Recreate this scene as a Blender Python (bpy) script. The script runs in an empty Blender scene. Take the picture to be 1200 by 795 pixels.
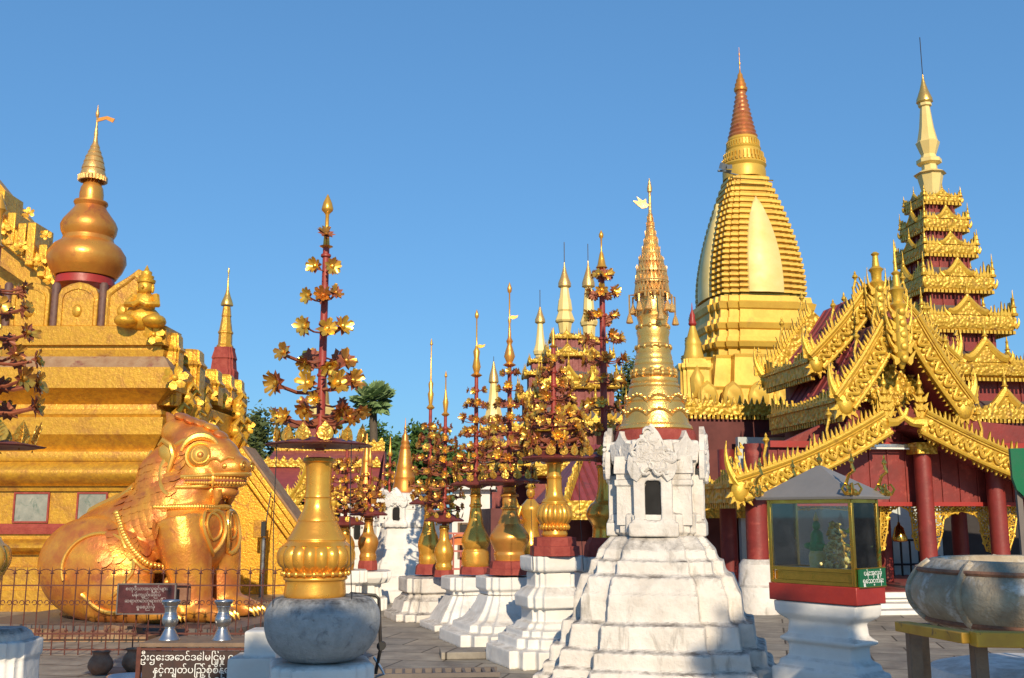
import bpy, bmesh, math, random
from mathutils import Vector, Matrix, noise
from mathutils.bvhtree import BVHTree
C = bpy.context.collection
SC = bpy.context.scene
PI = math.pi
R = math.radians

# ------------------------------------------------------------------ camera
F, CX, CY, H, HORIZON = 1180.0, 600.0, 397.5, 1.6, 602.0
TILT = math.atan((HORIZON - CY) / F)
ct, st = math.cos(TILT), math.sin(TILT)
cam = bpy.data.cameras.new('camera')
cam.sensor_width = 36.0
cam.lens = 36.0 * F / 1200.0
cam.clip_start, cam.clip_end = 0.1, 2000
co = bpy.data.objects.new('camera', cam)
C.objects.link(co)
co.location = (0, 0, H)
co.rotation_euler = (PI / 2 + TILT, 0, 0)
SC.camera = co

# ------------------------------------------------------------------ light
SUN_AZ, SUN_EL = R(173), R(25.5)          # azimuth clockwise from +Y (away from the camera)
w = bpy.data.worlds.new('World'); SC.world = w; w.use_nodes = True
nt = w.node_tree
sky = nt.nodes.new('ShaderNodeTexSky'); sky.sky_type = 'NISHITA'; sky.sun_disc = False
sky.sun_elevation = SUN_EL; sky.sun_rotation = SUN_AZ
sky.air_density = 1.15; sky.dust_density = 0.35; sky.ozone_density = 2.2; sky.altitude = 60
nt.nodes['Background'].inputs[1].default_value = 0.125
gm = nt.nodes.new('ShaderNodeGamma'); gm.inputs[1].default_value = .55          # clear dry season air: even, deep blue
tint = nt.nodes.new('ShaderNodeMix'); tint.data_type = 'RGBA'; tint.blend_type = 'MULTIPLY'; tint.inputs[0].default_value = 1
tint.inputs[7].default_value = (.76, 1.50, 2.33, 1)
nt.links.new(sky.outputs[0], gm.inputs[0]); nt.links.new(gm.outputs[0], tint.inputs[6])
nt.links.new(tint.outputs[2], nt.nodes['Background'].inputs[0])
sl = bpy.data.lights.new('sun', 'SUN'); sl.energy = 5.0; sl.angle = R(0.55); sl.color = (1.0, .83, .60)
so = bpy.data.objects.new('sun', sl); C.objects.link(so)
sdir = Vector((math.sin(SUN_AZ) * math.cos(SUN_EL), math.cos(SUN_AZ) * math.cos(SUN_EL), math.sin(SUN_EL)))
so.rotation_euler = sdir.to_track_quat('Z', 'Y').to_euler()
so.location = sdir * 60
vs = SC.view_settings
vs.view_transform = 'Standard'; vs.look = 'None'; vs.exposure = 0.0; vs.gamma = 1; vs.use_curve_mapping = False
SC.cycles.max_bounces = 6; SC.cycles.diffuse_bounces = 3; SC.cycles.glossy_bounces = 3
SC.cycles.transparent_max_bounces = 8

# ------------------------------------------------------------------ pixel to place
def at(px, py, Y):
    u, v = (px - CX) / F, (CY - py) / F
    d = Vector((u, ct - v * st, st + v * ct))
    k = Y / d.y
    return Vector((d.x * k, Y, H + d.z * k))
def mpp(py, Y):                        # metres one pixel covers at this row and distance
    p = at(600, py, Y)
    return (Y * ct + (p.z - H) * st) / F
def ground(px, py):                    # where the ray meets z = 0
    u, v = (px - CX) / F, (CY - py) / F
    d = Vector((u, ct - v * st, st + v * ct))
    k = -H / d.z
    return Vector((d.x * k, d.y * k, 0))

# ------------------------------------------------------------------ materials
def mat(name, base, base2=None, metal=0.0, rough=0.5, nscale=6.0, contrast=(.35, .7), bump=0.0, bscale=30.0,
        base3=None, n3=2.0, c3=(.55, .65), rvar=0.1, spec=0.5, carve=0.0, cscale=14.0, coat=0.0, grime=None, flake=None, fscale=9.0, streak=False):
    m = bpy.data.materials.new(name); m.use_nodes = True
    t = m.node_tree; b = t.nodes['Principled BSDF']
    tc = t.nodes.new('ShaderNodeTexCoord')
    geo = t.nodes.new('ShaderNodeNewGeometry')
    pos = geo.outputs['Position']
    col = None
    def ramp(lo, hi, src):
        r = t.nodes.new('ShaderNodeMapRange'); r.inputs[1].default_value = lo; r.inputs[2].default_value = hi
        t.links.new(src, r.inputs[0]); return r.outputs[0]
    def nz(scale, detail=5.0, rough_=0.6, dist=0.0):
        n = t.nodes.new('ShaderNodeTexNoise'); n.inputs['Scale'].default_value = scale
        n.inputs['Detail'].default_value = detail; n.inputs['Roughness'].default_value = rough_
        n.inputs['Distortion'].default_value = dist
        t.links.new(pos, n.inputs['Vector']); return n.outputs['Fac']
    def mix(fac, a, bcol):
        x = t.nodes.new('ShaderNodeMix'); x.data_type = 'RGBA'
        t.links.new(fac, x.inputs[0])
        for s, v in ((6, a), (7, bcol)):
            if isinstance(v, tuple): x.inputs[s].default_value = (*v, 1)
            else: t.links.new(v, x.inputs[s])
        return x.outputs[2]
    f1 = nz(nscale)
    if base2: col = mix(ramp(contrast[0], contrast[1], f1), base, base2)
    if base3:
        if streak:                     # stains that run down the wall
            mp = t.nodes.new('ShaderNodeMapping'); mp.inputs['Scale'].default_value = (1.6, 1.6, .42); t.links.new(geo.outputs['Position'], mp.inputs[0]); pos = mp.outputs[0]
        col = mix(ramp(c3[0], c3[1], nz(n3, 8.0, .7, .4)), col if col else base, base3); pos = geo.outputs['Position']
    if flake:                          # hairline cracks between leaves of gold or plaster
        v = t.nodes.new('ShaderNodeTexVoronoi'); v.feature = 'DISTANCE_TO_EDGE'; v.inputs['Scale'].default_value = fscale
        wv = t.nodes.new('ShaderNodeMixRGB'); wv.inputs[0].default_value = .12
        nn = t.nodes.new('ShaderNodeTexNoise'); nn.inputs['Scale'].default_value = 3.0; nn.inputs['Detail'].default_value = 5
        t.links.new(pos, nn.inputs['Vector']); t.links.new(pos, wv.inputs[1]); t.links.new(nn.outputs['Color'], wv.inputs[2])
        t.links.new(wv.outputs[0], v.inputs['Vector'])
        inv = ramp(.05, .0, v.outputs['Distance'])
        mm = t.nodes.new('ShaderNodeMath'); mm.operation = 'MULTIPLY'; t.links.new(inv, mm.inputs[0]); t.links.new(ramp(.42, .6, nz(1.7, 6)), mm.inputs[1])
        col = mix(mm.outputs[0], col if col else base, flake)
    if grime:                          # dirt that has settled on ledges facing up
        sp = t.nodes.new('ShaderNodeSeparateXYZ'); t.links.new(geo.outputs['True Normal'], sp.inputs[0])
        up = ramp(.35, .8, sp.outputs['Z'])
        gn = ramp(.36, .62, nz(7.0, 7.0, .7))
        mm = t.nodes.new('ShaderNodeMath'); mm.operation = 'MULTIPLY'; t.links.new(up, mm.inputs[0]); t.links.new(gn, mm.inputs[1])
        col = mix(mm.outputs[0], col if col else base, grime)
    if col is not None: t.links.new(col, b.inputs['Base Color'])
    else: b.inputs['Base Color'].default_value = (*base, 1)
    b.inputs['Metallic'].default_value = metal
    b.inputs['Specular IOR Level'].default_value = spec
    if coat: b.inputs['Coat Weight'].default_value = coat; b.inputs['Coat Roughness'].default_value = .15
    rr = t.nodes.new('ShaderNodeMapRange'); rr.inputs[1].default_value = .3; rr.inputs[2].default_value = .7
    rr.inputs[3].default_value = max(.03, rough - rvar); rr.inputs[4].default_value = min(1, rough + rvar)
    t.links.new(f1, rr.inputs[0]); t.links.new(rr.outputs[0], b.inputs['Roughness'])
    hsum = None
    if bump:
        bn = t.nodes.new('ShaderNodeBump'); bn.inputs['Strength'].default_value = bump; bn.inputs['Distance'].default_value = .02
        t.links.new(nz(bscale, 6.0, .65), bn.inputs['Height']); hsum = bn
    if carve:
        v = t.nodes.new('ShaderNodeTexVoronoi'); v.inputs['Scale'].default_value = cscale
        v.feature = 'SMOOTH_F1'
        t.links.new(pos, v.inputs['Vector'])
        b2 = t.nodes.new('ShaderNodeBump'); b2.inputs['Strength'].default_value = carve; b2.inputs['Distance'].default_value = .05
        b2.invert = True
        t.links.new(v.outputs['Distance'], b2.inputs['Height'])
        if hsum: t.links.new(hsum.outputs[0], b2.inputs['Normal'])
        hsum = b2
    if hsum: t.links.new(hsum.outputs[0], b.inputs['Normal'])
    return m

M = {}
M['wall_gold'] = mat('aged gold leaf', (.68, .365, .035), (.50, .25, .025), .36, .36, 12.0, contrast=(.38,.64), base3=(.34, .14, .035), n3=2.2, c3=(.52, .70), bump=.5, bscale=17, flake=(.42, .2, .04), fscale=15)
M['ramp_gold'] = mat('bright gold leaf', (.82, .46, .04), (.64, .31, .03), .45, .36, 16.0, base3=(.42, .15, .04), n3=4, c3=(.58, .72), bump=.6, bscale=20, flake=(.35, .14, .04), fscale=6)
M['dusty'] = mat('dusty unpainted ledge', (.26, .14, .07), (.36, .24, .14), 0, .85, 5, base3=(.2, .07, .05), n3=3, bump=.4)
M['lion_gold'] = mat('red gold lacquer', (.82, .36, .05), (.58, .18, .045), .5, .33, 2.8, contrast=(.38, .62), base3=(.40, .11, .055), n3=2.4, c3=(.56, .69), bump=.4, bscale=20, rvar=.1)
M['lion_light'] = mat('pale gold leaf', (.90, .52, .10), (.74, .34, .06), .65, .30, 4, bump=.15, bscale=25)
M['bell_gold'] = mat('orange gold leaf', (.80, .36, .06), (.60, .20, .04), .6, .36, 2.0, base3=(.45, .12, .05), n3=2.2, c3=(.55, .7), bump=.25, bscale=9)
M['vase_gold'] = mat('polished gold', (.88, .46, .065), (.72, .32, .05), .6, .26, 4.0, base3=(.48, .16, .06), n3=2.5, c3=(.62, .76), bump=.12, bscale=22, rvar=.08)
M['vase_orange'] = mat('polished orange gold', (.86, .42, .08), (.70, .28, .06), .6, .30, 4.0, base3=(.5, .13, .05), n3=2.5, c3=(.58, .72), bump=.12, bscale=22, rvar=.08)
M['spire_gold'] = mat('light gold leaf', (.88, .56, .16), (.76, .42, .10), .75, .28, 5.0, base3=(.6, .25, .08), n3=2.5, c3=(.6, .75), bump=.35, bscale=18)
M['hti_gold'] = mat('pierced gilt metal', (.88, .56, .18), (.62, .30, .10), .62, .32, 20.0, bump=.3, bscale=60)
M['hall_gold'] = mat('carved yellow gold', (.68, .42, .045), (.50, .28, .03), .35, .40, 7.0, base3=(.26, .13, .03), n3=6, c3=(.54, .68), carve=.9, cscale=13, bump=.4, bscale=24)
M['board_gold'] = mat('yellow gold paint', (.73, .455, .05), (.57, .33, .035), .38, .38, 6.0, base3=(.38, .2, .04), n3=5, c3=(.56, .7), bump=.35, bscale=30)
M['sik_gold'] = mat('pale yellow gold paint', (.70, .435, .06), (.56, .32, .04), .28, .46, 1.2, base3=(.42, .25, .05), n3=.9, c3=(.56, .72), bump=.3, bscale=4)
M['sik_pale'] = mat('cream gold paint', (.82, .63, .25), (.72, .52, .16), .1, .5, .9, bump=.2, bscale=4)
M['flower_gold'] = mat('gilt petal', (.84, .47, .07), (.46, .19, .04), .72, .30, 7.0, contrast=(.4, .6), rvar=.1)
M['flower_bright'] = mat('bright gilt petal', (.90, .57, .09), (.66, .36, .05), .72, .27, 7.0, contrast=(.4, .65), rvar=.1)
M['calyx'] = mat('rust red petal back', (.24, .06, .035), (.36, .12, .05), .1, .55, 14.0)
M['leaf_gold'] = mat('gilt leaf', (.84, .52, .09), (.60, .32, .05), .6, .32, 14.0, carve=.3, cscale=40)
M['canopy'] = mat('maroon lacquer', (.15, .025, .022), (.22, .05, .04), .05, .5, 8)
M['trunk_red'] = mat('red lacquer pole', (.34, .045, .03), (.24, .03, .02), 0, .5, 12)
M['red_drum'] = mat('red oxide plaster', (.33, .06, .04), (.24, .035, .028), 0, .8, 8, bump=.6, bscale=30)
M['white'] = mat('whitewash', (.78, .755, .71), (.68, .65, .60), 0, .85, 3.5, base3=(.42, .37, .31), n3=2.2, c3=(.60, .8), bump=.55, bscale=8, grime=(.36, .32, .27), streak=True)
M['white_worn'] = mat('weathered whitewash', (.72, .68, .62), (.58, .53, .47), 0, .9, 3.4, base3=(.30, .27, .23), n3=3.4, c3=(.54, .70), bump=1.0, bscale=11, grime=(.16, .14, .12), streak=True)
M['white_clean'] = mat('fresh whitewash', (.78, .76, .71), (.68, .65, .60), 0, .8, 3.0, base3=(.5, .44, .38), n3=2.6, c3=(.62, .82), bump=.35, bscale=9, grime=(.46, .42, .37), streak=True)
M['niche_shade'] = mat('painted niche shade', (.012, .011, .01), None, 0, .9)  # near black colour stands in for shade inside a recess
M['stone_pot'] = mat('stained stone', (.44, .45, .45), (.33, .34, .34), 0, .85, 14, base3=(.17, .175, .18), n3=9, c3=(.54, .70), bump=.9, bscale=34, grime=(.06, .06, .06))
M['bowl'] = mat('lichen stone', (.46, .38, .26), (.32, .25, .17), 0, .9, 6, contrast=(.38, .62), base3=(.70, .67, .60), n3=4.5, c3=(.50, .64), bump=1.0, bscale=18, grime=(.3, .26, .2))
M['bowl_rib'] = mat('rust brown rib', (.20, .09, .05), (.30, .16, .10), 0, .85, 12, bump=.5)
M['red_paint'] = mat('red paint', (.36, .028, .018), (.28, .022, .015), 0, .45, 5, bump=.1)
M['case_red'] = mat('brick red paint', (.34, .03, .018), (.27, .022, .016), 0, .42, 7, bump=.2, bscale=18)
M['hall_red'] = mat('hall red timber', (.24, .030, .022), (.16, .020, .016), 0, .5, 3.5, base3=(.38, .07, .05), n3=4, c3=(.56, .72), bump=.3, bscale=12)
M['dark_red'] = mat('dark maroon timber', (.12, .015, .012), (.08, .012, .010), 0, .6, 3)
M['roof_red'] = mat('faded red roof sheet', (.30, .055, .05), (.22, .04, .04), .05, .55, 3, base3=(.15, .05, .045), n3=2)
M['roof_dark'] = mat('grey metal roof', (.12, .10, .09), (.18, .15, .13), .2, .6, 4)
M['brown_post'] = mat('dark brown post', (.10, .045, .035), (.16, .08, .06), 0, .6, 10, bump=.3)
M['plaque'] = mat('grey glazed plaque', (.22, .23, .19), (.33, .33, .27), 0, .35, 6, base3=(.14, .18, .14), n3=5)
M['iron'] = mat('rusty iron', (.15, .045, .028), (.09, .03, .022), .3, .6, 20)
M['iron_dark'] = mat('black iron', (.02, .018, .017), (.04, .03, .025), .4, .5, 20)
M['alu'] = mat('spun aluminium', (.55, .56, .56), (.45, .46, .47), .95, .30, 9)
M['sign_dark'] = mat('maroon sign enamel', (.055, .016, .016), (.10, .02, .02), 0, .3, 8)
M['white_paint'] = mat('white sign paint', (.80, .80, .76), None, 0, .5)
M['grey_paint'] = mat('worn sign paint', (.42, .38, .36), (.25, .2, .19), 0, .6, 40)
M['copper'] = mat('red copper gilding', (.50, .14, .06), (.62, .26, .08), .5, .35, 3.0, base3=(.36, .07, .04), n3=2, bump=.2, bscale=8)
M['panel_brown'] = mat('brown painted panel', (.035, .02, .016), (.07, .03, .02), 0, .6, 12)
M['brass'] = mat('polished brass', (.75, .46, .09), (.55, .32, .05), .95, .2, 9)
M['grey_roof'] = mat('grey sheet roof', (.27, .25, .23), (.22, .21, .20), .25, .5, 4)
M['yellow_beam'] = mat('worn yellow paint', (.62, .34, .025), (.5, .25, .03), 0, .55, 7, base3=(.16, .08, .04), n3=6, c3=(.6, .68))
M['wood'] = mat('grey brown timber', (.17, .11, .07), (.25, .17, .11), 0, .8, 6, bump=.5, bscale=30)
M['green_sign'] = mat('green enamel', (.008, .13, .045), (.01, .10, .04), 0, .3, 6)
M['green_cloth'] = mat('green glaze', (.03, .42, .09), (.04, .30, .08), 0, .35, 20)
M['cream'] = mat('cream offering', (.85, .68, .16), (.88, .80, .45), 0, .6, 22)
M['interior'] = mat('grey green interior wall', (.55, .60, .57), (.44, .49, .47), 0, .7, 1.5)
M['interior_dark'] = mat('dark interior', (.035, .03, .028), None, 0, .8)  # near black in place of the unlit space behind openings
M['black'] = mat('black rubber', (.015, .015, .015), None, 0, .5)
M['bark'] = mat('bark', (.12, .09, .06), (.08, .06, .04), 0, .9, 12, bump=.5)
M['cable'] = mat('dark cable', (.03, .03, .03), None, 0, .6)
M['lamp_glass'] = mat('grey lamp glass', (.16, .18, .2), None, 0, .15)
M['pink'] = mat('pink painted steel', (.5, .16, .12), (.4, .1, .08), 0, .5)
M['orange_cloth'] = mat('orange cloth', (.75, .22, .05), (.65, .18, .05), 0, .7, 5)
M['blue'] = mat('blue plastic', (.03, .16, .55), None, 0, .35)
def leaf_mat(name, a, b_):
    m = mat(name, a, b_, 0, .55, 1.4, contrast=(.3, .7))
    m.node_tree.nodes['Principled BSDF'].inputs['Subsurface Weight'].default_value = 0.0
    return m
M['leaf'] = leaf_mat('broad leaf', (.045, .10, .018), (.085, .14, .03))
M['leaf_olive'] = leaf_mat('olive leaf', (.06, .085, .02), (.10, .12, .035))
M['leaf_palm'] = leaf_mat('palm leaf', (.17, .26, .09), (.24, .32, .14))
def glass():
    m = bpy.data.materials.new('cabinet glass'); m.use_nodes = True
    t = m.node_tree; o = t.nodes['Material Output']
    tr = t.nodes.new('ShaderNodeBsdfTransparent'); tr.inputs[0].default_value = (.93, .96, .95, 1)
    gl = t.nodes.new('ShaderNodeBsdfGlossy'); gl.inputs['Roughness'].default_value = .03
    fr = t.nodes.new('ShaderNodeFresnel'); fr.inputs[0].default_value = 1.5
    ad = t.nodes.new('ShaderNodeMath'); ad.operation = 'ADD'; ad.inputs[1].default_value = .03
    df = t.nodes.new('ShaderNodeBsdfDiffuse'); df.inputs[0].default_value = (.62, .64, .62, 1)
    nz = t.nodes.new('ShaderNodeTexNoise'); nz.inputs['Scale'].default_value = 5; nz.inputs['Detail'].default_value = 8
    mr = t.nodes.new('ShaderNodeMapRange'); mr.inputs[1].default_value = .45; mr.inputs[2].default_value = .8; mr.inputs[4].default_value = .05
    geo = t.nodes.new('ShaderNodeNewGeometry'); t.links.new(geo.outputs['Position'], nz.inputs['Vector'])
    t.links.new(nz.outputs[0], mr.inputs[0])
    m1 = t.nodes.new('ShaderNodeMixShader'); m2 = t.nodes.new('ShaderNodeMixShader')
    t.links.new(mr.outputs[0], m1.inputs[0]); t.links.new(tr.outputs[0], m1.inputs[1]); t.links.new(df.outputs[0], m1.inputs[2])
    t.links.new(fr.outputs[0], ad.inputs[0]); t.links.new(ad.outputs[0], m2.inputs[0])
    t.links.new(m1.outputs[0], m2.inputs[1]); t.links.new(gl.outputs[0], m2.inputs[2])
    t.links.new(m2.outputs[0], o.inputs[0]); return m
M['glass'] = glass()
def paving():
    m = bpy.data.materials.new('stone paving'); m.use_nodes = True
    t = m.node_tree; b = t.nodes['Principled BSDF']
    geo = t.nodes.new('ShaderNodeNewGeometry')
    mp = t.nodes.new('ShaderNodeMapping'); mp.inputs['Rotation'].default_value = (0, 0, R(14)); mp.inputs['Location'].default_value = (.3, .2, 0)
    t.links.new(geo.outputs['Position'], mp.inputs[0])
    br = t.nodes.new('ShaderNodeTexBrick'); br.inputs['Scale'].default_value = 1.0
    br.inputs['Brick Width'].default_value = .92; br.inputs['Row Height'].default_value = .62; br.inputs['Mortar Size'].default_value = .012
    br.inputs['Color1'].default_value = (.37, .335, .28, 1); br.inputs['Color2'].default_value = (.24, .23, .21, 1); br.inputs['Mortar'].default_value = (.06, .05, .04, 1)
    t.links.new(mp.outputs[0], br.inputs['Vector'])
    n = t.nodes.new('ShaderNodeTexNoise'); n.inputs['Scale'].default_value = 2.6; n.inputs['Detail'].default_value = 9; n.inputs['Roughness'].default_value = .68
    t.links.new(geo.outputs['Position'], n.inputs['Vector'])
    r = t.nodes.new('ShaderNodeValToRGB'); r.color_ramp.elements[0].position = .3; r.color_ramp.elements[0].color = (.45, .42, .4, 1)
    r.color_ramp.elements[1].position = .68; r.color_ramp.elements[1].color = (1.15, 1.1, 1.0, 1)
    t.links.new(n.outputs[0], r.inputs[0])
    x = t.nodes.new('ShaderNodeMix'); x.data_type = 'RGBA'; x.blend_type = 'MULTIPLY'; x.inputs[0].default_value = 1
    t.links.new(br.outputs['Color'], x.inputs[6]); t.links.new(r.outputs[0], x.inputs[7]); t.links.new(x.outputs[2], b.inputs['Base Color'])
    b.inputs['Roughness'].default_value = .62
    bp = t.nodes.new('ShaderNodeBump'); bp.inputs['Strength'].default_value = .35; bp.inputs['Distance'].default_value = .02
    ad = t.nodes.new('ShaderNodeMath'); ad.operation = 'SUBTRACT'
    t.links.new(n.outputs[0], ad.inputs[0]); t.links.new(br.outputs['Fac'], ad.inputs[1]); t.links.new(ad.outputs[0], bp.inputs['Height'])
    t.links.new(bp.outputs[0], b.inputs['Normal']); return m
M['paving'] = paving()

# ------------------------------------------------------------------ mesh builder
class MB:
    """Collects shapes and links them as ONE mesh object."""
    def __init__(s): s.v = []; s.f = []; s.mi = []; s.cur = 0
    def add(s, vs, fs):
        n = len(s.v); s.v += [Vector(p) for p in vs]
        for f in fs: s.f.append([i + n for i in f]); s.mi.append(s.cur)
        return s
    def box(s, c, d, rz=0.0, rx=0.0, ry=0.0):
        m = Matrix.Rotation(rz, 3, 'Z') @ Matrix.Rotation(ry, 3, 'Y') @ Matrix.Rotation(rx, 3, 'X')
        vs = [Vector(c) + m @ Vector((x * d[0] / 2, y * d[1] / 2, z * d[2] / 2)) for x in (-1, 1) for y in (-1, 1) for z in (-1, 1)]
        return s.add(vs, [(0, 1, 3, 2), (4, 6, 7, 5), (0, 4, 5, 1), (2, 3, 7, 6), (0, 2, 6, 4), (1, 5, 7, 3)])
    def bb(s, x0, x1, y0, y1, z0, z1): return s.box(((x0 + x1) / 2, (y0 + y1) / 2, (z0 + z1) / 2), (abs(x1 - x0), abs(y1 - y0), abs(z1 - z0)))
    def lathe(s, prof, c=(0, 0, 0), n=24, flute=0, fdepth=0.0, frange=(0, 0)):
        vs, fs = [], []
        for (z, r) in prof:
            for k in range(n):
                a = 2 * PI * k / n
                rr = r
                if flute and frange[0] <= z <= frange[1]: rr = r * (1 - fdepth * (0.5 + .5 * math.cos(a * flute)) ** 3)
                vs.append((c[0] + rr * math.cos(a), c[1] + rr * math.sin(a), c[2] + z))
        L = len(prof)
        for i in range(L - 1):
            for k in range(n):
                k2 = (k + 1) % n
                fs.append((i * n + k, i * n + k2, (i + 1) * n + k2, (i + 1) * n + k))
        fs.append(tuple(range(n - 1, -1, -1))); fs.append(tuple((L - 1) * n + k for k in range(n)))
        return s.add(vs, fs)
    def stack(s, outline, levels, c=(0, 0, 0), rz=0.0):
        cr, sr = math.cos(rz), math.sin(rz)
        n = len(outline); vs, fs = [], []
        for (z, k) in levels:
            for (x, y) in outline: vs.append((c[0] + k * (x * cr - y * sr), c[1] + k * (x * sr + y * cr), c[2] + z))
        for i in range(len(levels) - 1):
            for j in range(n):
                j2 = (j + 1) % n
                fs.append((i * n + j, i * n + j2, (i + 1) * n + j2, (i + 1) * n + j))
        fs.append(tuple(range(n - 1, -1, -1))); fs.append(tuple((len(levels) - 1) * n + k for k in range(n)))
        return s.add(vs, fs)
    def tube(s, pts, rad, n=8):
        pts = [Vector(p) for p in pts]
        if not hasattr(rad, '__len__'): rad = [rad] * len(pts)
        vs, fs = [], []
        up = None
        for i, p in enumerate(pts):
            d = (pts[min(i + 1, len(pts) - 1)] - pts[max(i - 1, 0)])
            if d.length < 1e-9: d = Vector((0, 0, 1))
            d.normalize()
            if up is None: up = Vector((0, 0, 1)) if abs(d.z) < .9 else Vector((1, 0, 0))
            a = d.cross(up)
            if a.length < 1e-6: a = d.orthogonal()
            a.normalize(); b = a.cross(d).normalized(); up = b
            for k in range(n):
                t = 2 * PI * k / n
                vs.append(p + (a * math.cos(t) + b * math.sin(t)) * rad[i])
        L = len(pts)
        for i in range(L - 1):
            for k in range(n):
                k2 = (k + 1) % n
                fs.append((i * n + k, (i + 1) * n + k, (i + 1) * n + k2, i * n + k2))
        fs.append(tuple(range(n))); fs.append(tuple((L - 1) * n + k for k in range(n - 1, -1, -1)))
        return s.add(vs, fs)
    def prism(s, poly, o, ux, uy, th):
        """polygon in the plane (ux, uy) at o, thickness th centred on the plane"""
        o, ux, uy = Vector(o), Vector(ux), Vector(uy); nn = ux.cross(uy).normalized()
        a = [o + ux * x + uy * y + nn * th / 2 for x, y in poly]; b = [o + ux * x + uy * y - nn * th / 2 for x, y in poly]
        n = len(poly); fs = [tuple(range(n)), tuple(range(2 * n - 1, n - 1, -1))]
        for i in range(n): j = (i + 1) % n; fs.append((i, i + n, j + n, j))
        return s.add(a + b, fs)
    def relief(s, poly, o, ux, uy, th, bulge, inner=.55):
        """prism whose front face swells towards +normal"""
        o, ux, uy = Vector(o), Vector(ux), Vector(uy); nn = ux.cross(uy).normalized()
        n = len(poly); mx = sum(p[0] for p in poly) / n; my = sum(p[1] for p in poly) / n
        back = [o + ux * x + uy * y - nn * th / 2 for x, y in poly]
        mid = [o + ux * x + uy * y + nn * th / 2 for x, y in poly]
        fr = [o + ux * (mx + (x - mx) * inner) + uy * (my + (y - my) * inner) + nn * (th / 2 + bulge) for x, y in poly]
        fs = [tuple(range(n - 1, -1, -1)), tuple(2 * n + i for i in range(n))]
        for i in range(n):
            j = (i + 1) % n; fs.append((i, j, n + j, n + i)); fs.append((n + i, n + j, 2 * n + j, 2 * n + i))
        return s.add(back + mid + fr, fs)
    def ball(s, c, r, nu=12, nv=8, rot=None):
        r = r if hasattr(r, '__len__') else (r, r, r)
        vs, fs = [], []
        for i in range(1, nv):
            t = PI * i / nv
            for k in range(nu):
                a = 2 * PI * k / nu
                p = Vector((r[0] * math.sin(t) * math.cos(a), r[1] * math.sin(t) * math.sin(a), r[2] * math.cos(t)))
                vs.append(Vector(c) + (rot @ p if rot else p))
        for z in (r[2], -r[2]):
            p = Vector((0, 0, z)); vs.append(Vector(c) + (rot @ p if rot else p))
        T, B = len(vs) - 2, len(vs) - 1
        for i in range(nv - 2):
            for k in range(nu):
                k2 = (k + 1) % nu; fs.append((i * nu + k, (i + 1) * nu + k, (i + 1) * nu + k2, i * nu + k2))
        for k in range(nu):
            k2 = (k + 1) % nu; fs.append((T, k, k2)); fs.append((B, (nv - 2) * nu + k2, (nv - 2) * nu + k))
        return s.add(vs, fs)
    def mesh(s, name, mats, smooth=40):
        me = bpy.data.meshes.new(name); me.from_pydata([tuple(p) for p in s.v], [], s.f)
        for m in (mats if isinstance(mats, (list, tuple)) else [mats]): me.materials.append(M[m] if isinstance(m, str) else m)
        if any(s.mi): me.polygons.foreach_set('material_index', s.mi)
        bm = bmesh.new(); bm.from_mesh(me); bmesh.ops.recalc_face_normals(bm, faces=bm.faces); bm.to_mesh(me); bm.free()
        if smooth:
            me.polygons.foreach_set('use_smooth', [True] * len(me.polygons)); me.set_sharp_from_angle(angle=R(smooth))
        me.update(); return me
    def build(s, name, mats, parent=None, smooth=40, bevel=0.0, seg=2, local=False, loc=None):
        """world coordinates unless local; a child's mesh is taken relative to its parent's place"""
        off = Vector((0, 0, 0))
        if parent is not None and not local: off = wloc(parent)
        if loc is not None: off = Vector(loc)
        s.v = [p - off for p in s.v] if off.length else s.v
        o = bpy.data.objects.new(name, s.mesh(name, mats, smooth)); C.objects.link(o)
        if parent is not None: o.parent = parent
        elif loc is not None: o.location = loc
        if bevel:
            b = o.modifiers.new('bevel', 'BEVEL'); b.width = bevel; b.segments = seg; b.limit_method = 'ANGLE'; b.angle_limit = R(35)
        return o
def wloc(o):
    p = Vector((0, 0, 0))
    while o is not None: p += o.location; o = o.parent
    return p
def tag(o, label=None, cat=None, group=None, kind=None):
    if label: o['label'] = label
    if cat: o['category'] = cat
    if group: o['group'] = group
    if kind: o['kind'] = kind
    return o
def thing(name, label, cat, loc, rz=0.0, group=None):
    o = bpy.data.objects.new(name, None); C.objects.link(o); o.location = loc; o.rotation_euler = (0, 0, rz); o.empty_display_size = .2
    return tag(o, label, cat, group)
def inst(mesh, name, parent, mtx):
    o = bpy.data.objects.new(name, mesh); C.objects.link(o); o.parent = parent; o.matrix_local = mtx; return o
def copy_tree(o, parent=None):
    c = o.copy(); C.objects.link(c); c.parent = parent
    for ch in list(o.children): copy_tree(ch, c)
    return c
def square(): return [(1, 1), (-1, 1), (-1, -1), (1, -1)]
def redent(ext, wid):
    """square outline with stepped corners; ext falls, wid rises, the last ext equals the last wid"""
    q = []
    for i in range(len(ext)):
        q.append((ext[i], wid[i]))
        if i + 1 < len(ext): q.append((ext[i + 1], wid[i]))
    half = q + [(y, x) for x, y in reversed(q[:-1])] if abs(q[-1][0] - q[-1][1]) < 1e-6 else q + [(y, x) for x, y in reversed(q)]
    out = []
    for k in range(4):
        a = k * PI / 2; c_, s_ = round(math.cos(a)), round(math.sin(a))
        out += [(x * c_ - y * s_, x * s_ + y * c_) for x, y in half]
    return out
def octagon(k=1.0): return [(k * math.cos(R(22.5 + 45 * i)) / math.cos(R(22.5)), k * math.sin(R(22.5 + 45 * i)) / math.cos(R(22.5))) for i in range(8)]
RD1 = redent([1, .84], [.62, .84]); RD2 = redent([1, .88, .76], [.46, .62, .76])
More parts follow.
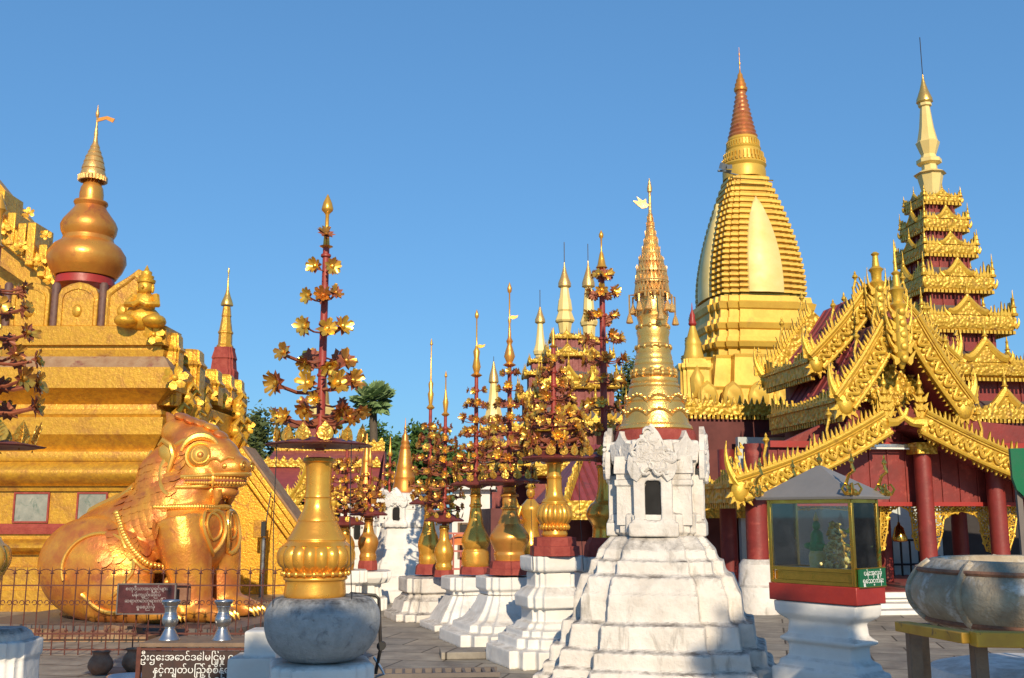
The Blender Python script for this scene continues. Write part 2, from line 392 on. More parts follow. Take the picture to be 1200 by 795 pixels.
def pxprof(px, Y, pts):
    """silhouette rows (py, half width px) -> (axis point on the ground, [(z, r)])"""
    m = pts[len(pts) // 2]; p = at(px, m[0], Y)
    return Vector((p.x, Y, 0)), [(at(px, py, Y).z, h * mpp(py, Y)) for py, h in pts]
def smoothprof(prof, n=4):
    out = []
    for i in range(len(prof) - 1):
        p0 = prof[max(i - 1, 0)]; p1 = prof[i]; p2 = prof[i + 1]; p3 = prof[min(i + 2, len(prof) - 1)]
        for k in range(n):
            t = k / n
            def cr(a, b, c, d): return .5 * ((2 * b) + (-a + c) * t + (2 * a - 5 * b + 4 * c - d) * t * t + (-a + 3 * b - 3 * c + d) * t ** 3)
            out.append((cr(p0[0], p1[0], p2[0], p3[0]), max(.001, cr(p0[1], p1[1], p2[1], p3[1]))))
    out.append(prof[-1]); return out
def text_mesh(name, body, size, mat_, parent, loc, rot, ext=.002, align='CENTER', spacing=1.0):
    cu = bpy.data.curves.new(name, 'FONT'); cu.body = body; cu.size = size; cu.extrude = ext; cu.align_x = align; cu.space_line = spacing
    to = bpy.data.objects.new(name, cu); C.objects.link(to)
    bpy.context.view_layer.update()
    me = bpy.data.meshes.new_from_object(to.evaluated_get(bpy.context.evaluated_depsgraph_get()))
    bpy.data.objects.remove(to); bpy.data.curves.remove(cu)
    me.materials.clear(); me.materials.append(M[mat_]); me.name = name
    o = bpy.data.objects.new(name, me); C.objects.link(o); o.parent = parent
    o.location = Vector(loc); o.rotation_euler = rot; return o
# ------------------------------------------------------------------ frames: a rotated vertical plane in the place
class Frame:
    def __init__(s, px, Y, a, py=600):
        s.o = at(px, py, Y); s.o.z = 0; s.a = a
        s.ux = Vector((math.cos(a), math.sin(a), 0)); s.uy = Vector((-math.sin(a), math.cos(a), 0))
    def uz(s, px, py, dy=0.0):
        u, v = (px - CX) / F, (CY - py) / F
        d = Vector((u, ct - v * st, st + v * ct)); o = Vector((0, 0, H)); q = s.o + s.uy * dy
        k = (q - o).dot(s.uy) / d.dot(s.uy); p = o + d * k
        return (p - s.o).dot(s.ux), p.z
    def root(s, name, label, cat, group=None): return thing(name, label, cat, s.o, s.a, group)

# ------------------------------------------------------------------ carved gold ornament
FR = random.Random(99)
def flame(mb, base, ux, up, wd, ht, th, lean=0.0):
    v_ = FR.uniform(.72, 1.22); ht *= v_; lean += FR.uniform(-.12, .12) * ht; wd *= FR.uniform(.85, 1.1)
    if FR.random() < .03: ht *= .45              # a tip that has broken off
    poly = [(-wd * .42, 0), (wd * .42, 0), (wd * .5, ht * .22), (wd * .24, ht * .42), (wd * .2 + lean * .3, ht * .62), (lean, ht), (-wd * .2 + lean * .3, ht * .62), (-wd * .24, ht * .42), (-wd * .5, ht * .22)]
    mb.prism(poly, base, ux, up, th)
def bud(mb, c, h, r, n=8):
    mb.lathe([(0, r * .5), (h * .12, r * .35), (h * .3, r * .45), (h * .45, r), (h * .6, r * .75), (h * .72, r * .3), (h * .8, r * .42), (h, .004)], c, n)
def horn(mb, p0, d, h, r, n=7):
    """upturned flame tip: starts along d and curls up"""
    d = Vector(d); pts, rad = [], []
    for i in range(9):
        t = i / 8
        pts.append(Vector(p0) + d * (h * .42 * math.sin(t * PI * .62)) + Vector((0, 0, h * t ** 1.35)))
        rad.append(max(.006, r * (1 - t) ** .8))
    mb.tube(pts, rad, n)
def bargeboard(parent, P0, P1, y, wd, th=.12, sag=.06, fh=.2, nfl=None, knobs=(.3, .72), tip=.75, scr=7, y_front=-1, name='bargeboard', curl=False):
    """carved gable board in the plane local y; P0 eave tip (x, z), P1 apex (x, z)"""
    a, b = Vector((P0[0], 0, P0[1])), Vector((P1[0], 0, P1[1]))
    L = (b - a).length; d = (b - a) / L; up = Vector((-d.z, 0, d.x))
    if up.z < 0: up = -up
    side = 1 if b.x > a.x else -1
    N = 22
    def P(t, off=0.0, fy=0.0):
        q = a.lerp(b, t) - up * (sag * L * math.sin(PI * t)) + up * off
        return Vector((q.x, y + fy, q.z))
    mb = MB()
    for i in range(N):
        t0, t1 = i / N, (i + 1) / N
        qs = [P(t0, -wd / 2), P(t1, -wd / 2), P(t1, wd / 2), P(t0, wd / 2)]
        mb.add([q + Vector((0, -th / 2, 0)) for q in qs] + [q + Vector((0, th / 2, 0)) for q in qs],
               [(0, 1, 2, 3), (7, 6, 5, 4), (0, 4, 5, 1), (3, 2, 6, 7)] + ([(0, 3, 7, 4)] if i == 0 else []) + ([(1, 5, 6, 2)] if i == N - 1 else []))
    o = mb.build(name, 'hall_gold', parent, local=True)
    f = y_front * (th / 2 + .015)
    m = MB()
    m.tube([P(i / N, wd * .5, f) for i in range(N + 1)], .038, 6); m.tube([P(i / N, -wd * .5, f) for i in range(N + 1)], .034, 6)
    m.tube([P(i / N, wd * .34, f) for i in range(N + 1)], .018, 5)
    m.build('moulding', 'board_gold', o, local=True)
    s = MB(); K = int(L * scr)
    s.tube([P(.03 + .94 * i / (K * 9), wd * .20 * math.sin(i / 9 * PI) - wd * .05 , f - .01) for i in range(K * 9 + 1)], .03, 6)
    for i in range(K):
        sg = 1 if i % 2 else -1; t = .03 + .94 * (i + .5) / K
        s.tube([P(t + .30 / K * r_ * math.cos(a_), -wd * .02 - sg * wd * .05 + sg * wd * .17 * r_ * math.sin(a_), f - .012) for r_, a_ in [(1 - .1 * q_, .9 * q_) for q_ in range(9)]], [.022 - .0015 * q_ for q_ in range(9)], 5)
    for i in range(K):
        t = .03 + .94 * (i + .5) / K
        c = P(t, (wd * .12 if i % 2 else -wd * .2), f - .012)
        s.ball(c, (.045, .03, .045), 8, 6)
    s.build('scroll', 'board_gold', o, local=True)
    c = MB(); nf = nfl or int(L / .085)
    for i in range(nf):
        t = (i + .5) / nf; h = fh * (.8 + .35 * math.sin(i * 2.1) ** 2)
        flame(c, P(t, wd * .5), d * side, (up * .55 + Vector((0, 0, 1)) * .45).normalized(), L / nf * .9, h * .78, .04, 0.02 * side)
    c.build('flame_crest', 'board_gold', o, local=True)
    fr = MB(); nf2 = int(L / .085)
    for i in range(nf2):
        t = (i + .5) / nf2
        flame(fr, P(t, -wd * .5), d, -up, L / nf2 * .98, .085, .04)
    fr.build('fringe', 'board_gold', o, local=True)
    for t in knobs:
        k = MB(); q = P(t, wd * .5)
        k.tube([q, q + Vector((-side * .03, 0, fh * .8)), q + Vector((side * .02, 0, fh * 1.6))], [.035, .022, .025], 6)
        bud(k, q + Vector((side * .02, 0, fh * 1.45)), fh * .95, .06)
        k.build('bird_finial', 'board_gold', o, local=True)
    if tip:
        tp = MB(); out = -d; q0 = P(0, 0)
        horn(tp, P(0.02, wd * .1), Vector((-side * .8, 0, 0)), tip * .85, wd * .27)
        for i in range(6): flame(tp, P(0.02 + .012 * i, wd * (.2 + .08 * i)) + Vector((-side * (.16 - .02 * i), 0, tip * .09 * i)), Vector((side, 0, 0)), Vector((-side * .25, 0, 1)).normalized(), .08, .2 - .015 * i, .05)
        horn(tp, P(0.05, wd * .35), Vector((-side * .6, 0, 0)), tip * .6, wd * .15); horn(tp, P(0.09, wd * .4), Vector((-side * .5, 0, 0)), tip * .45, wd * .14)
        tp.ball(P(0.0, -wd * .12), (wd * .42, th * .8, wd * .5), 10, 8)
        for i in range(5):
            aa = R(200 + 28 * i) if side > 0 else R(-20 - 28 * i)
            dv = Vector((math.cos(aa), 0, math.sin(aa)))
            flame(tp, P(0.0, -wd * .12) + dv * wd * .38, Vector((-dv.z, 0, dv.x)), dv, wd * .3, wd * .42, .06)
        tp.build('curled_tip', 'board_gold', o, local=True)
    if curl:
        q = MB(); p1 = P(1, 0)
        q.tube([p1, p1 + Vector((side * .18, 0, .0)), p1 + Vector((side * .34, 0, .1)), p1 + Vector((side * .40, 0, .24))], [wd * .3, wd * .2, wd * .14, .03], 7)
        q.tube([p1, p1 + Vector((0, 0, .5))], [.06, .035], 7)
        for k_ in range(4): q.lathe([(0, .03), (.04, .075), (.09, .05), (.14, .025)], p1 + Vector((0, 0, .02 + .14 * k_)), 8)
        bud(q, p1 + Vector((0, 0, .5)), .32, .05)
        for k_ in range(3):
            for s_ in (-1, 1): flame(q, p1 + Vector((s_ * .05, -.02, .1 + .13 * k_)), Vector((.5, 0, -s_ * .5)).normalized(), Vector((s_ * .6, 0, .8)).normalized(), .1, .16, .04)
        q.build('curled_end', 'board_gold', o, local=True)
    return o
def crest_line(mb, A, B, base, rise, step=.12, th=.04, mid=0.0):
    """flames along A-B that grow towards both ends (and the middle)"""
    A, B = Vector(A), Vector(B); L = (B - A).length; d = (B - A).normalized(); n = max(3, int(L / step))
    for i in range(n):
        t = (i + .5) / n; e = abs(2 * t - 1)
        h = base + rise * max(0, e - .35) ** 1.4 * 1.8 + mid * max(0, 1 - abs(t - .5) * 6)
        flame(mb, A.lerp(B, t), d, Vector((0, 0, 1)), L / n * 1.05, h * (.85 + .3 * ((i * 7) % 3) / 2), th)
def spire_finial(mb, c, h, r):
    """stacked corner finial"""
    mb.lathe([(0, r), (h * .08, r * 1.15), (h * .12, r * .7), (h * .3, r * .55), (h * .33, r * .9), (h * .38, r * .5), (h * .6, r * .34), (h * .63, r * .5), (h * .67, r * .25), (h, .004)], c, 8)

def pyatthat(name, label, px, Yf, a, tiers, spire, cat='tower', gold='hall_gold', fine=True, wallmat='hall_red', base_py=None):
    """tiered spire tower; tiers from the bottom: (eave bottom py, eave half px, wall half px); spire rows from below: (py, half px)"""
    fr = Frame(px, Yf, a)
    half = [e[1] * mpp(e[0], Yf) for e in tiers]; whalf = [e[2] * mpp(e[0], Yf) for e in tiers]
    cy = half[0]                                        # the tower's axis stands behind the front plane
    # rows are read on each tier's own front plane
    def zz(py, h): return at(600, py, Yf + cy - h).z
    cx_ = at(px, 600, Yf + cy).x; root = thing(name, label, cat, (cx_, Yf + cy, 0), a)
    z_prev = 0.0
    for i, (py, hp, wp) in enumerate(tiers):
        h, wh = half[i], whalf[i]; ze = zz(py, h)
        nxt = tiers[i + 1] if i + 1 < len(tiers) else None
        nh = whalf[i + 1] if nxt else h * .45
        znext = zz(nxt[0], half[i + 1]) if nxt else ze + h * .9
        gap = znext - ze; fz = min(.34, gap * .30) if fine else gap * .2
        b = MB(); b.bb(-wh, wh, -wh, wh, z_prev, ze + .01)
        for k in range(-2, 3):
            for sx, sy in ((0, -1), (-1, 0), (1, 0), (0, 1)):
                cxk = k * wh * .45
                b.box((sx * (wh + .01) + (cxk if sx == 0 else 0), sy * (wh + .01) + (cxk if sy == 0 else 0), (z_prev + ze) / 2), (.05, .05, (ze - z_prev) * .98))
        b.build('wall', wallmat, root, local=True)
        e = MB(); e.stack(square(), [(ze, h * .94), (ze + fz * .25, h), (ze + fz, h * 1.02), (ze + fz * 1.25, h * .99)])
        eo = e.build('eave', gold, root, local=True)
        d = MB(); n = int(h * 2 / .11)
        if fine:
            for k in range(n):
                t = -h + (k + .5) * 2 * h / n
                for (px_, py_) in ((t, -h * .97), (t, h * .97), (-h * .97, t), (h * .97, t)):
                    d.box((px_, py_, ze - .03), (h / n * 1.3, h / n * 1.3, .09))
            d.build('dentil_fringe', 'board_gold', eo, local=True)
        rz_ = ze + fz * 1.25; rt = ze + fz + gap * .38
        r = MB(); r.stack(square(), [(rz_, h * .96), (rz_ + (rt - rz_) * .4, h * .96 + (nh - h * .96) * .55), (rt, nh * 1.04)])
        r.build('roof', 'roof_dark', root, local=True)
        cr = MB(); q = h * .99; zt = rz_ - .01
        bs, rs = (gap * .13, gap * .34) if fine else (gap * .08, gap * .2)
        for A, B in (((-q, -q, zt), (q, -q, zt)), ((-q, q, zt), (-q, -q, zt)), ((q, -q, zt), (q, q, zt)), ((q, q, zt), (-q, q, zt))):
            crest_line(cr, A, B, bs, rs, step=.10 if fine else h * .2)
        cr.build('flame_crest', 'board_gold', eo, local=True)
        for sx in (-1, 1):
            for sy in (-1, 1):
                f = MB(); spire_finial(f, (sx * q, sy * q, zt), gap * .62, h * .05 + .03)
                horn(f, (sx * q, sy * q, ze + fz * .3), (sx * .7, sy * .7, 0), gap * .22, .07)
                f.build('corner_finial', 'board_gold', root, local=True)
        gw = min(.62, h * .42); gh = gap * .42
        for ax, ay, dirx in ((0, -1, (1, 0, 0)), (-1, 0, (0, -1, 0)), (1, 0, (0, 1, 0)), (0, 1, (-1, 0, 0))):
            dx = Vector(dirx); o = Vector((ax * q * 1.0, ay * q * 1.0, zt)); g = MB()
            for s in (-1, 1):
                pts = []
                for k in range(7):
                    t = k / 6; pts.append(o + dx * s * gw * (1 - t) ** 1.0 + Vector((0, 0, gh * (t ** 1.5) + gh * .28 * (1 - t) ** 6)))
                g.tube(pts, [gap * .05, gap * .085, gap * .09, gap * .08, gap * .075, gap * .07, gap * .06], 6)
                horn(g, o + dx * s * gw, dx * s, gh * .55, gap * .06)
            spire_finial(g, o + Vector((0, 0, gh * .75)), gap * .55, gap * .07)
            go = g.build('gable_ornament', 'board_gold', root, local=True); g = MB(); g.prism([(-gw * .7, 0), (gw * .7, 0), (0, gh * .9)], o, dx, (0, 0, 1), .08); g.build('carved_infill', 'hall_gold', go, local=True)
        z_prev = ze + fz * .5; roof_top, roof_r = rt, nh
    ya = Yf + cy
    sp = [(at(600, py, ya).z, hp * mpp(py, ya)) for py, hp in spire]
    ztop0 = z_prev
    sp = [q_ for q_ in sp if q_[0] > roof_top + .02]; sp = [(roof_top - .05, min(roof_r * .8, sp[0][1])), (sp[0][0] - .03, sp[0][1] * .8)] + sp
    k = max(range(len(sp)), key=lambda i_: (sp[i_][1] if i_ > len(sp) * .45 else 0))
    s = MB(); s.stack(octagon(), [(z, r) for z, r in sp[:k]]); s.build('spire_shaft', 'sik_pale' if fine else 'sik_pale', root, local=True, smooth=25)
    cut_ = next((i_ for i_ in range(k, len(sp)) if sp[i_][1] < .9 * mpp(100, ya)), len(sp) - 1)
    if cut_ < len(sp) - 1:
        u = MB(); u.tube([(0, 0, sp[cut_][0] - .05), (0, 0, sp[-1][0])], .014 if not fine else .012, 5); u.build('rod', 'iron_dark', root, local=True)
    u = MB(); u.lathe(sp[k - 1:cut_ + 1], n=16); uo = u.build('umbrella_crown', 'spire_gold' if fine else 'hti_gold', root, local=True)
    return root, fr, cy

# ------------------------------------------------------------------ ground
def build_ground():
    g = MB(); g.add([(-400, -60, 0), (400, -60, 0), (400, 900, 0), (-400, 900, 0)], [(0, 1, 2, 3)])
    tag(g.build('ground', 'paving', smooth=0), kind='structure')
build_ground()

# ------------------------------------------------------------------ the big tapering pagoda behind the hall
def sikhara():
    Y0 = 47.0; pxc = 874; Yc = Y0 + 2.9
    X = at(878, 350, Yc).x; A_S = R(7)
    root = thing('pagoda', 'tall pale gold pagoda with stepped curved body and reddish ringed spire', 'pagoda', (X, Yc, 0), A_S)
    def w(hp, py, dy=-2.7): return hp * mpp(py, Yc + dy)
    def z(py, h=None): return at(600, py, Yc - (w(h, py) if h else 2.7)).z
    RD = redent([1, .95, .90], [.56, .75, .90])
    body = MB(); rows = 21; lev = []
    def half(t): return 60 + (24 - 60) * (t ** 1.75) - 2 * (1 - t) ** 5      # px, t from the foot (py 345) to the top (py 205)
    for i in range(rows):
        t0, t1 = i / rows, (i + 1) / rows
        p0, p1 = 345 - 140 * t0, 345 - 140 * t1
        h = half((t0 + t1) / 2)
        z0, z1 = z(p0, half(t0)), z(p1, half(t1)); k = w(h, p0)
        lev += [(z0, k * .925), (z0 + (z1 - z0) * .30, k * .925), (z0 + (z1 - z0) * .38, k * 1.0), (z0 + (z1 - z0) * .8, k * 1.0), (z1 - .004, k * .95)]
    body.stack(RD, lev); body.build('body', 'sik_gold', root, local=True, smooth=25)
    # long leaf panels on the four faces
    for k4 in range(4):
        lm = MB(); n = 22; vs = []; fs = []
        rot = Matrix.Rotation(k4 * PI / 2, 3, 'Z')
        for i in range(n + 1):
            t = i / n; tt = .02 + t * .80
            hw = w(22, 345) * (1 - t ** 2.5) ** .78
            yy = -(w(half(tt), 345 - 140 * tt) * 1.0 - .02); zz = z(345 - 140 * tt, half(tt))
            for sx, oy in ((-1, .0), (-.93, -.06), (0, -.13), (.93, -.06), (1, .0), (1, .5), (-1, .5)):
                vs.append(rot @ Vector((sx * hw + .001 * sx, yy + oy, zz)))
        for i in range(n):
            for j in range(7):
                j2 = (j + 1) % 7; fs.append((i * 7 + j, i * 7 + j2, (i + 1) * 7 + j2, (i + 1) * 7 + j))
        fs.append(tuple(range(7)))
        lm.add(vs, fs); lm.build('leaf_panel', 'sik_pale', root, local=True, smooth=50)
    # stepped plinth under the body
    pl = MB(); lv = []
    for (py0, py1, h) in ((372, 345, 65), (395, 372, 70), (417, 395, 75)):
        z0, z1 = z(py0), z(py1); k = w(h, py0); hh = z1 - z0
        lv += [(z0, k * .94), (z0 + hh * .3, k * .94), (z0 + hh * .42, k * 1.0), (z0 + hh * .66, k * 1.03), (z0 + hh * .74, k * .97), (z1 - .01, k * .95)]
    pl.stack(RD, lv); pl.build('plinth', 'sik_gold', root, local=True, smooth=25)
    # terraces
    te = MB(); lv = []
    for (py0, py1, h) in ((455, 417, 80), (478, 455, 93), (540, 478, 99), (588, 540, 106), (640, 588, 113)):
        z0, z1 = (z(py0) if py0 < 640 else 0.0), z(py1); k = w(h, min(py0, 600)); hh = z1 - z0
        lv += [(z0, k * 1.02), (z0 + hh * .12, k * 1.0), (z0 + hh * .2, k * .97), (z0 + hh * .7, k * .97), (z0 + hh * .78, k * 1.01), (z0 + hh * .95, k * 1.03), (z1 - .01, k * 1.01)]
    te.stack(RD1, lv); te.build('terrace', 'sik_gold', root, local=True, smooth=25)
    # arched niche merlons along the terrace edge
    zz = z(478); kk = w(95, 478); poly = [(-.55, 0), (.55, 0), (.6, .5), (.45, 1.0), (0, 1.35), (-.45, 1.0), (-.6, .5)]
    for i in range(7):
        x = -kk * .95 + i * kk * 1.9 / 6
        for rot in (0, -PI / 2):
            q = MB(); m = Matrix.Rotation(rot, 3, 'Z')
            q.relief([(a_ * .8, b_ * .8) for a_, b_ in poly], m @ Vector((x, -kk * 1.0, zz)), m @ Vector((1, 0, 0)), (0, 0, 1), .3, .12, .7)
            q.build('niche_merlon', 'sik_gold', root, local=True)
    # upper bell
    b = MB(); pr = [(at(600, py, Yc).z, hp * mpp(py, Yc)) for py, hp in ((212, 25), (203, 25), (199, 24), (196, 26), (193, 24), (188, 22), (182, 21), (178, 19.5), (176, 20.5), (174, 18.5), (168, 17), (166, 18), (163, 16.6))]
    b.lathe(pr, n=28)
    for pyn, rn_, hn in ((185.5, 22.2, .32), (191, 24.2, .2), (171, 18.2, .3)):
        for k_ in range(34):
            a_ = 2 * PI * k_ / 34; r_ = rn_ * mpp(pyn, Yc); b.box((r_ * math.cos(a_), r_ * math.sin(a_), at(600, pyn, Yc).z), (.10, .09, hn), a_)
    b.build('neck', 'sik_gold', root, local=True)
    s = MB(); pr = []
    for i in range(11):
        t = i / 10; py = 163 - 52 * t; hp = 16.5 - 11 * t ** .85
        zq = at(600, py, Yc).z
        pr += [(zq, hp * mpp(py, Yc)), (at(600, py - 2.2, Yc).z, (hp + .9) * mpp(py, Yc)), (at(600, py - 4, Yc).z, (hp - .6) * mpp(py, Yc))]
    s.lathe(pr, n=24); s.build('ringed_spire', 'copper', root, local=True)
    h = MB(); h.lathe([(at(600, py, Yc).z, hp * mpp(py, Yc)) for py, hp in ((110, 4), (107, 7.6), (104, 8), (102, 6.4), (99, 6.6), (97, 5), (94, 5), (92, 3.4), (88, 3), (85, 1.0), (79, .5), (77, .5), (75, 1.2), (72, .5), (66, .4), (64, 1.0), (62, .4), (56, .2))], n=14)
    h.build('umbrella_crown', 'bell_gold', root, local=True)
    # lamp cluster on the left shoulder
    lz = at(600, 211, Yc).z; lx = at(845, 211, Yc - 1.2).x - X
    l = MB(); l.box((lx, -1.2, lz), (.7, .12, .08)); l.box((lx - .1, -1.3, lz + .2), (.34, .2, .3), rx=.4, rz=.5); l.box((lx + .2, -1.4, lz + .16), (.26, .2, .2), rx=.3, rz=-.4); l.tube([(lx - .2, -1.2, lz), (lx + .9, -.9, lz - .1)], .04)
    l.build('floodlight_cluster', 'lamp_glass', root, local=True)
    l = MB(); l.tube([(lx + .3, -1.5, at(600, 221, Yc).z), (lx + 2.4, -1.5, at(600, 222, Yc).z)], .04); l.build('lamp_rail', 'brass', root, local=True)
    # little stupa standing on the terrace corner
    Ys = Yc - w(88, 450) * .98; Xs = at(813, 430, Ys).x
    sp = thing('small_stupa', 'small gold stupa on a square niche base at the tall pagoda terrace corner', 'stupa', (Xs, Ys, at(600, 478, Ys).z))
    zb = at(600, 478, Ys).z
    def zs(py): return at(600, py, Ys).z - zb
    def ws(hp): return hp * mpp(440, Ys)
    q = MB(); q.stack(RD1, [(0, ws(22)), (zs(470), ws(22)), (zs(468), ws(18)), (zs(436), ws(18)), (zs(433), ws(20)), (zs(428), ws(20)), (zs(427), ws(13)), (zs(422), ws(13))]); q.build('base', 'sik_gold', sp, local=True, smooth=25)
    q = MB(); q.relief([(-ws(7), 0), (ws(7), 0), (ws(8), zs(455)), (0, zs(441)), (-ws(8), zs(455))], (0, -ws(18.5), zs(468)), (1, 0, 0), (0, 0, 1), .15, .15); q.build('niche', 'sik_gold', sp, local=True)
    q = MB(); q.lathe([(zs(422), ws(11.5)), (zs(418), ws(12)), (zs(410), ws(10)), (zs(405), ws(9.5)), (zs(403), ws(10)), (zs(396), ws(7)), (zs(384), ws(3.6)), (zs(382), ws(3))], n=20); q.build('bell', 'sik_gold', sp, local=True)
    q = MB(); q.lathe([(zs(383), ws(3)), (zs(380), ws(5)), (zs(374), ws(3)), (zs(370), ws(3.4)), (zs(364), ws(1)), (zs(355), .01)], n=12); q.build('umbrella_crown', 'red_paint', sp, local=True)
sikhara()

# ------------------------------------------------------------------ the tall tiered tower at the right
A_H = R(8)
tw, twf, twc = pyatthat('tiered_tower', 'tall seven tiered gold spire tower rising behind the hall gables', 1119, 25, A_H,
    [(505, 124, 84), (443, 92, 66), (387, 62, 45), (340, 47, 35), (298, 36, 28), (268, 30, 23), (237, 25, 18)],
    [(205, 17), (203, 14), (200, 8), (194, 8), (192, 13), (188, 13), (186, 9), (182, 7.5), (180, 8.5), (168, 12.5), (166, 10.5), (150, 7.5), (126, 5), (125, 7), (122, 7), (121, 5), (120, 9), (117, 9), (112, 7), (105, 4.5), (98, 2.5), (92, 1.2), (88, .7), (60, .45), (44, .3)])
# little V of stay wires
for dx, nm in ((-46, 0), (52, 1)):
    q = MB(); p = at(1086, 130, 29.5); e = at(1086 + dx, 330, 29.5); q.tube([p, p.lerp(e, .5) + Vector((0, 0, -.15)), e], .008, 4); q.build('stay_wire', 'cable', tw, local=False) if False else None

# distant tiered pavilions behind the metal trees
pyatthat('tiered_pavilion', 'red pavilion tower with the left one of two tall gilt spires', 664, 30, R(4),
    [(560, 62, 44), (505, 46, 33), (455, 33, 24), (418, 24, 17), (397, 17, 13)],
    [(378, 10), (376, 11), (366, 7.5), (364, 8.5), (352, 7), (350, 6), (338, 4.5), (336, 7.5), (332, 7.5), (326, 5), (318, 2.5), (312, 1), (308, .6), (296, .5), (284, .3)], fine=False)
pyatthat('tiered_pavilion', 'red pavilion tower with the right one of two tall gilt spires', 693, 33, R(4),
    [(560, 60, 42), (505, 46, 33), (455, 34, 25), (420, 26, 18), (402, 19, 14)],
    [(382, 9), (378, 10), (368, 6.5), (352, 5.5), (338, 4), (336, 7.5), (332, 7.5), (324, 5), (316, 2.5), (311, 1), (306, .6), (298, .5), (286, .3)], fine=False)
pyatthat('tiered_pavilion', 'shorter red pavilion tower with a slim gilt spire, left of the tall pair', 634, 34, R(4),
    [(560, 52, 38), (510, 38, 28), (470, 28, 20), (440, 20, 14), (425, 14, 10)],
    [(416, 7), (412, 8), (404, 5.5), (392, 4), (380, 3), (378, 6), (375, 6), (370, 4), (364, 2), (360, .9), (357, .5), (340, .3)], fine=False)
pyatthat('tiered_pavilion', 'far pavilion with a pale yellow spire between two metal trees', 578, 46, R(3),
    [(560, 30, 22), (525, 22, 16), (505, 16, 11)],
    [(492, 9), (488, 10), (470, 6), (450, 4), (448, 6), (440, 5), (432, 2.5), (424, .8), (418, .4)], fine=False)
pyatthat('tiered_pavilion', 'far pavilion with a yellow spire half hidden behind the near metal tree', 373, 44, R(3),
    [(560, 34, 25), (525, 26, 18), (500, 19, 13)],
    [(487, 15), (480, 16), (474, 9), (462, 8), (450, 5.5), (436, 4), (420, 2.5), (405, 1.2), (395, .5)], fine=False)
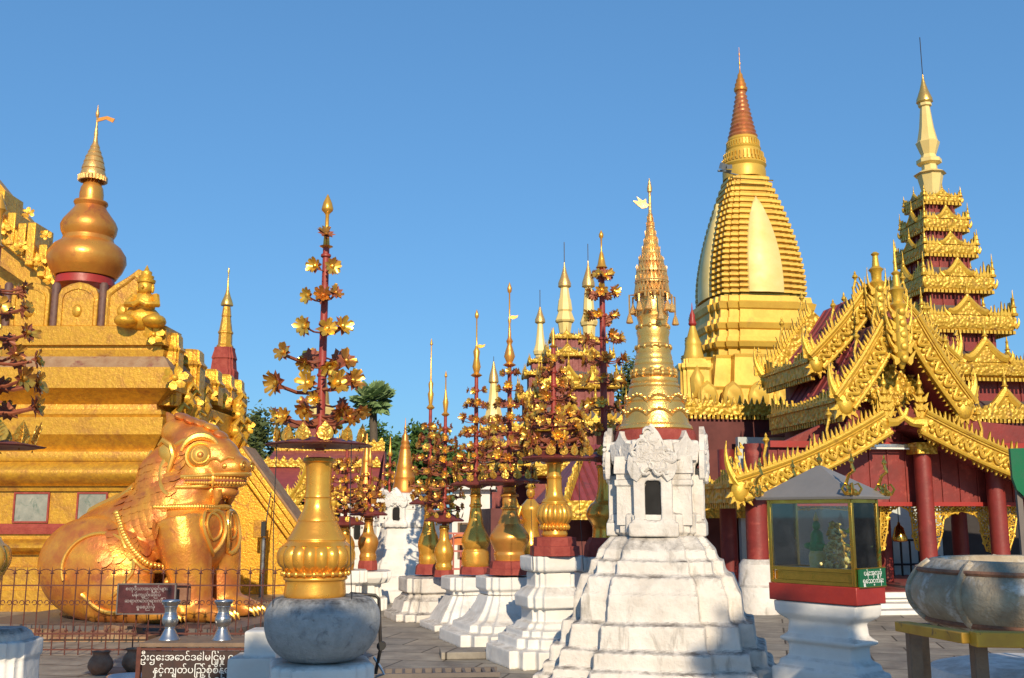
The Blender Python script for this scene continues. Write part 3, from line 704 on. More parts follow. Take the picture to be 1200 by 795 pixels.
# ------------------------------------------------------------------ the hall on the right
def hall():
    fr = Frame(1058, 17.0, A_H)
    hall = fr.root('prayer_hall', 'red timber prayer hall with carved gold gables stacked over a pillared porch', 'hall')
    U = fr.uz
    fl_z = .30
    # platform and steps
    p = MB(); xl = U(868, 690)[0]
    p.bb(xl, 9.5, .35, 9.0, .0, fl_z); p.bb(xl - .06, 9.5, .28, .40, fl_z - .09, fl_z + .004)
    p.build('platform', 'white_clean', hall, local=True, bevel=.01)
    s = MB(); s.bb(xl + 1.2, 9.5, -.05, .349, 0, .15); s.bb(xl + 1.2, 9.5, -.40, -.051, 0, .075); s.build('step', 'white_clean', hall, local=True, bevel=.012)
    f = MB(); f.bb(xl + .05, 9.4, .42, 8.9, fl_z + .004, fl_z + .02); f.build('floor_carpet', 'hall_red', hall, local=True)
    zl0, zl1 = U(1060, 592, .55)[1], U(1060, 524, .55)[1]
    # pillars
    for px, dy, r, zt in ((886, .30, .18, 2.75), (1085, .30, .145, zl1 + .02), (1169, .30, .15, zl1 - .1), (1034, 2.6, .14, 2.8), (1123, 2.6, .15, 2.8), (853, 2.6, .16, 2.8), (1235, .30, .18, zl1 - .2)):
        x = U(px, 600, dy)[0]
        c = MB(); c.lathe([(fl_z + .01, r * 1.0), (zt, r * .97)], (x, dy, 0), 20); c.build('pillar', 'hall_red', hall, local=True)
        if dy < 1 and px != 886:
            c = MB(); c.box((x, dy, zt - .10), (r * 2.5, r * 2.5, .12)); c.box((x, dy, zt - .005), (r * 2.9, r * 2.9, .07)); c.build('capital', 'hall_gold', hall, local=True)
        if px == 886:
            c = MB(); c.lathe([(0, .36), (.42, .36), (.46, .33), (.78, .31), (.82, .28), (.86, .25)], (x, dy, fl_z - .3), 18); c.build('pillar_base', 'white_worn', hall, local=True)
    # lintel panels with battens
    zl0, zl1 = U(1060, 592, .55)[1], U(1060, 524, .55)[1]
    x0, x1 = U(902, 560, .55)[0], 6.5
    b = MB(); b.bb(x0, x1, .55, .65, zl0, zl1)
    for k in range(30):
        x = x0 + (k + .5) * .33
        if x < x1: b.box((x, .54, (zl0 + zl1) / 2), (.022, .03, zl1 - zl0))
    b.build('lintel_panel', 'hall_red', hall, local=True)
    m = MB(); m.bb(x0, x1, .46, .549, zl1 - .03, zl1 + .08); m.bb(x0, x1, .48, .549, zl0 - .02, zl0 + .05); m.build('lintel_beam', 'red_paint', hall, local=True)
    # gable wall above (a red triangle set back)
    g = MB(); a_ = [U(905, 524, .62), U(1215, 524, .62), U(1135, 492, .62), U(1090, 400, .62), U(1056, 345, .62), U(1022, 400, .62), U(975, 492, .62)]
    a_[1] = (6.4, a_[1][1])
    g.prism([(x, z) for x, z in a_], (0, .72, 0), (1, 0, 0), (0, 0, 1), .12)
    for k in range(-4, 5):
        g.box((U(1058, 500, .6)[0] + k * .34, .65, zl1 + .3), (.03, .03, .58))
    g.build('gable_wall', 'hall_red', hall, local=True)
    # lace valances: pierced gold scrollwork
    rnd = random.Random(5)
    def lace(pts, name='lace_valance', dy=.70, step=.062):
        mb = MB()
        xs = [q[0] for q in pts]; zs = [q[1] for q in pts]
        def inside(x, z):
            c = False; j = len(pts) - 1
            for i in range(len(pts)):
                if (pts[i][1] > z) != (pts[j][1] > z) and x < (pts[j][0] - pts[i][0]) * (z - pts[i][1]) / (pts[j][1] - pts[i][1]) + pts[i][0]: c = not c
                j = i
            return c
        z = min(zs)
        while z < max(zs):
            x = min(xs)
            while x < max(xs):
                X_, Z_ = x + rnd.uniform(-.018, .018), z + rnd.uniform(-.018, .018)
                if inside(X_, Z_):
                    r0 = rnd.uniform(.024, .036); a0 = rnd.uniform(0, 6.28)
                    mb.tube([(X_ + r0 * math.cos(a0 + q * 1.05), dy + rnd.uniform(-.012, .012), Z_ + r0 * math.sin(a0 + q * 1.05)) for q in range(6)], [.013, .016, .017, .016, .014, .01], 5)
                x += step
            z += step
        n = len(pts)
        mb.tube([(q[0], dy, q[1]) for q in pts] + [(pts[0][0], dy, pts[0][1])], .016, 6)
        mb.build(name, 'board_gold', hall, local=True)
    def arch(pl, pr, top, mid, low, wl):
        """valance between two pillars (px): flat top, side drops"""
        q = [(pl, top), (pr, top), (pr, low), (pr - wl * .35, low - 2), (pr - wl * .8, low - (low - mid) * .45), (pr - wl, mid + 6), (pr - wl * 1.5, mid), ((pl + pr) / 2, mid - 4), (pl + wl * 1.5, mid), (pl + wl, mid + 6), (pl + wl * .8, low - (low - mid) * .45), (pl + wl * .35, low - 2), (pl, low)]
        lace([U(a, b_, .70) for a, b_ in q])
    arch(1093, 1161, 590, 603, 648, 13)
    arch(1032, 1077, 589, 597, 646, 9)
    arch(900, 1022, 589, 599, 655, 12)
    arch(1178, 1232, 590, 603, 648, 13)
    arch(906, 975, 590, 600, 640, 8) if False else None
    # inside walls
    w_ = MB(); zc = 3.2
    w_.bb(U(868, 600, 4.6)[0], U(1102, 600, 4.6)[0], 4.6, 4.75, fl_z, zc); w_.build('inner_wall', 'interior', hall, local=True)
    w_ = MB(); w_.bb(U(1102, 600, 4.6)[0] + .01, 9.3, 4.6, 4.75, fl_z, zc); w_.bb(9.3, 9.4, .8, 4.6, fl_z, zc); w_.build('dark_inner_wall', 'interior_dark', hall, local=True)  # solid walls painted near black for the shaded depth of the hall
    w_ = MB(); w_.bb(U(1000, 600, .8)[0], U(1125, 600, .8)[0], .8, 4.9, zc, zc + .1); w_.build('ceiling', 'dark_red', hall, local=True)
    w_ = MB(); x = U(1058, 640, 4.4)[0]
    for k in range(6): w_.tube([(x - .5 + k * .2, 4.3, fl_z), (x - .5 + k * .2, 4.3, fl_z + .75)], .022, 6)
    for zq in (.25, .75): w_.tube([(x - .55, 4.3, fl_z + zq), (x + .55, 4.3, fl_z + zq)], .025, 6)
    w_.build('railing', 'iron_dark', hall, local=True)
    # tube lamp under the gable
    l = MB(); c = U(1045, 524, .3); l.box((c[0], .42, c[1] + .03), (.78, .09, .05)); lo = l.build('lamp_body', 'alu', hall, local=True)
    l = MB(); l.tube([(c[0] - .36, .38, c[1] - .02), (c[0] + .36, .38, c[1] - .02)], .018, 8); l.build('lamp_tube', 'white_paint', lo, local=True)
    # gable boards, front pair low, front pair high, rear pair higher
    wd = .36
    lowL, lowL1 = U(866, 573, -.15), U(1038, 495, -.15)
    lowR1 = U(1080, 495, -.15); lowR = (lowR1[0] + 3.2, lowL[1] - .05)
    bargeboard(hall, lowL, lowL1, -.15, wd, sag=.035, fh=.24, knobs=(.2, .62), tip=.85, curl=True)
    bargeboard(hall, lowR, lowR1, -.15, wd, sag=.035, fh=.24, knobs=(.3, .68), tip=.85, curl=True)
    hiL, hiL1 = U(988, 472, -.05), U(1046, 378, -.05); hiR, hiR1 = U(1131, 478, -.05), U(1065, 378, -.05)
    bargeboard(hall, hiL, hiL1, -.05, wd * 1.05, sag=.02, fh=.24, knobs=(.42, .8), tip=.75)
    bargeboard(hall, hiR, hiR1, -.05, wd * 1.05, sag=.02, fh=.24, knobs=(.42, .8), tip=.75)
    rdy = 1.5
    reL, reL1 = U(955, 425, rdy), U(1022, 342, rdy); reR1 = U(1040, 342, rdy); reR = (reR1[0] + (reL1[0] - reL[0]), reL[1])
    bargeboard(hall, reL, reL1, rdy, wd * .95, sag=.03, fh=.24, knobs=(.4, .8), tip=.75)
    bargeboard(hall, reR, reR1, rdy, wd * .95, sag=.03, fh=.24, knobs=(.4, .8), tip=.75)
    fdy = 3.9
    bargeboard(hall, reL, reL1, fdy, wd * .9, sag=.03, fh=.30, knobs=(.4, .8), tip=.75, y_front=1)
    bargeboard(hall, reR, reR1, fdy, wd * .9, sag=.03, fh=.30, knobs=(.4, .8), tip=.75, y_front=1)
    # apex finials
    for (px, pz, py0, dy, hh) in ((1055, 0, 402, -.22, 1.55), (1030, 0, 372, rdy - .15, 1.0)):
        x, z = U(px, py0, dy); q = MB()
        q.tube([(x, dy, z - .45), (x, dy - .02, z - .25), (x, dy - .02, z + .1), (x, dy - .02, z + .6)], [.03, .11, .13, .10], 10)
        for k in range(5):
            for s in (-1, 1): flame(q, (x + s * .09, dy - .05, z - .36 + .2 * k), (s * .75, 0, -.6), Vector((s * .5, 0, .85)).normalized(), .13, .27 - .02 * k, .05, .03)
            q.ball((x, dy - .12, z - .28 + .2 * k), (.07, .05, .08), 8, 6)
        q.lathe([(0, .11), (.1, .15), (.16, .09), (.3, .10), (.36, .14), (.42, .07), (.62, .05), (.66, .08), (.7, .035), (hh - .3, .008)], (x, dy, z + .55), 10)
        for s in (-1, 1):
            horn(q, (x + s * .10, dy, z + .15), (s * .55, 0, 0), .62, .05); horn(q, (x + s * .10, dy, z - .1), (s * .6, 0, 0), .5, .045); horn(q, (x + s * .08, dy, z + .45), (s * .5, 0, 0), .5, .04)
        q.build('apex_finial', 'board_gold', hall, local=True)
    # pediment carving
    q = MB(); py_ = [(1012, 448), (1030, 440), (1048, 424), (1068, 440), (1088, 448), (1080, 460), (1066, 468), (1058, 474), (1048, 492), (1038, 474), (1028, 467), (1016, 460)]
    poly = [U(a, b_, .2) for a, b_ in py_]
    q.relief(poly, (0, .45, 0), (1, 0, 0), (0, 0, 1), .1, .06, .8)
    rn = random.Random(3); cx_ = sum(p_[0] for p_ in poly) / 12; cz_ = sum(p_[1] for p_ in poly) / 12
    for k in range(150):
        i = rn.randrange(12); t = rn.random() ** .5; p_ = poly[i]; p2 = poly[(i + 1) % 12]; s_ = rn.random()
        x = cx_ + (p_[0] * s_ + p2[0] * (1 - s_) - cx_) * t; z = cz_ + (p_[1] * s_ + p2[1] * (1 - s_) - cz_) * t
        q.ball((x, .36, z), (.03, .04, .04), 6, 5)
    n = 26
    for k in range(n):
        i = k * 12 / n; a, b_ = poly[int(i)], poly[(int(i) + 1) % 12]; t = i - int(i)
        x, z = a[0] + (b_[0] - a[0]) * t, a[1] + (b_[1] - a[1]) * t
        d = Vector((x - cx_, 0, z - cz_)).normalized(); flame(q, (x, .42, z), Vector((-d.z, 0, d.x)), d, .12, .13, .05)
    q.build('pediment_carving', 'hall_gold', hall, local=True)
    # roof slopes
    def slope(P0, P1, y0, y1, sag, side, name='roof', th=.09):
        a, b_ = Vector((P0[0], 0, P0[1])), Vector((P1[0], 0, P1[1])); L = (b_ - a).length; d = (b_ - a) / L; up = Vector((-d.z, 0, d.x))
        if up.z < 0: up = -up
        mb = MB(); N = 8
        for i in range(N):
            t0, t1 = i / N, (i + 1) / N
            q0 = a.lerp(b_, t0) - up * (sag * L * math.sin(PI * t0)); q1 = a.lerp(b_, t1) - up * (sag * L * math.sin(PI * t1))
            vs = [(q0.x, y0, q0.z), (q1.x, y0, q1.z), (q1.x, y1, q1.z), (q0.x, y1, q0.z)]
            vs += [(x - up.x * th, y, z - up.z * th) for x, y, z in vs]
            mb.add(vs, [(0, 1, 2, 3), (7, 6, 5, 4), (0, 4, 5, 1), (2, 6, 7, 3)] + ([(3, 7, 4, 0)] if i == 0 else []) + ([(1, 5, 6, 2)] if i == N - 1 else []))
        k = 0; yy = y0 + .15
        while yy < y1:
            mb.tube([tuple(a.lerp(b_, t) - up * (sag * L * math.sin(PI * t)) + up * .01 + Vector((0, yy, 0))) for t in (0.02, .25, .5, .75, .98)], .02, 4); yy += .28
        mb.build(name, 'roof_red', hall, local=True, smooth=0)
    e = .12
    slope((lowL[0] + e, lowL[1]), lowL1, -.06, 3.2, .035, 1); slope((lowR[0] - e, lowR[1]), lowR1, -.06, 3.2, .035, -1)
    slope((hiL[0] + e, hiL[1]), (hiL1[0] + .12, hiL1[1] + .12), .04, 3.0, .02, 1); slope((hiR[0] - e, hiR[1]), (hiR1[0] - .12, hiR1[1] + .12), .04, 3.0, .02, -1)
    slope((reL[0] + e, reL[1]), (reL1[0] + .12, reL1[1] + .1), rdy + .07, fdy - .07, .03, 1); slope((reR[0] - e, reR[1]), (reR1[0] - .12, reR1[1] + .1), rdy + .07, fdy - .07, .03, -1)
    # walls between the roof tiers (seen under the left slopes)
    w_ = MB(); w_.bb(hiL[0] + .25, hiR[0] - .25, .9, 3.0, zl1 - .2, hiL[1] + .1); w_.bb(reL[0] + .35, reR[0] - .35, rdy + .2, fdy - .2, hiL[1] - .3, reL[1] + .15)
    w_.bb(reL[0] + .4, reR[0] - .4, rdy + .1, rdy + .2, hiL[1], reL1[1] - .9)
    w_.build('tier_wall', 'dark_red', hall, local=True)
    # side eaves with crest
    for (P, y0, y1) in ((lowL, -.1, 3.2), (hiL, .05, 3.0), (reL, rdy + .1, fdy - .1), (hiR, .05, 3.0), (reR, rdy + .1, fdy - .1)):
        q = MB(); q.bb(P[0] - .06, P[0] + .08, y0, y1, P[1] - .22, P[1] + .02); q.bb(P[0] - .1, P[0] + .1, y0, y1, P[1] + .021, P[1] + .08)
        k = int((y1 - y0) / .1)
        for i in range(k): q.box((P[0], y0 + (i + .5) * (y1 - y0) / k, P[1] - .26), (.07, .06, .1))
        eo = q.build('eave', 'hall_gold', hall, local=True)
        c = MB(); crest_line(c, (P[0], y0, P[1] + .07), (P[0], y1, P[1] + .07), .16, .3, .13); c.build('flame_crest', 'board_gold', eo, local=True)
    # body of the hall further back (seen left of the porch)
    bx0 = U(800, 600, 4.9)[0]
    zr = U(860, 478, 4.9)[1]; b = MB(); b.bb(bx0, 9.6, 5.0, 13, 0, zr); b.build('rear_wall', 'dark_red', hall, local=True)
    q = MB(); n = int((9.6 - bx0) / .1)
    q.bb(bx0 - .1, 9.7, 4.9, 5.0, zr - .16, zr + .04)
    for k in range(n): q.box((bx0 + (k + .5) * .1, 4.93, zr - .2), (.06, .06, .1))
    crest_line(q, (bx0, 4.94, zr + .03), (9.6, 4.94, zr + .03), .16, .1, .13); q.build('rear_crest', 'hall_gold', hall, local=True)
    q = MB(); zt = U(860, 480, 4.9)[1]
    for (px0, pyb, pyt, dy) in ((790, 600, 575, 4.6),):
        z0, z1 = U(px0, pyb, dy)[1], U(px0, pyt, dy)[1]; xx = U(px0, pyb, dy)[0]
        q.bb(xx, U(905, 600, dy)[0], dy, dy + .3, z0, z1); q.bb(xx, U(905, 600, dy)[0], dy - .08, dy + .3, z1 + .002, z1 + .1)
        n = 40; x1_ = U(905, 600, dy)[0]
        for k in range(n): q.box((xx + (k + .5) * (x1_ - xx) / n, dy - .02, z0 - .06), (.05, .06, .14))
    q.build('rear_eave', 'hall_gold', hall, local=True)
    return hall, fr
HALL, HF = hall()
# hanging bell in the porch
x, z = HF.uz(1053, 612, 1.6); p = HF.o + HF.ux * x + HF.uy * 1.6
b = thing('hanging_bell', 'small dark bell hanging by a chain in the porch of the red hall', 'bell', (p.x, p.y, z), A_H)
q = MB(); q.tube([(0, 0, 0), (0, 0, .9)], .008, 5); q.build('chain', 'iron_dark', b, local=True)
q = MB(); q.lathe([(-.36, .02), (-.34, .13), (-.30, .14), (-.22, .11), (-.1, .08), (-.05, .03), (0, .02)], n=14); q.build('bell_body', 'brass', b, local=True)

# ------------------------------------------------------------------ low halls with red roofs behind the metal trees
def side_hall():
    fr = Frame(690, 22, R(6)); U = fr.uz
    h = fr.root('low_hall', 'low hall with a red sheet roof and gold eave behind the metal trees', 'hall')
    xl, xr = U(578, 600)[0], U(800, 600)[0]; ze, zt = U(690, 596)[1], U(690, 512)[1]
    b = MB(); b.bb(xl, xr, .6, 5, 0, ze); b.build('wall', 'dark_red', h, local=True)
    r = MB(); lx, rx = U(660, 596)[0] , U(800, 596)[0]; tx = U(712, 515)[0]
    r.add([(lx, -.3, ze + .15), (rx, -.3, ze + .15), (rx, 2.6, zt), (tx, 2.6, zt), (lx, 5.5, ze + .15), (rx, 5.5, ze + .15)], [(0, 1, 2, 3), (3, 2, 5, 4), (0, 3, 4), (1, 5, 2), (0, 4, 5, 1)])
    for k in range(16):
        t = k / 15; a = Vector((lx + (rx - lx) * t, -.3, ze + .16)); b2 = Vector((max(tx, a.x), 2.6, zt + .01))
        if a.x < tx:
            f_ = (a.x - lx) / max(.01, tx - lx); b2 = Vector((a.x + .001, -.3 + 2.9 * f_, ze + .16 + (zt - ze - .15) * f_))
        r.tube([a, b2], .03, 4)
    r.build('roof', 'roof_red', h, local=True, smooth=0)
    g = MB(); g.bb(lx - .05, rx, -.4, -.302, ze - .12, ze + .16)
    for k in range(44): g.box((lx + (k + .5) * (rx - lx) / 44, -.36, ze - .18), (.06, .06, .12))
    a = Vector((lx, -.34, ze + .15)); bb_ = Vector((tx, 2.6, zt + .08)); g.tube([a, a.lerp(bb_, .5), bb_], .09, 6)
    for k in range(16): flame(g, a.lerp(bb_, (k + .5) / 16), (bb_ - a).normalized(), (0, 0, 1), .2, .24, .05)
    g.build('eave', 'hall_gold', h, local=True)
    for px in (655, 700, 745):
        x = U(px, 600)[0]; c = MB(); c.lathe([(0, .14), (ze, .13)], (x, -.1, 0), 12); c.build('pillar', 'hall_red', h, local=True)
    # the dark open side left of it
    fr = Frame(350, 32, R(3)); U = fr.uz
    h = fr.root('low_hall', 'distant red hall with yellow trimmed tiered roof behind the near gold vase', 'hall')
    x0, x1 = U(296, 600)[0], U(440, 600)[0]
    def zz(py): return U(350, py)[1]
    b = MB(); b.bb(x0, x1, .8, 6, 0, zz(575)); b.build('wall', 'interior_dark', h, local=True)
    r = MB(); r.add([(x0, 0, zz(573)), (x1, 0, zz(573)), (x1, 1.6, zz(545)), (x0, 1.6, zz(545))], [(0, 1, 2, 3)]); r.add([(x0, 1.6, zz(541)), (x1, 1.6, zz(541)), (x1, 3.4, zz(520)), (x0, 3.4, zz(520))], [(0, 1, 2, 3)])
    r.bb(x0, x1, 3.4, 4.4, zz(600), zz(521))
    r.build('roof', 'roof_red', h, local=True, smooth=0)
    g = MB(); g.bb(x0, x1, 1.5, 1.595, zz(545), zz(538)); g.bb(x0, x1, 3.3, 3.395, zz(521), zz(512)); g.bb(x0, x1, -.15, -.03, zz(582), zz(573))
    crest_line(g, (x0, 1.55, zz(538)), (x1, 1.55, zz(538)), .15, .05, .25); crest_line(g, (x0, 3.35, zz(512)), (x1, 3.35, zz(512)), .18, .05, .25)
    g.build('eave', 'hall_gold', h, local=True)
    # small gable in its roof
    P0, P1 = U(344, 588, -.5), U(366, 545, -.5)
    gb = MB(); gb.prism([P0, U(392, 588, -.5), P1], (0, -.45, 0), (1, 0, 0), (0, 0, 1), .1); gb.build('gable_wall', 'roof_red', h, local=True)
    bargeboard(h, P0, P1, -.55, .34, fh=.22, tip=.6, scr=3, knobs=(.5,))
    bargeboard(h, U(392, 588, -.5), P1, -.55, .34, fh=.22, tip=.6, scr=3, knobs=(.5,))
    g = MB(); g.bb(U(338, 596)[0], U(400, 596)[0], -.62, -.45, zz(603), zz(592)); g.build('gable_eave', 'hall_gold', h, local=True)
side_hall()
# ------------------------------------------------------------------ flower pieces shared by carvings and metal trees
def flower_mesh(name, gold, npet=8, cup=.45, back=True, seed=1):
    """open cup of gilt petals with a rust red calyx behind; radius 1, faces +Z"""
    rnd = random.Random(seed); m = MB()
    m.cur = 0
    for k in range(npet):
        a = 2 * PI * k / npet; j = rnd.uniform(-.12, .12); dz = rnd.uniform(-.16, .16); tw = rnd.uniform(-.12, .12)
        if back and rnd.random() < .06: continue
        j = j; ca, sa = math.cos(a + j), math.sin(a + j); L = rnd.uniform(.92, 1.06)
        def q(r, s, z): return (r * ca - s * sa, r * sa + s * ca, z)
        w_ = PI / npet * 1.05
        vs = [q(.12, -.05, .0), q(.12, .05, .0), q(.5 * L, -.5 * w_, cup * .55), q(.5 * L, 0, cup * .36), q(.5 * L, .5 * w_, cup * .55),
              q(.8 * L, -.55 * w_, cup * .95 + dz * .6 - tw), q(.8 * L, 0, cup * .8 + dz * .5), q(.8 * L, .55 * w_, cup * .95 + dz * .6 + tw), q(L, 0, cup * .86 + dz + rnd.uniform(-.05, .12))]
        m.add(vs, [(0, 1, 3), (0, 3, 2), (1, 4, 3), (2, 3, 6, 5), (3, 4, 7, 6), (5, 6, 8), (6, 7, 8)])
    m.ball((0, 0, .1), (.24, .24, .2), 10, 6)
    if back:
        m.cur = 1
        for k in range(npet + 1):
            a = 2 * PI * (k + .5) / (npet + 1); ca, sa = math.cos(a), math.sin(a); L = rnd.uniform(.86, 1.08)
            def q(r, s, z): return (r * ca - s * sa, r * sa + s * ca, z)
            m.add([q(.05, 0, -.12), q(.6, -.24, .08), q(.62, 0, -.02), q(.6, .24, .08), q(L, 0, .12 + rnd.uniform(-.2, .15))], [(0, 2, 1), (0, 3, 2), (1, 2, 4), (2, 3, 4)])
        m.lathe([(-.3, .05), (-.12, .16), (-.02, .22)], n=8)
    me = m.mesh(name, [gold, 'calyx'], smooth=30); return me
FL = [flower_mesh('flower', 'flower_gold', 8, .5, seed=1), flower_mesh('flower', 'flower_gold', 7, .42, seed=4), flower_mesh('flower', 'flower_bright', 8, .4, seed=9),
      flower_mesh('flower', 'flower_gold', 8, .62, seed=14), flower_mesh('flower', 'flower_bright', 7, .55, seed=19), flower_mesh('flower', 'flower_gold', 9, .34, seed=24)]
BOSS = flower_mesh('flower_boss', 'ramp_gold', 6, .25, back=False, seed=3)
def face_mtx(loc, d, s, spin=0.0):
    q = Vector(d).to_track_quat('Z', 'Y').to_matrix().to_4x4()
    return Matrix.Translation(loc) @ q @ Matrix.Rotation(spin, 4, 'Z') @ Matrix.Scale(s, 4)

# ------------------------------------------------------------------ the gold terrace at the left
TY = 17.6
def terrace():
    Xc = at(184, 480, TY).x; yb = TY + 4.6; xw = -17.0
    root = thing('gold_terrace', 'huge gold leafed stepped terrace with mouldings, grey plaques and a stair flank', 'terrace', (Xc, TY, 0))
    def z(py): return at(100, py, TY).z
    def band(levels, name, m, smooth=35, bev=0, yb=yb):
        mb = MB(); n = len(levels); vs, fs = [], []
        for zz, o in levels: vs += [(xw, TY - o, zz), (Xc + o, TY - o, zz), (Xc + o, yb + o, zz), (xw, yb + o, zz)]
        for i in range(n - 1):
            for j in range(4): j2 = (j + 1) % 4; fs.append((i * 4 + j, i * 4 + j2, i * 4 + 4 + j2, i * 4 + 4 + j))
        fs += [(3, 2, 1, 0), tuple(4 * (n - 1) + k for k in range(4))]
        mb.add(vs, fs); return mb.build(name, m, root, smooth=smooth)
    def torus(p0, p1, o0, o1, k=7): return [(z(p0 + (p1 - p0) * i / k), o0 + (o1 - o0) * math.sin(PI * i / k)) for i in range(k + 1)]
    band([(0, .42), (z(690), .42), (z(690) + .002, .34), (z(664), .34), (z(663.8), .12), (z(650), .12), (z(649.8), .2)] + torus(649, 632, .10, .26) + [(z(631.8), .06), (z(626), .06)], 'lower_wall', 'wall_gold')
    band([(z(626) + .001, .12), (z(618), .14), (z(614), .09)], 'worn_ledge', 'red_drum')
    band([(z(614) + .001, 0), (z(576), 0), (z(575.8), .06), (z(570), .08), (z(569.8), .14)] + torus(569, 541, .10, .30) + [(z(540.8), .12), (z(537), .14), (z(530), .12), (z(529.8), .03), (z(527), -.02), (z(512), .13), (z(510), .16), (z(490), .17), (z(489.8), .10), (z(486), .13), (z(481), .10), (z(480), .0), (z(474), -.02), (z(459), .22), (z(457), .28), (z(433), .29)], 'moulded_wall', 'wall_gold')
    band([(z(433) + .001, .27), (z(426), .20), (z(419), .10)], 'dusty_slope', 'dusty')
    band([(z(419) + .001, .07), (z(411), .09), (z(410.5), .02), (z(406), .02), (z(405.5), .11), (z(384), .13), (z(383), .10)], 'upper_wall', 'wall_gold', yb=TY + .55)
    q = MB(); q.bb(-14, Xc - 1.2, 18.5, 21.2, z(432), z(345)); q.build('stupa_platform', 'wall_gold', root)
    # plaques
    for a, b in ((-62, -26), (18, 56), (92, 124)):
        x0, x1 = at(a, 595, TY).x, at(b, 595, TY).x
        f = MB()
        for s in ((x0 - .03, x0, z(613), z(577)), (x1, x1 + .03, z(613), z(577)), (x0, x1, z(579), z(577)), (x0, x1, z(613), z(611))): f.bb(s[0], s[1], TY - .03, TY + .02, s[2], s[3])
        fo = f.build('plaque_frame', 'red_drum', root)
        q = MB(); q.bb(x0 + .002, x1 - .002, TY - .012, TY + .02, z(611), z(579)); q.build('plaque', 'plaque', fo)
    # leaf shaped merlon slabs and posts along the front
    for i, (a, b, lean) in enumerate(((-44, 2, 0), (13, 58, 0), (68, 115, 0), (124, 164, .16))):
        x0, x1 = at(a, 360, TY).x, at(b, 360, TY).x; h = z(331) - z(383); wd = x1 - x0
        poly = [(0, 0), (wd, 0), (wd, h * .72), (wd * .93, h * .86), (wd * .72, h * .96), (wd * .5, h * 1.0), (wd * .28, h * .96), (wd * .07, h * .86), (0, h * .72)]
        if lean: poly = [(0, 0), (wd, 0), (wd * 1.04, h * 1.25), (wd * .9, h * 1.3), (wd * .6, h * 1.12), (wd * .2, h * .93), (0, h * .8)]
        q = MB(); q.prism(poly, (x0, TY + .1, z(383)), (1, 0, 0), (0, 0, 1), .26); o = q.build('merlon_slab', 'wall_gold', root, bevel=.02)
        q = MB(); pin = [(wd * .5 + (x - wd * .5) * .78, y * .86) for x, y in poly[1:] + poly[:1]]
        pin = [(wd * .5 + (x - wd * .5) * .78, y * .86) for x, y in poly]
        q.tube([(x0 + x, TY - .035, z(383) + y) for x, y in pin[1:] + pin[:1]], .022, 5)
        q.ball((x0 + wd * .5, TY - .03, z(383) + h * .35), (.09, .05, .12), 8, 6); q.build('arch_line', 'wall_gold', o)
    for px in (7, 63, 119):
        x = at(px, 360, TY).x; q = MB(); q.lathe([(z(383), .075), (z(334), .075), (z(331), .05)], (x, TY + .05, 0), 10); q.build('post', 'brown_post', root)
    # guardian figure at the corner of the slabs
    gx = at(170, 360, TY - .1).x; g = MB(); gz = z(388)
    sc = (z(313) - gz) / 1.14
    def P(x, y, zz): return (gx + x * sc, TY - .12 + y * sc, gz + zz * sc)
    g.ball(P(-.05, .05, .2), (.32 * sc, .24 * sc, .22 * sc), 14, 8); g.ball(P(-.02, .02, .45), (.2 * sc, .16 * sc, .24 * sc), 14, 8); g.ball(P(0, -.02, .74), (.13 * sc, .13 * sc, .15 * sc), 14, 10)
    g.lathe([(0, .15 * sc), (.05 * sc, .16 * sc), (.07 * sc, .12 * sc), (.12 * sc, .13 * sc), (.14 * sc, .09 * sc), (.2 * sc, .09 * sc), (.22 * sc, .05 * sc), (.32 * sc, .005)], P(0, 0, .82), 12)
    for s in (-1, 1):
        g.tube([P(s * .18, -.02, .58), P(s * .26, -.12, .42), P(s * .1, -.24, .4), P(0, -.24, .46)], [.075 * sc, .06 * sc, .05 * sc, .045 * sc], 8)
        g.ball(P(s * .24, -.16, .12), (.2 * sc, .24 * sc, .12 * sc), 10, 8); g.ball(P(s * .13, -.02, .72), (.03 * sc, .03 * sc, .09 * sc), 6, 6)
    g.ball(P(0, -.15, .72), (.025 * sc, .04 * sc, .03 * sc), 6, 5)
    tag(g.build('guardian_figure', 'ramp_gold', None, loc=(gx, TY - .12, gz)), 'small kneeling gold guardian figure with a pointed crown at the terrace corner', 'statue')
    # stepped piers down the receding right side
    rn = random.Random(8)
    side = [(203, 392, 17.95, .40), (225, 411, 18.9, .5), (247, 434, 20.1, .5), (264, 440, 21.3, .45), (278, 446, 22.0, .38)]
    for px, py, Y, wd in side:
        p = at(px, py, Y); q = MB(); zb = at(px, 470, Y).z - .1
        q.stack(RD1, [(zb, wd * .55), (p.z - .35, wd * .55), (p.z - .3, wd * .62), (p.z - .22, wd * .5), (p.z - .05, wd * .48), (p.z, wd * .4)], (p.x - .05, Y, 0)); po = q.build('pier', 'ramp_gold', root, smooth=25)
        for k in range(2): inst(BOSS, 'flower_boss', root, Matrix.Translation(-Vector(root.location)) @ face_mtx(Vector((p.x + rn.uniform(-.1, .2), Y - wd * .62, p.z - .55 - .5 * k)), (.5, -1, .2), .17, rn.random()))
    # carved mass below the piers: naga scrolls and flowers
    for i in range(26):
        px = rn.uniform(206, 286); py = 462 + rn.uniform(0, 88); Y = 18.2 + (px - 212) / 74 * 3.6
        p = at(px, py, Y); q = MB()
        q.tube([p + Vector((0, 0, -.3)), p + Vector((.12, -.06, -.1)), p + Vector((.02, -.1, .12)), p + Vector((.14, -.05, .26)), p + Vector((.22, -.02, .18))], [.12, .11, .09, .07, .03], 8)
        q.ball(p + Vector((.05, -.08, 0)), .13, 8, 6); q.build('naga_scroll', 'ramp_gold', root)
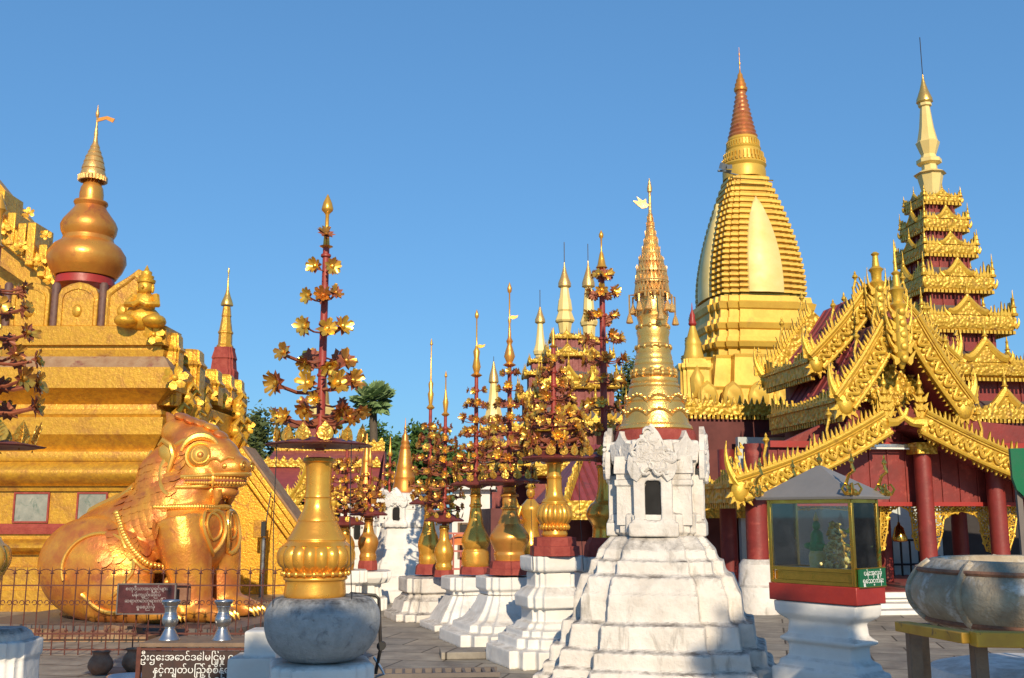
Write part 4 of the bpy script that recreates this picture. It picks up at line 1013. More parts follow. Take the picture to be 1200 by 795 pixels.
    for px, py, Y, s in ((205, 443, TY - .42, .23), (180, 392, TY - .25, .19), (288, 500, 21.6, .2), (286, 530, 21.4, .2), (240, 500, 19.5, .2), (262, 470, 20.6, .18)):
        p = at(px, py, Y); inst(BOSS, 'flower_boss', root, Matrix.Translation(-Vector(root.location)) @ face_mtx(p, (.45, -1, .1), s, .3))
    b = MB(); p = at(284, 520, 22.0); b.bb(at(206, 500, 18.6).x, p.x, 18.8, 22.4, 0, at(280, 492, 22).z); b.build('side_wall', 'ramp_gold', root, bevel=.03)
    # stair flank going down to the right
    Y = 20.8; pl = [(236, 536), (287, 536), (352, 626), (352, 712), (236, 712)]
    q = MB(); pts = [at(a, b_, Y) for a, b_ in pl]; pts[-1].z = pts[-2].z = 0
    q.prism([(p.x, p.z) for p in pts], (0, Y + .3, 0), (1, 0, 0), (0, 0, 1), .6); q.build('stair_flank', 'ramp_gold', root)
    q = MB(); A, B = at(281, 528, Y - .1), at(354, 629, Y - .1); dd = (B - A).normalized()
    ux = Vector((dd.x, 0, dd.z)); uy = Vector((-dd.z, 0, dd.x)); L = (B - A).length
    for (o0, o1, t) in ((-.26, -.17, .80), (-.16, -.01, .92), (0, .10, 1.05)):
        q.prism([(0, o0), (L, o0), (L, o1), (0, o1)], (A.x, Y + .25, A.z), ux, uy, t)
    q.build('stair_coping', 'ramp_gold', root, bevel=.02)
    q = MB(); q.prism([(0, .102), (L, .102), (L, .14), (0, .14)], (A.x, Y + .25, A.z), ux, uy, .9); q.build('coping_top', 'dusty', root)
    # balustrade of the stair above, upper left
    Y = 20.0; q = MB(); P = lambda a, b_, dy=0: at(a, b_, Y + dy)
    pts = [P(-70, 170), P(70, 318), P(70, 338), P(-70, 222)]
    q.prism([(p.x, p.z) for p in pts], (0, Y, 0), (1, 0, 0), (0, 0, 1), .8)
    q.build('upper_balustrade', 'ramp_gold', root, bevel=.03)
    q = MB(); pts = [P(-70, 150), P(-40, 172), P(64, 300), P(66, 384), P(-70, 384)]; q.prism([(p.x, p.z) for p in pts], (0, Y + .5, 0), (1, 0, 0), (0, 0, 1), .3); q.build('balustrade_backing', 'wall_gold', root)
    q = MB(); pts = [P(-70, 222.5), P(69, 338.5), P(60, 352), P(-70, 262)]; q.prism([(p.x, p.z) for p in pts], (0, Y + .1, 0), (1, 0, 0), (0, 0, 1), .5); q.build('balustrade_lower_fascia', 'wall_gold', root)  # recessed fascia below the balustrade, in the wall gold
    k = 0
    for a in range(-60, 66, 12):
        yy = 208 + (a + 35) * 1.02; p = P(a, yy + 14); hh = at(a, yy - (24 if k % 3 == 0 else 12), Y).z - p.z
        q = MB(); q.bb(p.x - .09, p.x + .08, Y - .43 - .07 * (k % 3 == 0), Y + .3, p.z - .2, p.z + hh); o = q.build('baluster', 'ramp_gold', root, bevel=.02); k += 1
    for a, b_, s in ((4, 268, .15), (24, 289, .15), (46, 306, .15), (58, 328, .14), (33, 250, .13), (54, 276, .12)):
        p = P(a, b_, -.52); inst(BOSS, 'flower_boss', root, Matrix.Translation(-Vector(root.location)) @ face_mtx(p, (.3, -1, .25), s, a))
    q = MB(); p0, p1 = P(-70, 300), P(66, 384); q.bb(-17, P(40, 350).x, 20.3, 22, z(383), P(20, 330).z); q.build('upper_wall_block', 'wall_gold', root)
    return root
TERR = terrace()

def bell_stupa():
    Y = 19.4
    o, pr = pxprof(105, Y, [(336, 33), (335, 33), (327, 32), (326, 34), (317, 40), (307, 44), (299, 43), (290, 37), (284, 29), (281, 28), (279, 27.5), (277, 28.5), (273, 30.5), (266, 31.5), (260, 29), (252, 23), (248, 20), (246, 18.5), (243, 17), (239, 19), (237, 18.5), (236, 13.2), (228, 13.4), (221, 12.3), (215, 9), (211, 5), (208, 2.5), (200, 1.5)])
    zb = pr[0][0]
    r = thing('bell_stupa', 'orange gold pot bellied stupa with a gilt umbrella crown on the terrace corner', 'stupa', (o.x, Y, zb))
    pr = [(z - zb, rr) for z, rr in pr]
    q = MB(); q.lathe(pr[:3], n=40); q.build('red_ring', 'red_paint', r, local=True)
    q = MB(); q.lathe(pr[3:], n=48); q.build('bell', 'bell_gold', r, local=True, smooth=30)
    q = MB(); o2, p2 = pxprof(111, Y, [(208, 14), (206, 14.3), (203, 13.6), (200, 12.5), (199, 13.2), (196, 12.6), (192, 11), (191, 11.5), (186, 9.6), (185, 10), (180, 7.2), (179, 7.6), (174, 5), (173, 5.4), (168, 3), (160, 2), (158, 2.4), (148, 1.2), (138, 1), (137, 1.8), (133, 2.3), (129, 1), (123, .2)])
    q.lathe([(z - zb, rr) for z, rr in p2], n=24)
    for k in range(24):
        a = k * PI / 12; rr = p2[1][1] * 1.02; q.box((rr * math.cos(a), rr * math.sin(a), p2[0][0] - zb - .04), (.05, .05, .10))
    q.build('umbrella_crown', 'hti_gold', r, local=True)
    q = MB(); zz = at(111, 143, Y).z - zb
    q.prism([(0, 0), (.16, .05), (.3, -.02), (.34, .06), (.18, .12), (0, .08)], (.02, 0, zz), (1, 0, 0), (0, 0, 1), .02); q.build('wind_vane', 'bell_gold', r, local=True)
bell_stupa()

def corner_spire():
    Y = 22.6
    r0 = at(262, 440, Y); r = thing('small_spire', 'slim gold spire on a brown stepped base at the far terrace corner', 'spire', (r0.x, Y, r0.z))
    zb = r0.z
    def s(py): return at(262, py, Y).z - zb
    def w(h): return h * mpp(420, Y)
    q = MB(); q.stack(RD1, [(-.3, w(15)), (s(436), w(15)), (s(433), w(13)), (s(422), w(12)), (s(421), w(13)), (s(417), w(12)), (s(411), w(10.5)), (s(408), w(10.5))]); q.build('base', 'red_drum', r, local=True, smooth=25)
    q = MB(); q.stack(octagon(), [(s(408), w(9)), (s(406), w(9)), (s(404), w(7.5)), (s(392), w(7.2)), (s(391), w(8.2)), (s(389), w(8)), (s(388), w(7)), (s(372), w(4.8)), (s(371), w(5.4)), (s(369), w(5)), (s(360), w(4))]); q.build('shaft', 'wall_gold', r, local=True, smooth=25)
    q = MB(); q.lathe([(s(358.5), w(7)), (s(357.5), w(7.3)), (s(353), w(6)), (s(348), w(4)), (s(342), w(2)), (s(336), w(1.2)), (s(330), w(1)), (s(322), w(.6)), (s(318), w(1.4)), (s(314), .01)], n=16); q.build('umbrella_crown', 'spire_gold', r, local=True)
corner_spire()

# ------------------------------------------------------------------ the seated guardian lion
def lion():
    Y = 15.3; a = R(-12); px0 = 178
    o = at(px0, 700, Y); o.z = .1
    root = thing('lion_statue', 'giant seated red gold lion statue with bulging eyes and bared teeth behind the fence', 'statue', o, a); root.scale = (.91, .93, .925)
    m = MB()
    E = m.ball
    # haunches and rear
    for s in (-1, 1):
        E((-.62, s * .62, .78), (1.02, .46, .80), 24, 16, Matrix.Rotation(R(8), 3, 'Y'))
        E((-.1, s * .76, .42), (.62, .34, .38), 18, 12)
        m.tube([(-.5, s * .72, .22), (.1, s * .80, .2), (.55, s * .80, .16)], [.26, .22, .18], 14)
        E((.62, s * .80, .14), (.36, .25, .17), 16, 10)
        for t in range(4): E((.86, s * .80 + (t - 1.5) * .11, .1), (.15, .065, .1), 10, 8)
    E((-1.05, 0, .72), (.85, .72, .74), 24, 16)
    m.tube([(-1.0, 0, .95), (-.55, 0, 1.12), (-.1, 0, 1.34), (.3, 0, 1.62), (.55, 0, 1.95)], [.72, .74, .72, .68, .62], 24)
    # chest and neck
    E((.66, 0, 1.35), (.60, .70, .74), 24, 16); E((.50, 0, 1.85), (.62, .62, .62), 24, 16); E((.22, 0, 2.05), (.50, .56, .72), 24, 16); E((-.05, 0, 1.55), (.55, .62, .55), 20, 14)
    for s in (-1, 1): E((.78, s * .30, 1.42), (.42, .36, .46), 20, 14)
    # forelegs
    for s in (-1, 1):
        m.tube([(.72, s * .46, 1.55), (.84, s * .48, 1.1), (.92, s * .47, .7), (.98, s * .46, .3), (1.0, s * .46, .1)], [.42, .40, .34, .30, .31], 18)
        E((1.16, s * .46, .16), (.42, .31, .19), 18, 12)
        for t in range(4): E((1.46, s * .46 + (t - 1.5) * .135, .12), (.18, .08, .12), 10, 8)
    # head
    def hp(x, y, z): return (.54 + (x - .62) * .90, y * .78, 2.38 + (z - 2.35) * .95)
    hm = []
    E(hp(.80, 0, 2.42), tuple(k_ * q_ for k_, q_ in zip((.9, .78, .98), (.62, .58, .56))), 28, 18); E(hp(1.0, 0, 2.46), tuple(k_ * q_ for k_, q_ in zip((.9, .78, .98), (.6, .5, .42))), 24, 16)
    E(hp(1.36, 0, 2.30), tuple(k_ * q_ for k_, q_ in zip((.9, .78, .98), (.46, .42, .27))), 24, 16); E(hp(1.55, 0, 2.31), tuple(k_ * q_ for k_, q_ in zip((.9, .78, .98), (.26, .36, .22))), 20, 14)
    E(hp(1.22, 0, 2.12), tuple(k_ * q_ for k_, q_ in zip((.9, .78, .98), (.50, .40, .17))), 24, 14)
    E(hp(.70, 0, 2.82), tuple(k_ * q_ for k_, q_ in zip((.9, .78, .98), (.46, .44, .24))), 20, 14); E(hp(.40, 0, 2.92), tuple(k_ * q_ for k_, q_ in zip((.9, .78, .98), (.36, .34, .26))), 18, 12)
    E(hp(1.16, 0, 1.90), tuple(k_ * q_ for k_, q_ in zip((.9, .78, .98), (.46, .36, .12))), 22, 12)                   # lower jaw
    E(hp(.80, 0, 2.02), tuple(k_ * q_ for k_, q_ in zip((.9, .78, .98), (.52, .52, .30))), 22, 14)
    for s in (-1, 1): E(hp(.86, s * .42, 2.14), tuple(k_ * q_ for k_, q_ in zip((.9, .78, .98), (.40, .18, .32))), 18, 12)          # jowl
    ob = m.build('body', 'lion_gold', root, local=True, smooth=0)
    rm = ob.modifiers.new('r', 'REMESH'); rm.mode = 'VOXEL'; rm.voxel_size = .034
    sm = ob.modifiers.new('s', 'SMOOTH'); sm.factor = .5; sm.iterations = 7
    bpy.context.view_layer.update(); dg = bpy.context.evaluated_depsgraph_get()
    me = bpy.data.meshes.new_from_object(ob.evaluated_get(dg)); ob.modifiers.clear(); ob.data = me; me.name = 'body'
    me.polygons.foreach_set('use_smooth', [True] * len(me.polygons))
    if not me.materials: me.materials.append(M['lion_gold'])
    bm = bmesh.new(); bm.from_mesh(me); bvh = BVHTree.FromBMesh(bm)
    def hp(x, y, z): return (.54 + (x - .62) * .90, y * .78, 2.38 + (z - 2.35) * .95)
    def hit(o_, d_):
        h = bvh.ray_cast(Vector(o_), Vector(d_).normalized()); return (h[0], h[1]) if h[0] is not None else (None, None)
    # mane of overlapping scales round the neck and shoulders
    sc = MB()
    for row in range(15):
        t = row / 14
        ax = Vector((.08 + .40 * t, 0, 1.02 + 1.55 * t)); n = 30
        for k in range(n):
            an = 2 * PI * (k + .5 * (row % 2)) / n
            d = Vector((math.cos(an) * .8, math.sin(an), .25 * math.cos(an)))
            if math.cos(an) > .55: continue
            h, nn = hit(ax + d * 3, -d)
            if h is None or h.z > 2.72 or h.z < .85 or h.x > .66 + (h.z - 1) * .08 or h.x < -.62 + .62 * (1.75 - h.z) * .8: continue
            down = (Vector((-.35, 0, -1)) - nn * Vector((-.35, 0, -1)).dot(nn)).normalized(); s_ = nn.cross(down)
            w_ = .105; c = h + nn * .006
            pts = []
            for (u, v, l) in ((-.9, -.9, -.01), (.9, -.9, -.01), (1.0, .1, .016), (.55, .95, .030), (0, 1.3, .036), (-.55, .95, .030), (-1.0, .1, .016)): pts.append(c + s_ * u * w_ + down * v * w_ + nn * l)
            pts.append(c + down * w_ * .15 + nn * .036)
            sc.add(pts, [(0, 1, 7), (1, 2, 7), (2, 3, 7), (3, 4, 7), (4, 5, 7), (5, 6, 7), (6, 0, 7)])
    sc.build('mane_scales', 'lion_gold', root, local=True, smooth=30)
    # ridges following the surface
    def ridge(pts, rad, name, mat_='lion_light', centre=None, parent=None, beads=0):
        out = []
        for (o_, d_) in pts:
            h, nn = hit(o_, d_)
            if h is not None: out.append(h + nn * rad * .35)
        if len(out) < 2: return None
        q = MB()
        if beads:
            L = 0
            for i in range(len(out) - 1):
                n = max(1, int((out[i + 1] - out[i]).length / (rad * 1.7)))
                for k in range(n): q.ball(out[i].lerp(out[i + 1], k / n), (rad, rad, rad), 8, 6)
        else: q.tube(out, rad, 8)
        return q.build(name, mat_, root, local=True)
    ridge([((-2.4 + 0.0, 0, .1 + .14 * i), (1, 0, .02)) for i in range(8)] + [((-1.9 + .12 * i, 0, 3.2), (0, 0, -1)) for i in range(2, 16)], .07, 'back_ridge')
    # mane border beads, saddle line
    for s in (-1, 1):
        arc = []
        for i in range(34):
            t = i / 33; arc.append(((-.30 + .95 * t + .06 * math.sin(t * PI), s * 3, 1.62 - 1.05 * t - .12 * math.sin(t * PI)), (0, -s, 0)))
        ridge(arc, .055, 'mane_border', beads=1)
        arc = [((-.22 + .95 * i / 33, s * 3, 1.50 - 1.05 * i / 33 - .12 * math.sin(i / 33 * PI)), (0, -s, 0)) for i in range(34)]
        ridge(arc, .03, 'mane_edge')
        arc = [((-.35 + .55 * math.cos(R(200 - 250 * i / 30)), s * 3, .80 + .52 * math.sin(R(200 - 250 * i / 30))), (0, -s, 0)) for i in range(31)]
        ridge(arc, .03, 'haunch_swirl')
        arc = [((-.55 + 1.1 * i / 24, s * 3, .42 - .26 * math.sin(i / 24 * PI)), (0, -s, 0)) for i in range(25)]
        ridge(arc, .035, 'thigh_line')
    # chest pendants
    q = MB()
    for s in (-1, 1):
        cy = s * .30; cz = 1.42; pts = []
        for k in range(25):
            an = 2 * PI * k / 24; yy = cy + .27 * math.sin(an); zz = cz + .33 * math.cos(an) - .1 * (1 - abs(math.sin(an)))
            h, nn = hit((4, yy, zz), (-1, 0, 0))
            if h is not None: pts.append(h + nn * .01)
        q.tube(pts, .035, 6)
        pts = []
        for k in range(25):
            an = 2 * PI * k / 24; h, nn = hit((4, cy + .16 * math.sin(an), cz + .2 * math.cos(an)), (-1, 0, 0))
            if h is not None: pts.append(h + nn * .008)
        q.tube(pts, .022, 6)
    q.build('chest_pendant', 'lion_light', root, local=True)
    pts = []
    for k in range(30):
        an = R(-105 + 210 * k / 29); h, nn = hit((.55 + 3 * math.cos(an), 3 * math.sin(an), 1.72), (-math.cos(an), -math.sin(an), 0))
        if h is not None: pts.append(h + nn * .01)
    q = MB()
    for i in range(len(pts) - 1):
        for k in range(2): q.ball(pts[i].lerp(pts[i + 1], k / 2), .05, 8, 6)
    q.build('necklace', 'lion_light', root, local=True)
    # eyes
    for s in (-1, 1):
        h, nn = hit((hp(1.08, 0, 0)[0], s * 3, hp(0, 0, 2.50)[2]), (0, -s, 0))
        if h is None: h, nn = Vector((1.08, s * .45, 2.5)), Vector((0, s, 0))
        nn = (nn + Vector((.75, s * .25, .1))).normalized() if False else Vector((.45, s * .88, .12)).normalized()
        rot = nn.to_track_quat('Z', 'Y').to_matrix(); c = h - nn * .05
        e = MB(); e.ball(c, (.20, .20, .14), 20, 12, rot); eo = e.build('eye', 'lion_light', root, local=True)
        def ring(r_, t_, z_, name):
            k_ = MB(); k_.tube([c + rot @ Vector((r_ * math.cos(q_ * PI / 12), r_ * math.sin(q_ * PI / 12), z_)) for q_ in range(25)], t_, 7); k_.build(name, 'lion_light', eo, local=True)
        ring(.215, .035, .0, 'eyelid'); ring(.13, .016, .10, 'iris_ring')
        k_ = MB(); k_.ball(c + rot @ Vector((0, 0, .13)), (.055, .055, .03), 12, 8, rot); k_.build('pupil', 'lion_gold', eo, local=True)
        # brow, lines behind the eye
        b = MB(); pts = []
        for k in range(16):
            t = k / 15; v = c + rot @ Vector((.30 * math.cos(R(20 + 150 * t)), .30 * math.sin(R(20 + 150 * t)), .0)); pts.append(v + Vector((0, 0, .02)))
        b.tube(pts, [.02 + .05 * math.sin(PI * k / 15) for k in range(16)], 8); b.build('brow', 'lion_light', root, local=True)
        # ear: upright curl
        e = MB(); b0 = Vector(hp(.46, s * .52, 2.44))
        e.ball(b0 + Vector((0, 0, .08)), (.17, .09, .23), 14, 10, Matrix.Rotation(R(-24), 3, 'Y'))
        e.tube([b0 + Vector((.06, s * .08, -.2)), b0 + Vector((.14, s * .09, .05)), b0 + Vector((.08, s * .09, .22)), b0 + Vector((-.08, s * .06, .30)), b0 + Vector((-.16, s * .05, .22))], [.04, .05, .05, .045, .02], 8)
        e.build('ear', 'lion_light', root, local=True)
        # jaw line frill
        f = MB(); pts = []
        for k in range(18):
            t = k / 17; an = R(95 + 150 * t); h2, n2 = hit((hp(.86 + .46 * math.cos(an), 0, 0)[0], s * 3, hp(0, 0, 2.28 + .48 * math.sin(an))[2]), (0, -s, 0))
            if h2 is not None: pts.append(h2 + n2 * .01)
        f.tube(pts, .045, 8); f.build('jaw_frill', 'lion_light', root, local=True)
        # beard curls
        f = MB()
        for x_, l_ in ((.98, .34), (1.32, .28)):
            f.tube([hp(x_, s * .26, 1.93), hp(x_ + .02, s * .28, 1.82), hp(x_ - .03, s * .28, 1.80 - l_ * .35), hp(x_ - .10, s * .27, 1.80 - l_ * .5)], [.10, .08, .05, .015], 10)
        f.build('beard_curl', 'lion_gold', root, local=True)
        # nostril
        f = MB(); h2, n2 = hit((4, s * .14, hp(0, 0, 2.34)[2]), (-1, 0, 0))
        if h2 is not None:
            f.tube([h2 + Vector((.0, .07 * math.cos(k * PI / 6), .06 * math.sin(k * PI / 6))) for k in range(13)], .026, 6); f.ball(h2, .04, 8, 6); f.build('nostril', 'lion_light', root, local=True); f = MB()
        h3, n3 = hit((hp(1.5, 0, 0)[0], s * 3, hp(0, 0, 2.33)[2]), (0, -s, 0))
        if h3 is not None: f.ball(h3, .045, 8, 6)
        if f.v: f.build('nostril', 'lion_light', root, local=True)
    # lips and teeth: traced round the muzzle
    def muzzle(zq, an, k=1.0):
        return hit((hp(1.0, 0, 0)[0] + 3 * math.cos(an), 3 * math.sin(an), hp(0, 0, zq)[2]), (-math.cos(an), -math.sin(an), 0))
    for zq, rad, nm, dz in ((2.175, .038, 'upper_lip', 0), (2.00, .034, 'lower_lip', 0)):
        pts = []
        for k in range(41):
            an = R(-112 + 224 * k / 40); h, nn = muzzle(zq + .03 * math.cos(an * 1.4), an)
            if h is not None: pts.append(h + nn * .005)
        q = MB(); q.tube(pts, rad, 8); q.build(nm, 'lion_light', root, local=True)
    t1 = MB(); gum = []
    for k in range(46):
        an = R(-104 + 208 * k / 45); h, nn = muzzle(2.09, an)
        if h is None: continue
        big = k in (12, 33)
        nn.z = 0; nn.normalize(); s_ = Vector((-nn.y, nn.x, 0)); c = h + nn * .012; wd = .028 if not big else .036
        if big: t1.tube([c + Vector((0, 0, .08)), c + nn * .02 + Vector((0, 0, -.02)), c + Vector((0, 0, -.13))], [.035, .032, .006], 7)
        else:
            t1.ball(c + Vector((0, 0, .036)), (.026, .026, .034), 7, 6); t1.ball(c + Vector((0, 0, -.038)), (.026, .026, .032), 7, 6)
        gum.append(h + nn * .002)
    t1.build('teeth', 'lion_light', root, local=True)
    q = MB(); q.tube(gum, .03, 6); q.build('gum', 'calyx', root, local=True)
    # snout wrinkle, head crest lobes, forehead plume
    for s in (1, -1):
        q = MB()
        seq = [(1.18, 2.36), (1.24, 2.44), (1.34, 2.46), (1.42, 2.40), (1.52, 2.47), (1.62, 2.45)]
        pts = []
        for x_, z_ in seq:
            h, nn = hit((hp(x_, 0, 0)[0], s * 3, hp(0, 0, z_)[2]), (0, -s, 0))
            if h is not None: pts.append(h + nn * .008)
        if len(pts) > 1: q.tube(pts, .026, 7); q.build('snout_line', 'lion_light', root, local=True)
    q = MB()
    for i in range(5):
        x_ = hp(.45 + .19 * i, 0, 0)[0]; h, nn = hit((x_, 0, 4), (0, 0, -1))
        if h is not None: q.ball(h, (.13, .24 - .02 * i, .07), 12, 8, Matrix.Rotation(R(25), 3, 'Y'))
    q.tube([hp(.66, 0, 2.92), hp(.40, 0, 3.04), hp(.20, 0, 3.14), hp(.10, 0, 3.27)], [.12, .15, .10, .02], 12)
    q.build('head_crest', 'lion_gold', root, local=True)
    # tail curling up over the rump
    q = MB(); q.tube([(-1.72, .1, .3), (-1.82, .12, .8), (-1.55, .08, 1.28), (-1.0, .0, 1.62), (-.6, -.05, 1.86), (-.38, -.05, 2.0), (-.30, -.05, 1.92)], [.1, .1, .10, .10, .10, .13, .04], 10)
    q.build('tail', 'lion_light', root, local=True)
    # claws
    for s in (-1, 1):
        for t in range(4):
            q = MB()
            q.tube([(1.58, s * .46 + (t - 1.5) * .135, .13), (1.66, s * .46 + (t - 1.5) * .135, .09), (1.69, s * .46 + (t - 1.5) * .135, .02)], [.045, .035, .006], 7)
            q.build('claw', 'lion_light', root, local=True); q = MB()
            q.tube([(.96, s * .80 + (t - 1.5) * .11, .11), (1.03, s * .80 + (t - 1.5) * .11, .08), (1.05, s * .80 + (t - 1.5) * .11, .02)], [.038, .03, .006], 7)
            q.build('claw', 'lion_light', root, local=True)
    bm.free()
    # low slab
    b = MB(); b.box((-.1, 0, .02), (4.1, 2.6, .16)); tag(b.build('statue_slab', 'roof_dark', None, loc=None), None, None)
    s_ = bpy.data.objects['statue_slab']; s_.location = (o.x, o.y, 0); s_.rotation_euler = (0, 0, a); tag(s_, 'low dark stone slab under the seated lion', 'slab')
lion()
# ------------------------------------------------------------------ offering trees of gilt metal flowers
def unit_branch():
    m = MB(); m.tube([(0, 0, 0), (0, .25, -.10), (0, .6, -.12), (0, 1, 0)], [.07, .055, .05, .05], 5); return m.mesh('branch', 'calyx')
BR = unit_branch()
def leaf_mesh(kind=0):
    m = MB(); P = [(0, 0), (.34, .12), (.46, .38), (.36, .66), (.14, .9), (0, 1.08), (-.14, .9), (-.36, .66), (-.46, .38), (-.34, .12)]
    vs = [(x, .05 * abs(x) * 2 + .10 * (y - .4) ** 2, y) for x, y in P]; n = len(P)
    vs2 = [(x, y + .03, z) for x, y, z in vs]
    vs += vs2; vs += [(0, -.05, .4), (0, .0, .4)]
    fs = []
    for i in range(n): j = (i + 1) % n; fs += [(i, j, 2 * n), (n + j, n + i, 2 * n + 1), (i, n + i, n + j, j)]
    m.add(vs, fs); m.tube([(0, -.055, .02), (0, -.07, .4), (0, .03, 1.05)], [.035, .03, .01], 5)
    for k in range(4):
        for s in (-1, 1): m.tube([(0, -.06, .15 + .17 * k), (s * .16, -.03, .28 + .17 * k), (s * .27, .0, .36 + .15 * k)], [.018, .014, .008], 4)
    return m.mesh('leaf', 'leaf_gold')
LF = leaf_mesh()
def bell_mesh():
    m = MB(); m.lathe([(-1, .42), (-.95, .45), (-.7, .33), (-.3, .26), (0, .08), (.1, .03)], n=8); m.tube([(0, 0, 0), (0, 0, 1.2)], .03, 4); return m.mesh('hanging_drop', 'brass')
BE = bell_mesh()

def metal_tree(label, px, Y, vase, saucer, trunk, finial, whorls, leaves=10, seed=1, vmat='vase_gold', redbase=None, flute=(0, 0), explicit=None, fl=(0, 1, 3, 5), group='gilt metal flower trees', loc_z=None, vane=None, trunk_r=4, dense=0, wires=0, leafpx=9):
    rnd = random.Random(seed)
    def z(py): return at(600, py, Y).z
    def w(h, py=None): return h * mpp(py or saucer[0], Y)
    pmid = (vase[0][0] if vase else saucer[0])
    X = at(px, pmid, Y).x; zb = z(redbase[0][0]) if redbase else z(vase[0][0])
    root = thing('flower_tree', label, 'metal tree', (X, Y, zb), 0, group)
    if redbase:
        q = MB(); q.stack(octagon(), [(z(py) - zb, w(h)) for py, h in redbase], rz=.2); q.build('red_base', 'red_drum', root, local=True, smooth=25)
    if vase:
        pr = [(z(py) - zb, w(h)) for py, h in vase]; q = MB()
        f0, f1 = z(flute[0]) - zb if flute[0] else 0, z(flute[1]) - zb if flute[1] else 0
        q.lathe(smoothprof(pr, 5), n=72 if flute[0] else 40, flute=18 if flute[0] else 0, fdepth=.085, frange=(min(f0, f1), max(f0, f1)))
        vo = q.build('vase', vmat, root, local=True, smooth=55)
        q = MB()
        for py, h in vase[1:-1]:
            pass
        zr = pr[-1][0]; q.lathe([(zr - .012, pr[-1][1] * 1.0), (zr, pr[-1][1] * 1.16), (zr + .02, pr[-1][1] * 1.12), (zr + .028, pr[-1][1] * .9)], n=36); q.build('rim', vmat, vo, local=True)
        if flute[0]:
            q = MB(); zl = min(f0, f1); rl = [r for zz, r in pr if abs(zz - zl) < .02] or [pr[1][1]]
            for k in range(22):
                a = 2 * PI * k / 22; q.ball((rl[0] * 1.04 * math.cos(a), rl[0] * 1.04 * math.sin(a), zl - .01), (w(2.6), w(2.6), w(3.4)), 8, 6)
            q.tube([(rl[0] * 1.03 * math.cos(k * PI / 22), rl[0] * 1.03 * math.sin(k * PI / 22), zl - .01) for k in range(45)], w(1.5), 6)
            q.build('petal_band', vmat, vo, local=True)
    sz = z(saucer[0]) - zb; sr = w(saucer[1]) * .92
    q = MB(); q.stack(octagon(), [(sz - w(6), sr * .3), (sz - w(3), sr * .55), (sz - w(3.4), sr * 1.0), (sz - w(1.8), sr * 1.04), (sz + w(3.5), sr * .62), (sz + w(7), sr * .25)]); q.build('canopy', 'canopy', root, local=True, smooth=25)
    zt = z(trunk) - zb; tr = w(trunk_r)
    q = MB(); q.lathe([(sz - w(8), tr * 1.2), (sz + (zt - sz) * .5, tr), (zt, tr * .85)], n=12); to = q.build('trunk', 'trunk_red', root, local=True)
    for py, rp, n, fp in whorls:
        q = MB(); q.lathe([(z(py + 2) - zb, tr * 1.1), (z(py + 1) - zb, tr * 1.35), (z(py - 1) - zb, tr * 1.35), (z(py - 2) - zb, tr * 1.1)], n=12); q.build('collar', 'trunk_red', to, local=True)
    q = MB(); q.lathe([(z(py) - zb, max(.003, w(h, py))) for py, h in finial], n=12); q.build('finial', vmat, root, local=True)
    if vane:
        zz = z(vane) - zb; s = w(7); q = MB()
        q.prism([(0, -.1 * s), (.6 * s, -.35 * s), (1.3 * s, -.1 * s), (1.5 * s, .35 * s), (1.0 * s, .2 * s), (.5 * s, .3 * s), (0, .15 * s)], (0, 0, zz), (1, 0, 0), (0, 0, 1), .02); q.build('bird_vane', vmat, root, local=True)
    cnt = 0
    def put(azim, zc, rad, fr, up):
        nonlocal cnt
        if cnt >= 99: return
        cnt += 1
        d = Vector((math.sin(azim), -math.cos(azim), 0)); p = d * rad + Vector((0, 0, zc))
        face = (d + Vector((rnd.uniform(-.25, .25), rnd.uniform(-.25, .15), up + rnd.uniform(-.2, .25)))).normalized()
        inst(FL[rnd.choice(fl)], 'flower', root, face_mtx(p, face, fr, rnd.uniform(0, 6)) @ Matrix.Diagonal((rnd.uniform(.82, 1.08), rnd.uniform(.82, 1.08), rnd.uniform(.7, 1.3), 1)))
        L = max(rad - fr * .3, .02)
        mt = Matrix.Translation((0, 0, zc - .06 * rad)) @ Matrix.Rotation(azim + PI, 4, 'Z') @ Matrix.Diagonal((L * .55 + .1, L, L * .8, 1))
        inst(BR, 'branch', root, mt)
    if explicit:
        for fx, fy, fr_, tilt in explicit:
            rw = w(abs(fx) + rnd.uniform(10, 20)); s = max(-1, min(1, w(fx) / rw)); az = math.asin(s)
            if rnd.random() < .22: az = PI - az
            put(az, z(fy) - zb, rw, w(fr_) * rnd.uniform(1.4, 1.65) * (.82 if fy > 465 else 1), tilt)
    for py, rp, n, fp in whorls:
        a0 = rnd.uniform(0, 6.28)
        for k in range(n):
            put(a0 + 2 * PI * k / n + rnd.uniform(-.25, .25), z(py + rnd.uniform(-3, 3)) - zb, w(rp) * rnd.uniform(.8, 1.1), w(fp) * rnd.uniform(.95, 1.28), .15)
    for k in range(leaves):
        a = 2 * PI * k / leaves + .3; d = Vector((math.sin(a), -math.cos(a), 0)); s = w(leafpx) * rnd.uniform(1.3, 1.7)
        mt = Matrix.Translation(d * sr * .92 + Vector((0, 0, sz + w(.5)))) @ Matrix.Rotation(a, 4, 'Z') @ Matrix.Rotation(R(rnd.uniform(-14, 22)), 4, 'X') @ Matrix.Scale(s, 4)
        inst(LF, 'leaf', root, mt)
        if k % 2 == 0: inst(BE, 'hanging_drop', root, Matrix.Translation(d * sr * .9 + Vector((0, 0, sz - w(5)))) @ Matrix.Scale(w(2.6), 4))
    for k in range(wires):
        a = -.9 + 1.8 * k / max(1, wires - 1); q = MB(); d = Vector((math.sin(a), -math.cos(a), 0))
        q.tube([d * sr * .95 + Vector((0, 0, sz)), d * sr * .96 + Vector((0, 0, sz * .5)), d * sr * .98 + Vector((.03, 0, .0 - .15))], .0035, 4); q.build('hanging_wire', 'cable', root, local=True)
    return root

